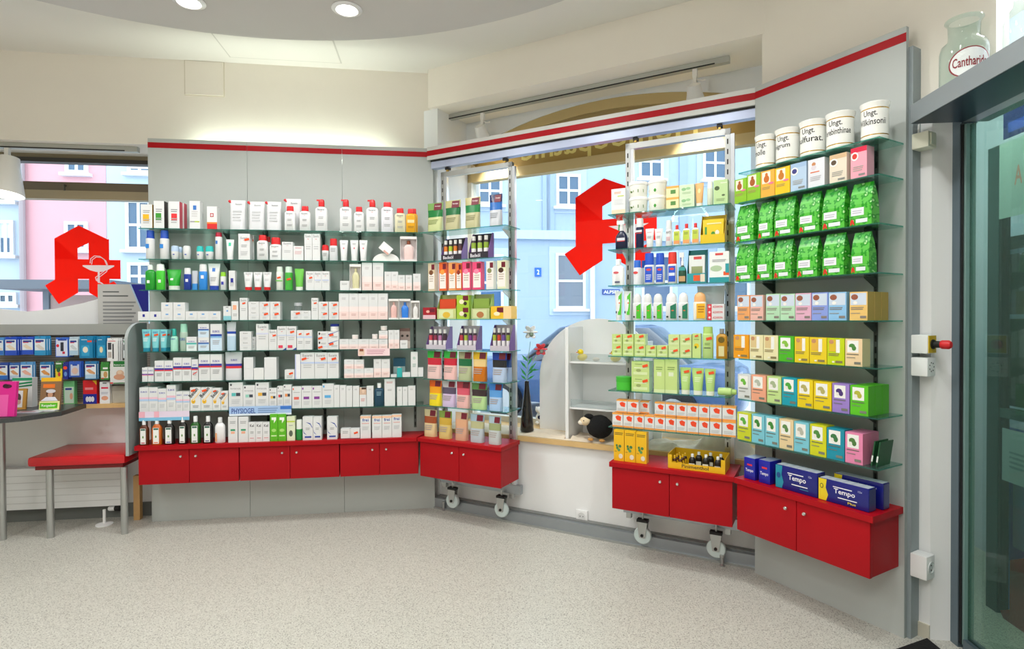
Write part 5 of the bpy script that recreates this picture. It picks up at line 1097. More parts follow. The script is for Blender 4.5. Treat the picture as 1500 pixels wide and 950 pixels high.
# ---- RIGHT ROLLING RACK
row('M2', 0, [
 (carton, 895.5, 916, 276, 'white carton with orange foot', dict(arts=[('b', 0, 0, 1, .16, 'f8d8b8'), ('l', .2, .85, .7, 2, .05, 'f0a068'), ('l', .2, .55, .85, 4, .06, 'd8dcdc'), ('b', .45, .68, .9, .72, 'c4d860')])),
 (tub, 917.5, 945.5, 265, 'white lidded tub with green print', dict(stack=2, arts=[('b', .1, .4, .35, .55, '7a9a4c'), ('b', .6, .35, .92, .6, '6a8a4c'), ('o', .2, .42, .06, .08, '4a6a2c')])), (tub, 946, 974, 262.4, 'white lidded tub with orange print', dict(stack=2, arts=[('b', .0, .3, 1, .5, 'f4a848'), ('b', .35, .25, .6, .55, 'f4f4ea'), ('o', .47, .4, .08, .14, '3f9a34')])),
 (carton, 975.7, 994.6, 272, 'cream carton with orange edge', dict(stack=2, base='f6e4b0', arts=[('b', 0, .8, 1, 1, 'f0b050'), ('b', .35, .3, .75, .65, '4f8a3c')])), (carton, 995, 1017, 270, 'pale green carton with leaf print', dict(stack=2, base='d4e8c4', arts=[('o', .3, .6, .16, .14, '8cc088'), ('o', .6, .65, .16, .12, '9ccc94'), ('l', .2, .3, .8, 2, .1, 'a8c898')])),
 (tubep, 1017.5, 1030.7, 267, 'orange cream tube', dict(body='f0b878', cap='f4f0e8', capf=.14, arts=[('o', .5, .6, .2, .12, 'f4dc9c')])), (bottle, 1035, 1044.3, 264.6, 'slim pale bottle with white cap', dict(body='dfe8d4', cap='f4f4f0', capf=.3, style='can', shape='round', shoulder=.03)),
 (carton, 1045, 1066, 262.7, 'pale lime carton with round seal', dict(base='c0dca0', arts=[('o', .25, .66, .18, .09, '4a6038'), ('l', .5, .85, .95, 1, .05, 'f4f4ea'), ('o', .7, .36, .12, .04, '5a7048'), ('l', .2, .2, .8, 2, .06, '90b078')])),
])
row('M2', 1, [
 (bottle, 900, 918, 322, 'navy trigger spray bottle with white head', dict(body='141a3c', cap='f2f2f2', trigger='2f9a4c', style='spray', capf=.36, shape='oval', shoulder=.28, arts=[('b', .2, .45, .85, .6, 'd8dce4'), ('b', .2, .4, .85, .45, 'c83040')])), (can, 930, 941.6, 319, 'navy aerosol can with white cap', dict(body='1a2048', cap='e8e8ea', capf=.3, arts=[('b', .1, .75, .9, .85, 'e0e0e4'), ('b', .1, .68, .9, .72, 'c83040')])),
 (tubep, 944.4, 957.5, 334, 'white tube with grey red print', dict(capf=.14, arts=[('l', .2, .75, .8, 1, .06, 'd88088'), ('l', .2, .5, .8, 3, .06, G1)])), (tubep, 958, 970.6, 334, 'white tube with grey red print', dict(capf=.14, arts=[('l', .2, .75, .8, 1, .06, 'd88088'), ('l', .2, .5, .8, 3, .06, G1)])), (bottle, 974, 984, 322, 'white pump spray with clear cap', dict(body='f0f2f4', cap='e4e8ea', capf=.36, style='can', shape='round', shoulder=.03, arts=[('t', 'ANTI', .15, .75, .85, .9, '6a6c70'), ('l', .2, .5, .8, 3, .09, 'e0a0a8')])),
] + [(bottle, a, c, t_, 'white bottle with red cap and lime label', dict(body='f2f2ee', cap='e0302c', style='screw', capf=.2, shape='oval', shoulder=.14, lab=(.12, .1, .88, .86, 'c4d44c'), arts=[('b', .12, .1, .88, .3, 'f0a060'), ('l', .25, .7, .75, 2, .08, '8a9a3c')])) for a, c, t_ in ((985.5, 996.5, 329), (999, 1011, 327), (1012.6, 1024, 326))] + [
 (tray, 1025.5, 1062, 312, 'yellow display tray with sachets', dict(base='e8c418', side='e0b414', colors=('f0d028', 'e8c418'), n=3, item='sachet', frontf=.3, d=.08, sart=[('b', .1, .1, .2, .7, '3f9a4c'), ('o', .5, .4, .1, .1, '4a9a3c'), ('o', .7, .45, .1, .1, 'f4f0e0'), ('b', .2, .8, .9, .85, 'f8ecb0')])),
])
row('M2', 2, [
 (bottle, 895, 913.5, 379, 'white flip cap lotion bottle', dict(body='f2f4f4', cap='f2f4f4', style='screw', capf=.22, shape='oval', shoulder=.14, arts=[('o', .4, .62, .22, .06, 'd86068'), ('b', .3, .12, .7, .2, '5a5c78')])), (can, 926.4, 938, 380.6, 'white can with blue lid', dict(cap='2f6cd0', capf=.3, body='e8ecf2', arts=[('o', .4, .7, .3, .08, 'e04848')])), (can, 938.5, 946, 381, 'rear white can with blue lid', dict(cap='2f6cd0', capf=.3, body='e8ecf2', back=.06)),
 (bottle, 942.5, 957.7, 370, 'white bottle with big blue cap', dict(cap='2456cc', capf=.38, style='can', shape='oval', shoulder=.05, arts=[('b', .14, .1, .86, .9, '2456cc'), ('o', .5, .75, .24, .06, 'e84848'), ('l', .25, .45, .75, 3, .1, 'e0e8f8')])), (bottle, 959, 973, 370, 'white bottle with big blue cap', dict(cap='2456cc', capf=.38, style='can', shape='oval', shoulder=.05, arts=[('b', .14, .1, .86, .9, '2456cc'), ('o', .5, .75, .24, .06, 'e84848'), ('l', .25, .45, .75, 3, .1, 'e0e8f8')])), (bottle, 977, 991.4, 368.5, 'white bottle with big red cap', dict(cap='e0382c', capf=.38, style='can', shape='oval', shoulder=.05, arts=[('b', .14, .1, .86, .9, '2456cc'), ('o', .5, .75, .24, .06, 'e84848'), ('b', .2, .4, .8, .55, 'e0e8f8')])),
 (bottle, 993, 1005, 369, 'trigger spray with green leaf label', dict(body='24503c', cap='eef0f2', trigger='5a4a8c', style='spray', capf=.42, shape='oval', shoulder=.2, arts=[('b', .1, .1, .9, .4, 'c8a070'), ('b', .1, .7, .9, .9, '3aa09c')])),
 (tray, 1006, 1034, 364, 'teal and white display of bath teas', dict(base='2a9ca4', side='2a8c98', colors=('e8ecea', '2a9ca4'), n=3, item='sachet', frontf=.28, d=.07, arts=[('b', .35, .2, .7, .8, 'e85a28'), ('b', .72, .1, .95, .9, 'ecdcc8')], sart=[('b', .15, .3, .85, .6, '9aa474'), ('b', .3, .85, .8, .95, 'd84848')])),
 (carton, 1039, 1068, 368, 'large white carton with teal foot', dict(base='f0f4f2', arts=[('b', 0, 0, 1, .16, '2a9ca4'), ('b', .3, .88, .7, .95, 'd84848'), ('o', .35, .45, .3, .1, 'b4cca8'), ('b', .72, .22, 1, .34, 'f05a28'), ('b', .82, .3, 1, .6, '2a9ca4'), ('l', .15, .72, .85, 2, .05, G1)], d=.05)),
])
GL = lambda g: [('p', [(.45, .1), (.45, .8), (.95, .95), (.95, .1)], g), ('o', .65, .55, .12, .03, 'e87848'), ('o', .2, .2, .1, .05, '2c3c2c')]
row('M2', 3, [(tubep, a, c, 426, 'white tube with green leaf panel', dict(capf=.1, arts=GL('4cc02c'))) for a, c in ((899.6, 911.6), (912.4, 924.4))] + [(bottle, a, c, 429.6, 'rounded white bottle with bright green panel', dict(cap=W, capf=.34, style='dome', shape='oval', shoulder=.03, arts=GL('4cc02c'))) for a, c in ((926, 939.4), (941, 954.4), (955.6, 970))] + [
 (bottle, 974, 991.4, 428, 'rounded white bottle with dark green panel', dict(cap='eceef0', capf=.36, style='dome', shape='oval', shoulder=.03, arts=GL('1f7a5c'))), (bottle, 992.4, 1008, 428, 'rounded white bottle with dark green panel', dict(cap='eceef0', capf=.36, style='dome', shape='oval', shoulder=.03, arts=GL('1f7a5c'))), (bottle, 1014.4, 1034, 427.6, 'rounded bottle with orange stopper and yellow label', dict(cap='f4b87c', capf=.34, style='dome', shape='oval', shoulder=.05, body='f0ead8', arts=[('b', .3, .1, .95, .9, 'f0b828'), ('l', .4, .7, .9, 3, .14, 'b87818')])),
 (carton, 1036, 1061, 445, 'flat white carton with red end and name', dict(stack=3, arts=[('b', 0, 0, .26, 1, 'e03848'), ('o', .13, .5, .07, .22, 'f4d8d8'), ('t', 'AZARON', .32, .3, .9, .72, 'd83848')], d=.05)),
 (pouch, 1020, 1062, 418, 'large white bag behind the flat red cartons', dict(bands=[('e4e8f0', 1)], d=.04, back=.1)),
])
LM = 'c8e08c'
LA = [('l', .15, .55, .85, 1, .1, 'f0f8dc'), ('b', .1, .12, .9, .3, 'dcecb4'), ('o', .4, .4, .14, .1, '9aac68')]
row('M2', 4, [(carton, a, c, 489, 'lime carton with orange sticker', dict(base=LM, stack=2, arts=LA, st=(.65, .8))) for a, c in ((896.4, 911.2), (912, 928.2), (929, 945.4))] + [(carton, a, c, 505.6, 'single lime carton with sticker', dict(base=LM, arts=LA, st=(.65, .8))) for a, c in ((946, 961.4), (962, 978.2))] + [(carton, a, c, 489.5, 'pale lime carton with sticker', dict(base='cfe49c', stack=2, arts=LA, st=(.65, .6))) for a, c in ((979, 995.4), (996, 1013))] + [
 (carton, 1014, 1026.6, 488, 'tall lime carton with yellow flower', dict(base=LM, arts=[('o', .5, .5, .3, .1, 'e8c828'), ('o', .4, .44, .12, .06, '4a7a2c'), ('l', .2, .75, .8, 1, .05, '7a9a4c')], st=(.5, .9))), (bottle, 1028, 1044.5, 478, 'tall lime bottle', dict(body='c0e08c', cap='b4d878', capf=.22, style='can', shape='oval', shoulder=.05, st=(.65, .8), arts=[('b', .2, .4, .8, .44, '5a6a4c'), ('l', .25, .6, .75, 2, .06, '8aa85c')])), (bottle, 1048.4, 1065, 481, 'amber oil bottle with grey cap', dict(body='c08c18', cap='8a8c88', capf=.16, style='screw', shape='rect', shoulder=.12, arts=[('b', .25, .1, .75, .5, 'dcd49c'), ('o', .5, .75, .3, .12, '6a5a18')])),
])
row('M2', 5, [
 (jar, 899, 922.5, 551.6, 'bright green jar', dict(body='4cc83c', lid='42b834', lidf=.4)), (carton, 925, 951, 529, 'large lime carton with sticker', dict(base=LM, side='a8c878', stack=2, arts=LA + [('l', .2, .8, .6, 1, .08, '8aa85c')], st=(.78, .72))), (carton, 957.6, 973.8, 526, 'tall lime carton with square emblem', dict(base=LM, arts=[('b', .3, .5, .7, .62, 'e4f0cc'), ('l', .2, .75, .8, 2, .06, '8aa85c'), ('b', 0, .0, 1, .1, 'dcecb4')])), (carton, 974, 992, 526, 'tall lime carton with square emblem', dict(base=LM, arts=[('b', .3, .5, .7, .62, 'e4f0cc'), ('l', .2, .75, .8, 2, .06, '8aa85c'), ('b', 0, .0, 1, .1, 'dcecb4')])),
] + [(tubep, a, c, t_, 'lime tube with white cap', dict(body='b8dc84', cap='eef2e4', capf=.16, st=(.65, .82), arts=[('l', .2, .55, .8, 3, .08, 'e4f4c8')])) for a, c, t_ in ((995, 1011.6, 538), (1012.4, 1030.6, 539), (1031.4, 1048, 540))])
# lime bottle lying on its side at the shelf end
def lying(w, h, **k):
    t = empty('bottle'); r = .02; T = Matrix.Translation((-w / 2 + .002, .03, r + .001)) @ Matrix.Rotation(math.pi / 2, 4, 'Y')
    b = MB(); b.loft([(0, r * .85, r * .95, 2.4), (.004, r, r * 1.1, 2.4), (w * .7, r, r * 1.1, 2.4), (w * .76, r * .7, r * .8, 2)], mat('c0e08c', .3), n=20, T=T); b.build('body', t)
    b = MB(); b.loft([(w * .76, r * .72, r * .8, 2), (w * .98, r * .66, r * .74, 2)], mat('b4d878', .3), n=20, T=T); b.build('cap', t); return t
row('M2', 5, [(lying, 1050, 1078, 563, 'lime bottle lying on its side', dict(cat='bottle'))], sb=.02)
OC = [('b', 0, 0, 1, .12, 'f0a050'), ('b', 0, .9, 1, 1, 'f4a848'), ('p', [(.3, .75), (.55, .85), (.85, .75), (.8, .45), (.45, .5), (.35, .6)], 'f04820'), ('l', .1, .3, .8, 2, .1, 'c4c8c8')]
xs = [(897, 912.4), (913, 928.2), (928.7, 943.4), (944, 958.6), (959, 974.3), (974.8, 990), (990.5, 1006), (1006.3, 1022.9), (1023.5, 1039.2), (1039.8, 1057.3), (1058, 1078)]
row('M2', 6, [(carton, a, c, 604.5 + (a - 897) * .075, 'lower white orange carton', dict(top='f09a3c', arts=OC, d=.055)) for a, c in xs], sb=.008)
zo = FM.bp(985, 611, .192)[1] - ZS['M2'][6]
row('M2', 6, [(carton, a, c, 585 + (a - 903) * .065, 'upper white orange carton', dict(top='f09a3c', arts=OC, d=.055, lift=zo + .003)) for a, c in ([(903, 918.5), (919, 935.5)] + xs[4:])], sb=.012)
row('M2', 6, [(carton, 937, 951, 587, 'set-back upper white orange carton', dict(top='f09a3c', arts=OC, d=.05, lift=zo + .003))], sb=.045)
YA = [('l', .1, .9, .9, 2, .05, '5c4a1c'), ('o', .35, .42, .12, .05, '4c8a48'), ('o', .6, .48, .14, .05, '3c7a48'), ('o', .5, .36, .14, .05, '5c9a58'), ('o', .3, .5, .1, .04, '3c7a48'), ('o', .68, .16, .2, .08, 'e8e4d0'), ('l', .1, .3, .3, 1, .04, '8a6a1c')]
row('M2', 7, [(carton, a, c, t_, 'yellow carton with green sprig', dict(base='f0bc18', arts=YA, d=.045)) for a, c, t_ in ((899, 914.2, 629.5), (914.7, 930.7, 631), (931.2, 947, 633))], sb=.03)
# yellow tray with brown bottles
a0 = FM.loc(onz(976, 687, ZC)); a1 = FM.loc(onz(1062, 695, ZC))
tw = a1[0] - a0[0]; td = .17; th = .075; tr = tag(empty('bottle_tray', FM.w((a0[0] + a1[0]) / 2, .245, ZC + .0005), FM.t), 'yellow cardboard tray holding small medicine bottles on red counter', 'tray')
b = MB(); ym = mat('e8b80c', .5); k_ = .002
b.box(-tw / 2, tw / 2, 0, td, 0, k_, ym); b.box(-tw / 2, tw / 2, 0, k_, k_, th * .42, ym); b.box(-tw / 2, tw / 2, td - k_, td, k_, th, ym)
for x in (-tw / 2, tw / 2 - k_): b.box(x, x + k_, k_, td - k_, k_, th, ym)
for x0, x1 in ((-tw / 2, -tw / 2 + .02), (tw / 2 - .02, tw / 2)): b.box(x0, x1, 0, k_, th * .42, th * .95, ym)
b.art([('t', 'Pinimenthol', .25, .12, .72, .36, '2a2a24')], tw, th); b.build('tray', tr)
rnd = random.Random(5); cnt = 0
for i in range(3):
    for j in range(2):
        o = bottle(.022, .06, body='4a2408', cap='e8b820', style='screw', capf=.25, shape='round', shoulder=.12, arts=[('b', .0, .2, 1, .7, 'e0b020')]); o.name = 'medicine_bottle'
        place(o, FM, (a0[0] + a1[0]) / 2 - tw / 2 + .028 + j * .03 + i * .004, .225 - i * .038, ZC + .0028); tag(o, '%s brown bottle with yellow cap, %s row of the yellow tray' % (('left', 'right')[j], ('front', 'middle', 'back')[i]), 'bottle', 'bottles in the yellow tray')
for i, (x, y) in enumerate(((.105, .03), (.165, .045), (.222, .028), (.125, .09), (.178, .1), (.226, .092))):
    o = bottle(.036, .072, body='14100e', cap='e8ebe8', style='screw', capf=.2, shape='round', shoulder=.25, arts=[('b', .1, .1, .9, .45, 'd8dcd8')]); o.name = 'medicine_bottle'
    place(o, FM, (a0[0] + a1[0]) / 2 - tw / 2 + x * tw / .26, .24 - y, ZC + .0028); tag(o, '%s black bottle with white cap in the %s of the yellow tray' % (ORD[i % 3], 'front' if i < 3 else 'back'), 'bottle', 'bottles in the yellow tray')
# ---- RIGHT WALL
def pot(w, h, txt='', txt2='', **k):
    t = empty('apothecary_jar'); r = w / 2; pm = mat('f0f1ec', .12, coat=.6); gm = mat('c9a24a', .25, .8)
    prof = [(r * .88, 0), (r * .9, h * .01), (r * .9, h * .1), (r * .9, h * .13), (r * .9, h * .8), (r * .9, h * .83), (r * .9, h * .86), (r * .98, h * .94), (r * .99, h * .985), (r * .92, h), (r * .84, h * .97)]
    b = MB(); b.lathe(prof, pm, n=40, mf=lambda kk, i, n: gm if kk in (2, 4) else None)
    q = MB(); f = mat('1c1c1e', .4); q.text('Ungt.', -w * .17, h * .57, w * .3, h * .77, 0, f); q.text(txt, -w * .17 - w * .06 * min(len(txt), 9) / 2, h * .38, -w * .17 + w * .085 * min(len(txt), 9), h * .55, 0, f)
    for v in range(len(q.v)):
        x, y, z = q.v[v]; a = x / (r * .9); q.v[v] = (r * .905 * math.sin(a), -r * .905 * math.cos(a), z)
    o0 = len(b.v); b.v += q.v
    for ff, mi in zip(q.f, q.m): b.face([o0 + i for i in ff], q.mats[mi])
    b.build('vessel', t, loc=(0, r, 0))
    return t
row('R', 0, [(pot, a, c, t_, 'white porcelain jar lettered ' + l, dict(txt=x, cat='jar')) for a, c, t_, l, x in ((1098, 1126, 197, 'molle', 'molle'), (1126.5, 1160, 187, 'nigrum', 'nigrum'), (1161, 1198.7, 175, 'sulfurat', 'sulfurat.'), (1199.3, 1240, 163, 'terebinthinae', 'Terebinthinae'), (1250, 1292, 148.5, 'wilkinsonii', 'Wilkinsonii'))], sb=.004)
def gum(c, c2): return dict(base=c, arts=[('b', .1, .52, .7, .95, 'f4ecd8'), ('o', .42, .68, .2, .14, c2), ('o', .42, .84, .1, .07, c2), ('o', .75, .5, .2, .04, 'e87898'), ('l', .1, .36, .7, 2, .06, 'b0a060')])
def circ(c, c2, top): return dict(base=c, arts=[('b', 0, .84, 1, 1, top), ('o', .25, .72, .24, .14, 'f2f2ec'), ('o', .25, .72, .16, .09, c2), ('l', .15, .36, .8, 3, .06, 'a8a8a0'), ('b', .5, .08, .9, .14, '8a8c88')])
row('R', 1, [(carton, a, c, t_, l, q) for a, c, t_, l, q in (
 (1076, 1093.6, 261.5, 'lime carton with brown figure', gum('8cc428', 'a85a1c')), (1094, 1113.8, 254, 'lime carton with brown figure', gum('8cc428', 'a85a1c')), (1114.3, 1134.8, 249, 'orange carton with brown figure', gum('f0b040', 'c86a1c')), (1135.3, 1157, 244.5, 'yellow carton with brown figure', gum('f4c418', 'c8781c')),
 (1158, 1181.5, 238, 'pale blue carton with plum circle', circ('b4cce4', '3c3c84', 'a0bcdc')), (1183.5, 1208, 232, 'white carton with orange figure', dict(base='e0e2e8', side='c8c8cc', arts=[('o', .35, .82, .12, .07, 'c88858'), ('o', .35, .7, .16, .08, 'd8d0d8'), ('l', .15, .52, .7, 1, .08, 'e07848'), ('l', .15, .36, .8, 3, .06, 'b8b8bc')])), (1215, 1240.5, 225, 'beige carton with mushroom circle', circ('e4d8c4', '5c4a38', 'd4b48c')), (1246, 1270, 215, 'pink carton with red circle', dict(circ('f0a4b4', 'd8342c', 'd81c44'), side='e4a8b8')))])
def leafbag():
    if 'leaf' in _G: return _G['leaf']
    m = bpy.data.materials.new('green_leaf_print'); m.use_nodes = True; nt = m.node_tree; bs = nt.nodes['Principled BSDF']; L = nt.links.new
    tc = nt.nodes.new('ShaderNodeTexCoord'); mp = nt.nodes.new('ShaderNodeMapping'); mp.inputs['Scale'].default_value = (1.3, .6, 1); L(tc.outputs['Object'], mp.inputs['Vector'])
    v = nt.nodes.new('ShaderNodeTexVoronoi'); v.inputs['Scale'].default_value = 42; v.feature = 'F1'; n = nt.nodes.new('ShaderNodeTexNoise'); n.inputs['Scale'].default_value = 60; n.inputs['Detail'].default_value = 3
    L(mp.outputs[0], v.inputs['Vector']); L(mp.outputs[0], n.inputs['Vector'])
    su = nt.nodes.new('ShaderNodeMath'); su.operation = 'ADD'; L(v.outputs['Distance'], su.inputs[0]); L(n.outputs['Fac'], su.inputs[1])
    r = nt.nodes.new('ShaderNodeValToRGB'); e = r.color_ramp.elements; e[0].position = .62; e[0].color = lin('b8e4a0'); e[1].position = .72; e[1].color = lin('22a01c'); x = e.new(.98); x.color = lin('149012'); x = e.new(1.0); x.color = lin('58c040')
    L(su.outputs[0], r.inputs[0]); L(r.outputs[0], bs.inputs['Base Color']); bs.inputs['Roughness'].default_value = .3
    _G['leaf'] = m; return m
BAGA = [('b', .08, .24, .66, .42, 'f2f2f8'), ('b', .3, .07, .82, .16, 'e8ecf0'), ('p', [(.04, .03), (.1, .03), (.13, .08), (.19, .03), (.24, .03), (.2, .13), (.12, .17), (.06, .13)], 'e0281c'), ('l', .14, .34, .58, 2, .05, 'c8c8d4'), ('b', 0, .195, 1, .2, '9ad88a')]
def teabag(w, h, **k):
    t = empty('tea_bag'); d = .06; gm = leafbag(); dk = mat('0f7a10', .3)
    b = MB(); w2 = w * .88
    B = [(-w / 2, 0), (w / 2, 0), (w / 2, d), (-w / 2, d)]; secs = [(0, 1, 1), (.25, 1, 1), (.5, .98, .92), (.75, .95, .62), (.92, .92, .2), (1, .9, .05)]
    v0 = len(b.v)
    for f, a, c in secs:
        yo = d * (1 - c) * .45
        for x, y in ((-w / 2 * a, yo), (w / 2 * a, yo), (w / 2 * a, yo + d * c), (w / 2 * a * .97 if 0 else -w / 2 * a, yo + d * c)): b.v.append((x, y, f * h))
    for i in range(len(secs) - 1):
        for j in range(4):
            q = (j + 1) % 4; b.face((v0 + i * 4 + j, v0 + i * 4 + q, v0 + i * 4 + 4 + q, v0 + i * 4 + 4 + j), gm if j == 0 or j == 2 else gm)
    b.face([v0 + 3, v0 + 2, v0 + 1, v0], dk); e = v0 + (len(secs) - 1) * 4; b.face([e, e + 1, e + 2, e + 3], dk)
    b.art(BAGA, w, h); b.build('bag', t)
    b = MB(); b.box(-w * .45, w * .45, d * .45, d * .52, h * .985, h * 1.0, mat('1f9a1a', .3)); b.build('seal', t)
    return t
for i, xs_ in ((2, ((1078, 1103.5, 299), (1110, 1131.6, 295), (1134, 1163, 288), (1169.5, 1200, 281), (1204, 1237, 274), (1244, 1277, 266.5))), (3, ((1077, 1103.5, 357), (1108, 1131, 355), (1133, 1159, 350), (1167, 1197, 346), (1204.6, 1236, 341), (1246, 1273, 339)))):
    row('R', i, [(teabag, a, c, t_, 'green leaf printed tea bag', dict(cat='tea bag')) for a, c, t_ in xs_], sb=.02)
    row('R', i, [(teabag, a + 1, c, t_ + 14, 'rear green leaf printed tea bag', dict(cat='tea bag')) for a, c, t_ in xs_[2:]], sb=.10)
def tea(c, c2='c8a080', c3='f0ece4', style=0, **k):
    if style == 0: a = [('b', .04, .54, .94, .96, 'cfdcec'), ('o', .28, .82, .2, .1, '9a5a44'), ('o', .32, .62, .12, .06, 'f4f2ee'), ('l', .08, .44, .8, 2, .06, '8a8078'), ('l', .08, .24, .6, 1, .05, '9a9488'), ('b', .6, .08, .94, .16, '8a8078')]
    elif style == 1: a = [('b', .52, .46, .74, .95, 'f4f4ee'), ('b', .1, .5, .52, .95, c2), ('o', .25, .86, .14, .08, 'c89068'), ('l', .08, .4, .7, 2, .06, '8a7c50'), ('b', .3, .08, .44, .14, 'f4f0dc'), ('b', .5, .08, .9, .16, '8a7c50')]
    else: a = [('b', .12, .5, .78, .94, 'f4f5f0'), ('o', .4, .74, .18, .09, c2), ('o', .52, .66, .13, .09, c2), ('o', .32, .64, .09, .06, c3), ('l', .1, .42, .8, 1, .06, '6a6c60'), ('l', .1, .3, .6, 1, .05, '7a7c70'), ('b', .55, .08, .92, .16, '7a7c70')]
    return dict(base=c, arts=a, **k)
row('R', 4, [(carton, a, c, t_, l, tea(q, **k)) for a, c, t_, l, q, k in (
 (1080, 1098.4, 432, 'apricot tea carton', 'f0a868', {}), (1099, 1118, 432, 'salmon tea carton', 'f0bcb0', {}), (1122, 1142.6, 430, 'mint tea carton with cup picture', 'b8e0bc', {}), (1143, 1164.6, 430, 'mint tea carton with cup picture', 'b8e0bc', {}), (1165, 1188.4, 429, 'rose tea carton', 'e4b0c8', {}), (1189, 1213, 428, 'periwinkle tea carton', '8ca0e4', {}), (1213.5, 1240, 427.5, 'sky blue tea carton', '90c4ec', {}), (1244.5, 1271, 427, 'golden tea carton', 'ecc474', dict(side='b09440', deep=3, d=.052)))])
row('R', 5, [(carton, a, c, t_, l, tea(q, **k)) for a, c, t_, l, q, k in (
 (1074.5, 1097, 490, 'deep orange tea carton', 'f0a010', dict(style=1, c2='e8b040')), (1098, 1117.8, 490.5, 'cream tea carton with dark seal', 'ece4b4', dict(style=1, c2='e0c890')), (1118.5, 1139.8, 491, 'cream tea carton with dark seal', 'ece4b4', dict(style=1, c2='e0c890')), (1140.5, 1163, 492, 'grass green tea carton', '4cb81c', dict(style=2, c2='8cc444')), (1164, 1185.2, 493, 'yellow tea carton with glass picture', 'ecd020', dict(style=1, c2='e8b848')), (1186, 1211, 494, 'yellow tea carton with glass picture', 'ecd020', dict(style=1, c2='e8b848')), (1211.7, 1237, 495, 'yellow green tea carton', 'c4d800', dict(style=1, c2='e0c030')), (1238, 1263.4, 496, 'beige tea carton with green leaves', 'ecd0a4', dict(style=2, c2='4c8a3c', side='c8c090')))])
row('R', 6, [(carton, a, c, t_, l, tea(q, style=2, **k)) for a, c, t_, l, q, k in (
 (1080.7, 1099.8, 548, 'grey white tea carton with green leaf', 'd8dcdc', dict(c2='6cb83c')), (1100.5, 1122, 549, 'salmon tea carton with white picture', 'f0a888', dict(c2='b8c0b0')), (1123.5, 1144.4, 551, 'pale lime tea carton', 'c4e090', dict(c2='a8b890')), (1145.5, 1167.6, 553, 'teal tea carton with green herb', '10a0b4', dict(c2='4ca83c')), (1168, 1191, 556, 'yellow tea carton with blossoms', 'ecd010', dict(c2='b8b068')), (1192, 1218, 559, 'yellow tea carton with blossoms', 'ecd010', dict(c2='b8b068')), (1219, 1244.3, 561.5, 'violet tea carton', '9c80cc', dict(c2='4a3478')), (1245.4, 1272, 564.5, 'bright green tea carton', '5cc41c', dict(c2='b8b83c', side='48a814', deep=3, d=.052)))])
row('R', 7, [(carton, a, c, t_, l, tea(q, style=2, **k)) for a, c, t_, l, q, k in (
 (1080, 1100.2, 604, 'lemon tea carton with mint leaf', 'ccd428', dict(c2='5cb03c')), (1101, 1120, 607, 'aqua tea carton with dark leaf', '7cc8d8', dict(c2='3c8a34')), (1120.7, 1140.6, 610, 'aqua tea carton with dark leaf', '7cc8d8', dict(c2='3c8a34')), (1141.5, 1162.4, 614, 'sand tea carton with sage leaf', 'e8d0a0', dict(c2='5c8a4c')), (1163, 1185.3, 618, 'aqua tea carton with pale flower', '7cc8d8', dict(c2='b8b8a8')), (1186.5, 1210.4, 622, 'yellow green tea carton with long leaf', 'd4d418', dict(c2='4c8a3c')), (1211, 1237, 627.5, 'petrol tea carton with herb', '1090a8', dict(c2='3c7a44')), (1238, 1264, 633.5, 'pink tea carton with green herb', 'e888b0', dict(c2='4c7a3c', side='d07898', deep=2, d=.06)))])
# leaning dark green booklets beside the pink cartons
for k in range(2):
    b = MB(); s0_, _ = FR_.bp(1290 + k * 11, 650, .12); T = Matrix.Rotation(math.radians(8), 4, 'Y')
    b.box(-.0025, .0025, 0, .1, .001, .105, mat('14502c', .4), T=T); b.box(-.003, .003, -.0006, .0, .02, .045, mat('dfe6e0', .5), T=T)
    tag(b.build('booklet', loc=FR_.w(.668 + .02 * k, .16, ZS['R'][7] + .0012), rot=FR_.t), ('dark green booklet leaning right of the pink tea cartons', 'rightmost dark green booklet on the lowest right wall shelf')[k], 'booklet', 'green booklets')
# tissue packs on the right counter
def tempo(w, h, d, end='e8d020', plus=False, txt='Tempo', **k):
    t = empty('tissue_pack'); bl = mat('141a78', .25); b = MB()
    b.cbox(-w / 2, w / 2, 0, d, 0, h, .004, bl)
    f = mat('c8d0dc', .2)
    b.box(-w / 2 + .004, w / 2 - .004, .004, d - .004, h, h + .0008, f)
    for i in range(1, 6): x = -w / 2 + w * i / 6; b.box(x - .001, x + .001, .002, d - .002, h - .0005, h + .0016, mat('8a94a8', .3))
    b.art([('p', [(0, .02), (.16, .02), (.2, .3), (.15, .6), (.17, .98), (0, .98)], end), ('t', txt, .32, .4, .74, .68, 'f4f4fa'), ('b', .3, .72, .68, .76, 'f4f4fa'), ('b', .4, .28, .78, .32, 'f4f4fa'), ('t', '12x', .8, .74, .88, .82, 'b8c0e0')] + ([('t', 'Plus', .6, .12, .76, .22, 'e8d840'), ('o', .07, .66, .035, .11, '2a2c20'), ('o', .07, .66, .025, .08, end)] if plus else [('o', .08, .56, .05, .12, '1a4a88'), ('b', .6, .18, .8, .2, '3aa0b8')]), w, h)
    b.build('wrapped_bundle', t)
    b = MB(); b.box(w / 2, w / 2 + .0006, .004, d - .004, .004, h - .004, mat('3a3f70', .2)); b.build('end_fold', t)
    return t
def small_tempo(w, h, d, **k):
    t = empty('tissue_pack'); b = MB(); b.cbox(-w / 2, w / 2, 0, d, 0, h, .004, mat('1820a0', .25))
    b.art([('t', 'Tempo', .15, .32, .85, .5, 'f0f0f8'), ('b', .3, .64, .75, .72, 'd82838')], w, h); b.box(-w / 2 + .003, w / 2 - .003, .002, d - .002, h, h + .0008, mat('9aa4c0', .2)); b.build('wrapped_bundle', t); return t
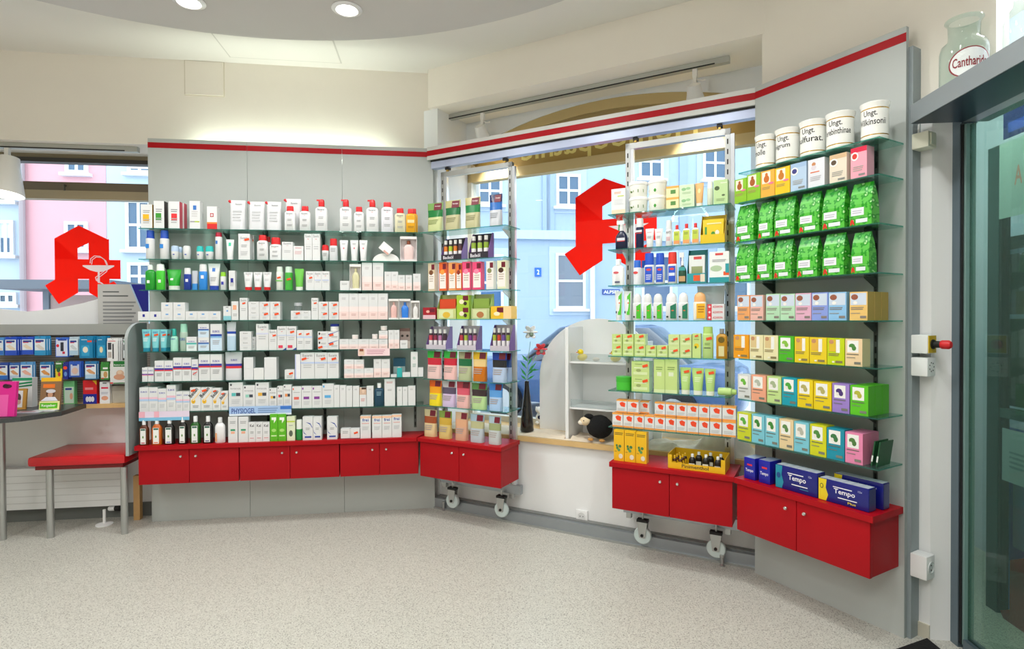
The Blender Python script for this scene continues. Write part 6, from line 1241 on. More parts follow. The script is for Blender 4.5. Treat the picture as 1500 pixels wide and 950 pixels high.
row('R', 8, [(small_tempo, 1089.6, 1106, 670, 'narrow blue tissue pack', dict(d=.09, cat='tissue pack')), (small_tempo, 1111, 1128, 674, 'narrow blue tissue pack', dict(d=.09, cat='tissue pack')),
 (tempo, 1136, 1197.5, 686, 'wide blue tissue pack with teal end', dict(d=.06, end='1c90a8', cat='tissue pack')), (tempo, 1199, 1273, 707, 'wide blue tissue pack with yellow end', dict(d=.055, plus=True, cat='tissue pack'))], sb=.02)
row('R', 8, [(tempo, 1222, 1294, 700, 'rear blue tissue pack with yellow flowers', dict(d=.05, plus=True, cat='tissue pack'))], sb=.1)
# ================================================================ BENCH CORNER
bench = tag(empty('bench', FL_.w(0, 0), FL_.t), 'red padded bench on steel legs beside the grey divider', 'bench')
s_l = FL_.bp(40, 676, .23)[0]; zb_ = FL_.bp(100, 668, .235)[1]
b = MB(); b.cbox(s_l, -.045, -.235, .15, zb_ - .06, zb_, .018, mat('c81420', .35, 0, .03, 5, coat=.2, name='red_leatherette')); b.build('seat_cushion', bench)
b = MB(); b.box(s_l + .03, -.07, -.21, .14, zb_ - .085, zb_ - .06, mat('7a1418', .5)); b.build('seat_board', bench)
for sx in (-.492, -.068):
    b = MB(); b.lathe([(.02, 0), (.02, .001), (.02, zb_ - .085)], STEEL, n=20); b.build('leg', bench, loc=(sx, -.2, 0))
# round granite table
gran = mat('3d4142', .3, 0, .5, 160, name='dark_granite')
tb = tag(empty('granite_table', FL_.w(0, 0), FL_.t), 'dark granite table with rounded corner on steel leg at left', 'table')
ZT = .795; pts = []
for px, py in ((-120, 618), (-40, 616), (0, 612.6), (30, 610), (52.6, 607), (75, 604), (90, 602), (97, 598)):
    s_, o_ = FL_.loc(onz(px, py, ZT)); pts.append((s_, -max(o_, -.036)))
pts[-1] = (pts[-1][0], .035); pts.append((pts[-1][0], .038)); pts = [(-1.6, .038), (-1.6, pts[0][1])] + [p for p in pts if p[0] > -1.6]
b = MB(); b.slab(pts, ZT - .028, ZT, gran); b.build('top', tb)
b = MB(); b.lathe([(.02, 0), (.02, ZT - .028)], STEEL, n=20); b.build('leg', tb, loc=(-.763, -.195, 0))
b = MB(); a_ = FL_.bp(45, 610, .0)[0]; c_ = FL_.bp(88, 610, .0)[0]; b.box(a_, c_, -.06, .036, ZT - .055, ZT - .029, mat('6a2418', .5)); b.build('bracket', tb)
# things on the table
def on_table(px, py): return onz(px, py, ZT + .0005)
def leaning(name, px0, px1, py0, py1, base, arts, label, cat, d=.012, lean=.12, group=None):
    p0 = on_table(px0, py1); p1 = on_table(px1, py1); s0_, o0_ = FL_.loc(p0); s1_, _ = FL_.loc(p1); w = s1_ - s0_; z1 = FL_.bp((px0 + px1) / 2, py0, o0_ - .02)[1]; h = z1 - ZT
    b = MB(); T = Matrix.Rotation(-lean, 4, 'X'); b.box(-w / 2, w / 2, 0, d, 0, h, mat(base, .45)); b.art(arts, w, h)
    b.v = [tuple(T @ Vector(v)) for v in b.v]; zmin = min(v[2] for v in b.v); b.v = [(x, y, z - zmin) for x, y, z in b.v]
    o = b.build(name, loc=FL_.w((s0_ + s1_) / 2, o0_, ZT + .0006), rot=FL_.t); tag(o, label, cat, group); return o
leaning('folder', -14, 17, 559, 611, 'd8208c', [('b', .0, .0, .7, .62, 'e858a8'), ('o', .62, .86, .2, .06, '4a1030'), ('o', .55, .88, .12, .05, '2c0c20')], 'bright pink folder standing at the left end of the granite table', 'folder', d=.02)
leaning('leaflet_box', 18, 44, 553, 597, 'd8dadc', [('b', 0, .9, 1, 1, '1f9a6c'), ('p', [(0, .8), (1, .88), (1, .82), (0, .74)], '1f8a5c'), ('p', [(0, .7), (1, .78), (1, .72), (0, .66)], '1f7a50')], 'white and green leaflet box behind the framed picture', 'leaflet box', d=.05, lean=.02)
leaning('picture_frame', 17, 35, 569, 600, 'b88838', [('b', .1, .1, .75, .9, 'dcdce0'), ('o', .4, .55, .24, .22, '4a3438'), ('o', .45, .35, .2, .12, 'c89c94')], 'small framed portrait picture on the granite table', 'picture frame')
bd = leaning('brochure', 57, 84, 553, 601, '8a6a48', [('b', 0, .88, 1, 1, 'f0b820'), ('b', .12, .68, .7, .8, 'e87828'), ('o', .5, .5, .22, .1, '5a3c2c'), ('o', .5, .47, .13, .09, 'c89878'), ('o', .52, .58, .24, .06, 'd4d4d8'), ('p', [(.05, .28), (.3, .4), (.75, .4), (.9, .28)], 'e4e6f0'), ('b', 0, 0, 1, .27, 'e8e8a0'), ('b', .04, .05, .9, .22, '5cc020'), ('t', 'Ratgeber', .12, .08, .82, .18, 'f4f8ec')], 'brochure with smiling picture in clear stand on granite table', 'brochure', lean=.14)
for k, (px, py, c, l) in enumerate(((40, 605, 'c8ccd4', 'glossy magazine lying flat on the granite table edge'), (63, 602.5, 'e0e2e6', 'white leaflet lying flat before the brochure stand'))):
    p = on_table(px, py); b = MB(); b.box(-.06, .06, -.0, .05, 0, .006, mat(c, .3)); b.poly([(-.05, .01, .0065), (.03, .01, .0065), (.03, .04, .0065), (-.05, .04, .0065)], mat(('a85a78', 'b8c0cc')[k], .3)); tag(b.build('magazine', loc=p, rot=FL_.t + .1), l, 'magazine', 'papers on the granite table')
# radiator, feet, valve
rd = tag(empty('radiator', FL_.w(0, 0), FL_.t), 'white panel radiator on the wall under the red bench', 'radiator')
r0 = FL_.bp(44, 700, -.06)[0]; r1 = FL_.bp(178, 700, -.06)[0]
b = MB(); b.box(r0 - .3, r1, .065, .12, .1, .37, WHITEW)
for k in range(5): b.box(r0 - .3, r1, .0638, .065, .14 + k * .045, .143 + k * .045, mat('c8cac8', .5))
b.build('panel', rd)
for s_ in (r0 + .1, r1 - .15): b = MB(); b.box(s_ - .015, s_ + .015, .12, .154, .2, .3, WHITEW); b.build('wall_bracket', rd)
b = MB(); sv = FL_.bp(165, 748, -.06)[0]; T = Matrix.Translation((sv, .09, .075)) @ Matrix.Rotation(math.pi / 2, 4, 'Y'); b.lathe([(.012, -.04), (.016, -.035), (.016, .0)], WHITEW, n=14, T=T); b.lathe([(.017, .0), (.02, .005), (.02, .03), (.015, .035)], BLACKP, n=14, T=T); b.build('valve', rd)
p = onz(153, 768, 0); b = MB(); b.lathe([(.05, 0), (.05, .006), (.03, .012), (.012, .014), (.009, .02), (.009, .1)], WHITEW, n=20); tag(b.build('pipe_foot', loc=p), 'white round pipe foot on the floor under the radiator', 'pipe foot')
for k, (px, py, w_, h_, l) in enumerate(((202.5, 760, .04, .4, 'pale wooden post under the left end of the red cabinets'), (112, 758, .05, .09, 'short pale wooden foot below the radiator'))):
    p = onz(px, py, 0); b = MB(); b.cbox(-w_ / 2, w_ / 2, -w_ / 2, w_ / 2, 0, h_ if k else .30, .002, mat('c49a64', .5, 0, .1, 9)); tag(b.build('wooden_post', loc=p, rot=FL_.t), l, 'post')
# ================================================================ HANGING PACKETS
def packet(w, h, base, arts, d=.012):
    b = MB(); b.box(-w / 2, w / 2, 0, d, 0, h * .86, mat(base, .35)); b.box(-w / 2, w / 2, d * .4, d * .55, h * .86, h, mat(base, .35)); b.art(arts, w, h); return b
def hang(x0, x1, y0, y1, base, arts, look, n=3, o=-.03, rownm='upper'):
    s0_, z1 = FL_.bp(x0, y0, o); s1_, z0 = FL_.bp(x1, y1, o); w = s1_ - s0_ - .001; h = z1 - z0; mesh = None
    for g in range(n):
        if mesh is None: ob = packet(w, h, base, arts).build('hanging_packet'); mesh = ob
        else: ob = mesh.copy(); COL.objects.link(ob)
        ob.location = FL_.w((s0_ + s1_) / 2 + g * .006, o - g * .0135, z0); ob.rotation_euler = (0, 0, FL_.t)
        lk = look + ' in the %s packet row' % rownm
        tag(ob, lk if g == 0 else ('second' if g == 1 else 'third') + ' copy behind ' + look + ', %s row' % rownm, 'packet', 'packets hanging left of the shelves')
    b = MB(); x = (s0_ + s1_) / 2; b.tube([(0, .131, 0), (0, -o - .005, 0), (0, -o - .012, .006)], .0016, STEEL, n=6); hk = b.build('display_hook', loc=FL_.w(x, 0, z1 - h * .04), rot=FL_.t)
    tag(hk, 'wire hook carrying the ' + look + ', %s row' % rownm, 'hook', 'wire display hooks')
def HP(c, pic='e8d8c0', logo='2a3c8c'): return [('b', .04, .04, .96, .84, 'e4ecf2'), ('b', .04, .04, .96, .26, c), ('b', .12, .7, .85, .8, logo), ('b', .12, .66, .6, .7, 'd83c48'), ('p', [(.12, .5), (.4, .58), (.9, .36), (.85, .28), (.4, .34)], pic)]
U1 = [(-12, 5.5, 494, 520, '4a8ccc', HP('2a6cc0'), 'pale blue plaster packet at the picture edge'), (7, 24.5, 493, 520, '2450c0', HP('2450c0'), 'blue plaster packet with white strip picture'), (31.5, 49, 493, 519, '2450c0', HP('2450c0'), 'second blue plaster packet with strip picture'), (50, 67, 492, 520, '2f94c8', HP('2f94c8', 'd8d4cc'), 'turquoise edged plaster packet'),
 (81, 100, 494, 522.5, '3a70d0', [('b', .05, .05, .95, .9, 'd4dcf0'), ('b', .4, .3, .65, .75, '2c3040'), ('o', .18, .58, .12, .08, 'e02838'), ('b', .55, .16, .75, .28, 'c83048'), ('b', .2, .84, .9, .92, '2448a8')], 'blue wrist wrap packet with red dot'), (101, 114.5, 493, 520, 'b8ccd8', HP('a8c8e0', 'c8d0d4'), 'pale clear packet beside the wrist wrap'),
 (116, 136, 492, 524, '1480b0', [('b', .15, .1, .75, .58, '2f9cc8'), ('o', .45, .38, .2, .14, 'e8e0cc'), ('b', .6, .72, .95, .8, 'f04a20'), ('l', .15, .82, .6, 1, .06, 'd0e8f4')], 'teal blister packet with orange sticker'), (141.5, 155, 492, 524, '1480b0', [('b', .15, .1, .9, .58, '2f9cc8'), ('o', .5, .38, .2, .14, 'e8d8b0'), ('l', .15, .82, .6, 1, .06, 'd0e8f4')], 'teal blister packet next to white carton'),
 (156.5, 173, 495, 528.5, 'eceeee', [('b', .08, .5, .4, .8, '3a3c44'), ('b', .08, .15, .4, .4, 'b8b0a8'), ('b', .5, .1, .62, .75, '2c2c34'), ('l', .1, .86, .8, 1, .05, 'd83c48')], 'white carton packet with black vertical name'), (180, 188, 496, 524, 'd8e0e4', [('b', .1, .4, .7, .7, '2c3030'), ('o', .4, .86, .3, .07, '1f8a4c')], 'narrow packet with green dot by the divider')]
for it in U1: hang(*it, rownm='upper')
U2 = [(-12, 12, 531, 556, '2a4c9c', HP('2a6cc0', 'd8a45c'), 'navy topped plaster packet at the picture edge'), (13.5, 28.5, 531, 556, '3a6cb0', HP('b8cce0', 'd8a070'), 'blue finger plaster packet'), (29.5, 48, 530, 557, '5c9cd0', HP('d8e4f0', 'e8b09c'), 'light blue plaster packet with hand picture'), (58, 75, 530, 557, '2f7cb0', HP('b0d0e8', 'd89450'), 'blue plaster packet with brown toe picture'),
 (81, 91.5, 529, 556, '3a8038', [('b', .0, .0, 1, .6, 'e8d030'), ('o', .45, .55, .3, .14, '2c5c30'), ('o', .55, .3, .2, .12, 'c83c38'), ('b', .1, .84, .9, .92, 'd8e4d8')], 'yellow and green plaster packet'), (92, 100, 530, 555, '1f2c8c', [('o', .45, .66, .4, .1, 'f04a20'), ('o', .5, .3, .3, .14, '6c98d8')], 'navy plaster packet with orange sticker'), (100.5, 119, 529, 552, '2f5cb8', [('b', .15, .1, .85, .8, 'c4cce0'), ('o', .5, .4, .26, .22, 'd8b8a8'), ('b', .3, .72, .7, .8, '2448a8')], 'blue packet with round plaster picture'),
 (124, 141.5, 529, 555, '2f7cb0', HP('b0d0e8', 'd8a070'), 'blue plaster packet left of the green one'), (147, 159.5, 530, 556, '3a8a3c', [('b', .05, .1, .95, .5, 'd8dccc'), ('o', .6, .3, .25, .18, 'c89c60'), ('b', .1, .06, .4, .12, 'd83c38'), ('b', .3, .6, .9, .7, 'f0f4f0')], 'green topped herbal packet'), (161, 186, 528, 562, 'e4e6e4', [('b', .2, .74, 1, .98, '1f7a34'), ('t', 'Retterspitz', .24, .77, .94, .85, 'f0f4f0'), ('o', .6, .45, .24, .15, 'd8b498'), ('o', .55, .3, .34, .12, 'd8a080'), ('o', .58, .5, .14, .08, 'e8ccb0'), ('b', .2, .02, 1, .06, '1f7a34'), ('b', 0, .02, .18, .08, 'd83c38')], 'large packet with green head and portrait picture')]
for it in U2: hang(*it, n=2, rownm='lower')
for x0, x1, y0, y1, base, arts, l, d in ((93, 109, 558, 586, '6cbc7c', [('b', .08, .05, .92, .75, 'c8dccc'), ('b', .15, .62, .75, .7, '2a3c8c'), ('o', .7, .35, .14, .14, 'e0a888')], 'green edged plaster packet standing on the wooden ledge', .03),
    (121.5, 141.5, 557, 580, 'd8242c', [('b', 0, 0, 1, .42, '1f2c98'), ('o', .3, .2, .12, .12, 'e8e8f0'), ('o', .5, .2, .12, .12, 'e8e8f0'), ('o', .7, .2, .12, .12, 'e8e8f0'), ('b', .15, .6, .75, .7, 'e88890'), ('p', [(.7, 1), (1, 1), (1, .8)], 'e8c028')], 'red and blue carton standing on the wooden ledge', .03),
    (146, 160.5, 559, 584, 'ecEef2'.lower(), [('b', .15, .68, .85, .76, 'd83c58'), ('o', .5, .25, .35, .1, 'e8a888'), ('b', .3, .92, .7, .96, '3a3c44'), ('l', .15, .5, .85, 2, .06, 'b0b8c8')], 'white plaster carton standing on the wooden ledge', .025),
    (163, 186, 565, 583, 'bcb8ac', [('b', 0, .7, 1, 1, 'a8a498')], 'grey storage box on the wooden ledge by the divider', .04)):
    o_ = -.055 if 'grey' not in l else -.08
    s0_, z1 = FL_.bp(x0, y0, o_); s1_, _ = FL_.bp(x1, y0, o_); ob = carton(s1_ - s0_, z1 - .7905, d, base=base, arts=arts); ob.name = 'carton'; place(ob, FL_, (s0_ + s1_) / 2, o_, .7904); tag(ob, l, 'carton', 'things on the wooden ledge')
# ================================================================ DISPLAY WINDOW DECORATION
ZSL = .568
wb = mat('eef0f0', .6)
dp = tag(empty('display_shelf', FM.w(0, 0), FM.t), 'white arched display shelf standing on the wooden sill', 'display shelf')
b = MB(); oB = .34; cx, rx = 1.10, .43
pl = [(cx - rx, ZSL), (cx + rx, ZSL)] + [(cx + rx * math.cos(a), .93 + .415 * math.sin(a)) for a in [math.pi * i / 28 for i in range(29)]]
b.prism(pl, oB, oB + .012, wb); b.build('arched_back', dp)
sD = FM.bp(833, 600, -.09)[0]
b = MB(); b.box(sD - .02, sD, .085, oB - .0, ZSL, 1.29, wb); b.build('side_board', dp)
b = MB(); b.box(cx + .36, cx + .375, .1, oB, ZSL, 1.2, wb); b.build('side_board', dp)
zS1 = FM.bp(860, 529.5, -.11)[1]; zS2 = FM.bp(860, 597.5, -.11)[1]
for z in (zS1, zS2):
    b = MB(); b.box(sD, cx + .36, .11, oB, z - .012, z, wb); sh = b.build('shelf', dp)
    b = MB(); b.box(sD + .005, cx + .355, .112, .115, z, z + .05, CLEAR); b.build('clear_lip', sh)
def duck(px, py, label):
    s_, _ = FM.bp(px, py, -.17)
    t = tag(empty('rubber_duck', FM.w(s_, -.17, zS1 + .0008), FM.t), label, 'toy duck', 'yellow rubber ducks'); ym = mat('f4d818', .35)
    b = MB(); b.sphere((0, 0, .022), .03, ym, sc=(1.15, .85, .74), fn=lambda p: Vector((p.x, p.y, p.z + .3 * max(0, p.x) ** 1.2))); b.build('body', t)
    b = MB(); b.sphere((-.012, 0, .056), .019, ym); b.build('head', t)
    b = MB(); b.sphere((-.034, -.002, .053), .008, mat('e8781c', .4), sc=(1, 1.2, .45), seg=10, rings=6); b.build('beak', t)
    for y in (-.014, .012): b = MB(); b.sphere((-.024, y, .062), .0032, BLACKP, seg=8, rings=6); b.build('eye', t)
duck(853, 521, 'yellow rubber duck on the white shelf left of the seashell'); duck(902, 524, 'yellow rubber duck half hidden by the right rack')
s_, _ = FM.bp(873, 526, -.17); b = MB(); b.sphere((0, 0, .012), .02, mat('f0e4d4', .5), sc=(1.2, .9, .6), fn=lambda p: Vector((p.x, p.y, p.z * (1 + .25 * math.sin(p.x * 400))))); tag(b.build('seashell', loc=FM.w(s_, -.17, zS1 + .001)), 'cream seashell beside the rubber duck', 'seashell')
# black sheep
p = FM.bp(876, 640, -.10); sh = tag(empty('plush_sheep', FM.w(p[0], -.13, ZSL + .012), FM.t), 'black woolly plush sheep with cream face on the sill', 'plush toy')
wool = mat('0c0d0e', .95, 0, .3, 120, .6, name='black_wool')
b = MB(); b.sphere((0, 0, .082), .08, wool, seg=28, rings=18, sc=(1.05, .8, .92), fn=lambda q: q * (1 + .05 * noise.noise(q * 60))); b.build('woolly_body', sh)
cr = mat('e8d4b0', .8)
b = MB(); b.sphere((-.085, -.03, .115), .032, cr, sc=(1.15, .85, .85)); b.sphere((-.108, -.04, .106), .02, mat('f0e8d8', .8), sc=(1.1, .8, .8)); b.build('head', sh)
b = MB(); b.sphere((-.066, -.015, .142), .028, wool, sc=(1.1, 1, .7)); b.build('wool_cap', sh)
for x in (-.04, .035): b = MB(); b.sphere((x, -.055, .008), .016, mat('c8924c', .7), sc=(1.2, 1, .6), seg=12, rings=8); b.build('foot', sh)
for y in (-.056, -.004): b = MB(); b.sphere((-.086, y, .122), .004, BLACKP, seg=8, rings=6); b.build('eye', sh)
# vase with poppies
pv = onz(772, 630, ZSL + .012); vs = tag(empty('flower_vase', pv), 'tall tapered black vase with white and red poppies', 'vase')
vm = mat('0e0c0b', .12, coat=.5)
k_ = pv.y / FPX
b = MB(); hv = (630 - 560) * k_ * 1.04; b.lathe([(.046, 0), (.048, .004), (.040, hv * .3), (.027, hv * .62), (.016, hv * .88), (.0155, hv)], vm, n=24); b.build('vessel', vs)
def P3(px, py, dy=0): d = ray(px, py); k = (pv.y + dy) / d.y; return Vector((d.x * k, d.y * k, CH + d.z * k)) - pv
stm = mat('9cc4a4', .6); lf = mat('3fa858', .6)
for pts_, rr in ((((771, 562), (773, 530), (777, 500)), .0022), (((771, 562), (776, 540), (786, 520), (790, 514)), .0022)):
    b = MB(); b.tube([P3(*q) for q in pts_], rr, stm, n=6); b.build('stem', vs)
def leaf(b, a, c, w, m):
    d = c - a; n_ = d.cross(Vector((0, 1, .3))).normalized() * w
    b.poly([a, a + d * .5 + n_ + Vector((0, -.004, 0)), c, a + d * .5 - n_], m)
for (ax, ay), (cx_, cy_) in (((772, 552), (762, 538)), ((772, 550), (784, 538)), ((773, 545), (786, 530)), ((772, 540), (762, 528)), ((773, 535), (780, 522)), ((772, 556), (783, 549)), ((771, 556), (763, 549)), ((774, 530), (764, 519)), ((774, 542), (790, 541))):
    b = MB(); leaf(b, P3(ax, ay), P3(cx_, cy_, -.02), .008, lf); b.build('leaf', vs)
def poppy(px, py, col, core, r):
    b = MB(); c = P3(px, py); m = mat(col, .6)
    for k in range(6):
        a = k * math.pi / 3; dv = Vector((math.cos(a), -.5, math.sin(a)))
        T = Matrix.Translation(c + dv * r * .5) @ dv.to_track_quat('Z', 'Y').to_matrix().to_4x4()
        b.sphere((0, 0, 0), r * .55, m, seg=10, rings=6, sc=(1, .3, 1.0), T=T)
    b.build('blossom', vs)
    b = MB(); b.sphere(tuple(c + Vector((r * .1, -r * .75, -r * .3))), r * .3, mat(core, .7), seg=12, rings=8); b.build('seed_pod', vs)
poppy(777, 486, 'f6f6f2', '8a9c88', .05); poppy(792, 511, 'ec5058', '8a8c80', .045)
# small plush dog beside the vase
p = onz(791, 621, ZSL + .012); dg = tag(empty('plush_dog', p), 'small white plush dog with navy patch beside the vase', 'plush toy'); wf = mat('ece8e2', .95, 0, .04, 60, .4)
b = MB(); b.sphere((0, 0, .045), .034, wf, sc=(.9, .8, 1.25)); b.build('body', dg)
b = MB(); b.sphere((-.004, -.006, .105), .027, wf, sc=(1, 1, .9)); b.sphere((-.004, -.03, .098), .012, wf); b.build('head', dg)
for x in (-.026, .02): b = MB(); b.sphere((x, 0, .11), .012, wf, sc=(.6, .8, 1.7)); b.build('ear', dg)
b = MB(); b.sphere((-.004, -.026, .055), .014, mat('1c2448', .8), sc=(1, .6, 1)); b.build('patch', dg)
for x in (.018, -.022): b = MB(); b.sphere((x, -.014, .014), .014, wf, sc=(1, 1.6, .8)); b.build('paw', dg)
# wrinkled beige cloth on the sill
b = MB(); nx, ny = 150, 14; cm = mat('e2d3bd', .9, 0, .06, 40, .2, name='beige_cloth')
for i in range(nx + 1):
    for j in range(ny + 1):
        s_ = .04 + 2.11 * i / nx; y_ = .065 + .24 * j / ny
        e = min(1, min(j, ny - j) / 2.5)
        for qx, qy in ((FM.loc(pv)[0], -FM.loc(pv)[1]), (FM.loc(dg.location)[0], -FM.loc(dg.location)[1]), (FM.loc(sh.location)[0], -FM.loc(sh.location)[1])):
            e *= min(1, max(.12, (math.hypot(s_ - qx, y_ - qy) - .06) / .05))
        h_ = .004 + e * (.008 + .022 * abs(noise.noise(Vector((s_ * 7, y_ * 14, 0)))) + .012 * abs(noise.noise(Vector((s_ * 19, y_ * 30, 3)))))
        if s_ > 1.5: h_ += e * .16 * max(0, noise.noise(Vector((s_ * 6, y_ * 9, 9))) + .2) * min(1, (s_ - 1.5) * 4)
        b.v.append((s_, y_, ZSL + h_ - .003 + (.0 if e else .0)))
for i in range(nx):
    for j in range(ny):
        a = i * (ny + 1) + j; s_ = .04 + 2.11 * i / nx; y_ = .065 + .24 * (j + 1) / ny
        if y_ > .083 and (sD - .036 < s_ < sD + .004 or cx + .345 < s_ < cx + .377): continue
        b.face((a, a + ny + 1, a + ny + 2, a + 1), cm, True)
o = b.build('draped_cloth', **at(FM)); tag(o, 'wrinkled beige cloth draped along the wooden display sill', 'cloth')
# wall socket under the sill
def schuko(T, root, w=.078):
    b = MB(); b.cbox(-w / 2, w / 2, -.011, 0, -w / 2, w / 2, .004, WHITEW, T=T); b.build('plate', root)
    b = MB(); R = T @ Matrix.Translation((0, -.0115, 0)) @ Matrix.Rotation(math.pi / 2, 4, 'X'); b.lathe([(.02, -.004), (.022, .0015), (.024, .0015), (.0245, -.0)], mat('dcdedd', .4), n=24, T=R); b.build('rim', root)
    b = MB()
    for x in (-.0095, .0095): b.lathe([(.003, .0), (.003, .0012)], BLACKP, n=10, T=T @ Matrix.Translation((x, -.0125, 0)) @ Matrix.Rotation(math.pi / 2, 4, 'X'))
    b.build('contact', root)
s_, z_ = FM.bp(853, 755, -.07); so = tag(empty('wall_socket', FM.w(s_, -.0695, z_), FM.t), 'white wall socket low on the half wall below the sill', 'socket'); schuko(Matrix.Identity(4), so)
# ================================================================ ENTRANCE
hb_ = tag(empty('header_beam', FD.w(0, 0), FD.t), 'grey aluminium header beam above the entrance door', 'beam')
b = MB(); b.box(.055, 1.35, -.195, .1, 2.13, 2.205, mat('9aa3a8', .4, .4, .03, 8)); b.build('beam', hb_)
b = MB(); b.box(.06, 1.35, -.19, .0, 2.1285, 2.1298, mat('26384a', .3)); b.build('soffit_strip', hb_)
d1 = struct(empty('door_1', FD.w(0, 0), FD.t))
fx = [FD.bp(x, 500, 0)[0] for x in (1393, 1405, 1408, 1411)]
part(d1, 'door_frame', .0, fx[1], -.06, 0, 0, 2.125, DALU); part(d1, 'head_filler', .0, .054, -.06, 0, 2.1255, 2.21, DALU); part(d1, 'seal', fx[1], fx[2], -.05, -.004, .02, 2.12, BLACKP); part(d1, 'inner_frame', fx[2], fx[3], -.045, -.008, .02, 2.12, mat('8fb0ac', .3, .5))
part(d1, 'pane', fx[3], 1.3, -.03, -.022, .045, 2.115, DOORGLASS); part(d1, 'bottom_rail', fx[3], 1.3, -.05, -.004, .0, .045, DALU)
# inner door leaf with frame, notices, letter box
d2 = struct(empty('door_2', FD.w(0, 0), FD.t)); OI = -.36
def ix(px, y=500, o=OI): return FD.bp(px, y, o)
x0 = ix(1446)[0]; x1 = ix(1462)[0]
part(d2, 'door_frame', x0, x1, OI - .05, OI, 0, 2.12, mat('2c4a4c', .35, .3)); part(d2, 'seal', x1, x1 + .012, OI - .04, OI - .004, .02, 2.1, BLACKP)
part(d2, 'top_rail', x1, 1.3, OI - .05, OI, 2.02, 2.12, mat('243c44', .35, .3)); zr = ix(1480, 607)[1]
part(d2, 'mid_rail', x1 + .012, 1.3, OI - .05, OI, zr - .02, zr + .02, mat('3a5c58', .35, .3))
part(d2, 'pane', x1 + .012, 1.3, OI - .03, OI - .025, .05, 2.02, PANE)
def sheet(name, px0, px1, y0, y1, m, o, label, cat, arts=(), d=.002, slant=0):
    a0, z1 = ix(px0, y0, o); a1, _ = ix(px1, y0, o); z0 = ix(px0, y1, o)[1]
    b = MB(); b.box(-.5 * (a1 - a0), .5 * (a1 - a0), 0, d, 0, z1 - z0, m); b.art(arts, a1 - a0, z1 - z0); t = b.build(name, loc=FD.w((a0 + a1) / 2, o, z0), rot=FD.t); return tag(t, label, cat)
OS = OI + .004
sheet('notice_sheet', 1464, 1545, 212, 321, mat('b4cec8', .6), OS, 'large pale notice sheet taped to the entrance glass', 'notice', [('t', 'A', .3, .4, .45, .65, 'd89888'), ('l', .5, .8, .9, 4, .1, '90a8a4')])
sheet('poster', 1470, 1550, 132, 205, mat('16246c', .4), OI - .06, 'dark blue poster high behind the entrance glass', 'poster', [('l', .1, .75, .8, 2, .1, '6a88c8'), ('b', .1, .1, .8, .3, '2a4ab0')])
lb = tag(empty('letter_box_unit', FD.w(0, 0), FD.t), 'dark green letter box unit with locks behind entrance glass', 'letter box')
a0, zt_ = ix(1461, 350, -.42); zb0 = ix(1461, 590, -.42)[1]; a1 = ix(1560, 500, -.42)[0]
b = MB(); b.box(a0, a1, .42, .62, zb0, zt_, mat('1c2c1c', .3)); b.build('case', lb)
for k, (f0, f1) in enumerate(((.04, .58), (.62, .96))):
    z0_, z1_ = zb0 + (zt_ - zb0) * f0, zb0 + (zt_ - zb0) * f1
    b = MB(); b.cbox(a0 + .02, a1 - .02, .41, .42, z0_, z1_, .003, mat('2f3c24', .3)); dr = b.build('flap', lb)
    b = MB(); b.lathe([(.01, -.002), (.01, .006), (.006, .008)], STEEL, n=14, T=Matrix.Translation((a0 + .05, .41, (z0_ * .6 + z1_ * .4))) @ Matrix.Rotation(math.pi / 2, 4, 'X')); b.build('lock', dr)
    b = MB(); b.box(a0 + .04, a1 - .04, .4085, .4098, z1_ - .05, z1_ - .03, mat('a8b4c8', .4)); b.build('name_strip', dr)
sheet('blue_board', 1466, 1580, 622, 1010, mat('2a64d0', .5), OI - .08, 'bright blue board low behind the entrance glass', 'board')
sheet('paper_notice', 1468, 1545, 626, 702, mat('b8ccd0', .6), OS, 'pale paper notice taped low on entrance glass', 'notice', [('l', .15, .55, .9, 4, .09, '8ca4a8')])
sheet('pale_poster', 1484, 1560, 690, 800, mat('9ab4dc', .5), OI - .075, 'pale blue poster on the blue board', 'poster')
b = MB(); q0 = ix(1466, 880, OS); q1 = ix(1478, 800, OS); h_ = q1[1] - ix(1480, 1000, OS)[1]
apo_sign(b, q0[0], q0[0] + .42, q0[1] - .14, q0[1] + .28, -OS - .003, -OS, mat('8c1418', .5)); tag(b.build('pharmacy_sign', **at(FD)), 'dark red letter A emblem low on the entrance glass', 'sign', 'red emblems on the windows')
t = tag(empty('added_lobby_fill', FD.w(.05, -.2, 2.95)), 'added round opal fill light inside the entrance lobby', 'ceiling light')  # no known lamp here; added so the lobby behind the glass isn't dark
b = MB(); b.lathe([(.14, 0), (.14, -.02), (.12, -.07), (.06, -.09), (.0, -.092)], emit('fffaf2', 5, 'lobby_fill_glow'), n=28, cap=False); b.build('lobby_fill_shade', t)
l = bpy.data.lights.new('added_lobby_fill_point', 'POINT'); l.energy = 42; l.color = WARM; l.shadow_soft_size = .12; o = bpy.data.objects.new('lamp', l); COL.objects.link(o); o.parent = t; o.location = (0, 0, -.2)
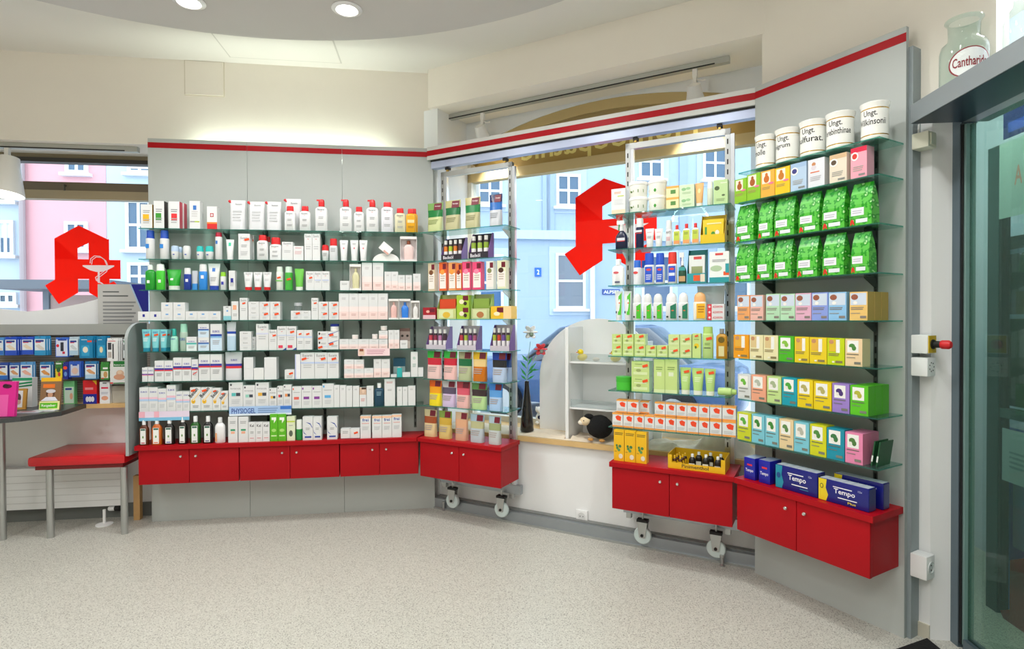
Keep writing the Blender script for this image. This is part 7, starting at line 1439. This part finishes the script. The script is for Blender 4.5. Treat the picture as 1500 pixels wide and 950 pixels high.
# boxes on the return strip
def wallbox(y0, y1, name, label, cat, m=WHITEW, dpt=.062, os_=(-.076, -.008)):
    z1 = FR_.bp(1338, y0, -.01)[1]; z0 = FR_.bp(1338, y1, -.01)[1]
    t = tag(empty(name, FR_.w(.736, 0, (z0 + z1) / 2), FR_.t), label, cat); h2 = (z1 - z0) / 2
    b = MB(); b.cbox(0, dpt, -os_[1], -os_[0], -h2, h2, .005, m); b.build('housing', t); return t, h2, (os_[0] + os_[1]) / 2
ivory = mat('e2e2cf', .4)
t, h2, oc = wallbox(196, 219, 'light_switch', 'cream switch box on the strip below the header beam', 'switch', ivory)
b = MB(); b.box(.062, .066, -oc - .02, -oc + .02, -h2 * .7, h2 * .7, ivory); b.build('rocker', t)
b = MB(); b.tube([(.01, -oc, h2), (.012, -oc, h2 + .04), (.02, -oc, h2 + .06)], .004, WHITEW); b.build('cable', t)
Ry = Matrix.Rotation(math.pi / 2, 4, 'Y')
t, h2, oc = wallbox(490, 517, 'emergency_button', 'white box with yellow plate and red emergency button', 'emergency button')
b = MB(); b.box(.062, .065, -oc - .03, -oc + .03, -h2 * .92, h2 * .92, mat('d8b818', .4)); b.build('yellow_plate', t)
b = MB(); b.lathe([(.02, .065), (.02, .07), (.014, .072), (.014, .095)], BLACKP, n=20, T=Matrix.Translation((0, -oc, 0)) @ Ry); b.build('collar', t)
b = MB(); b.lathe([(.016, .095), (.018, .1), (.018, .122), (.013, .13), (.004, .132)], mat('d01822', .35), n=20, T=Matrix.Translation((0, -oc, 0)) @ Ry); b.build('red_button', t)
t, h2, oc = wallbox(523, 550, 'door_buzzer', 'white buzzer box with ring of holes under the emergency button', 'buzzer')
b = MB()
for k in range(7): a = k * math.pi / 3.5; b.lathe([(.003, 0), (.003, .0012)], BLACKP, n=8, T=Matrix.Translation((.0615, -oc + .018 * math.cos(a), .018 * math.sin(a))) @ Ry)
b.build('sound_holes', t)
t, h2, oc = wallbox(810, 844, 'surface_socket', 'white surface socket box low on the strip by the entrance', 'socket')
b = MB(); b.lathe([(.024, 0), (.024, .003), (.021, .003), (.019, .0008)], mat('d4d8d8', .4), n=24, T=Matrix.Translation((.062, -oc, 0)) @ Ry); b.build('rim', t)
b = MB()
for dz in (-.0095, .0095): b.lathe([(.003, 0), (.003, .0015)], BLACKP, n=10, T=Matrix.Translation((.0625, -oc, dz)) @ Ry)
b.build('contact', t)
# glass jars on the beam
def glassjar(px0, px1, py0, label, stop=False, text=None, o=.1):
    s_, _ = FD.bp((px0 + px1) / 2, 100, o); p = FD.w(s_, o, 2.2055); dist = p.y / FPX
    r = (px1 - px0) / 2 * dist * .98; h_ = FD.bp((px0 + px1) / 2, py0, o)[1] - 2.2055
    t = tag(empty('glass_jar', p, FL_.t * 0 - .35), label, 'glass jar')
    b = MB()
    if not stop: b.lathe([(r * .96, 0), (r, .004), (r, h_ * .58), (r * .93, h_ * .66), (r * .68, h_ * .72), (r * .64, h_ * .78), (r * .66, h_ * .94), (r * .8, h_ * .985), (r * .78, h_), (r * .6, h_ * .96)], JARGLASS, n=36, cap=False)
    else: b.lathe([(r * .96, 0), (r, .004), (r, h_ * .45), (r * .7, h_ * .56), (r * .4, h_ * .62), (r * .38, h_ * .72), (r * .52, h_ * .74), (r * .5, h_ * .77), (r * .2, h_ * .79)], JARGLASS, n=32, cap=False)
    b.lathe([(0, .001), (r * .95, .001)], JARGLASS, n=24, cap=False); b.build('vessel', t)
    if stop: b = MB(); b.lathe([(r * .2, h_ * .79), (r * .18, h_ * .84), (r * .36, h_ * .9), (r * .36, h_ * .95), (r * .15, h_)], JARGLASS, n=24); b.build('stopper', t)
    if text:
        b = MB(); rm = mat('8c1424', .5); wm_ = mat('e8ecea', .5); R_ = r * 1.004; c0 = h_ * .34; a_ = .95; bb = h_ * .2
        def cyl(a, z, e=0): return (math.sin(a) * (R_ + e), -math.cos(a) * (R_ + e), z)
        n_ = 36
        for k in range(n_):
            t0, t1 = 2 * math.pi * k / n_, 2 * math.pi * (k + 1) / n_
            q = lambda tt, f: cyl(a_ * f * math.cos(tt), c0 + bb * f * math.sin(tt), .0004)
            b.poly([q(t0, .93), q(t0, 1), q(t1, 1), q(t1, .93)][::-1], rm)
            for f0, f1 in ((0.0, .35), (.35, .65), (.65, .93)): b.poly([q(t0, f1), q(t1, f1), q(t1, f0), q(t0, f0)][::-1], wm_) if f0 else b.poly([cyl(0, c0, .0004), q(t0, f1), q(t1, f1)], wm_)
        b.text(text, -.78, c0 - bb * .25, .78, c0 + bb * .38, 0, rm, M=lambda p: Vector(cyl(p.x, p.z, .001))); b.build('painted_label', t)
glassjar(1382, 1442, 29, 'wide clear glass jar with red oval label on the header beam', text='Cantharides', o=.05)
glassjar(1474, 1514, -40, 'clear stoppered glass bottle at the right end of header beam', stop=True, o=.06)
# door mat
P = [onz(1358, 938, 0), onz(1320, 951.5, 0)]; d_ = (P[1] - P[0]).normalized()
b = MB(); e0 = P[0]; e1 = P[0] + d_ * .5; b.slab([(e0.x, e0.y), (e1.x, e1.y), (e1.x - .05, e1.y - 1.0), (e0.x - .03, e0.y - 1.0)][::-1], 0.0005, .012, mat('131416', .95, 0, .3, 80, .3)); tag(b.build('door_mat'), 'black door mat at the lower right before the entrance', 'mat')
finish_labels()
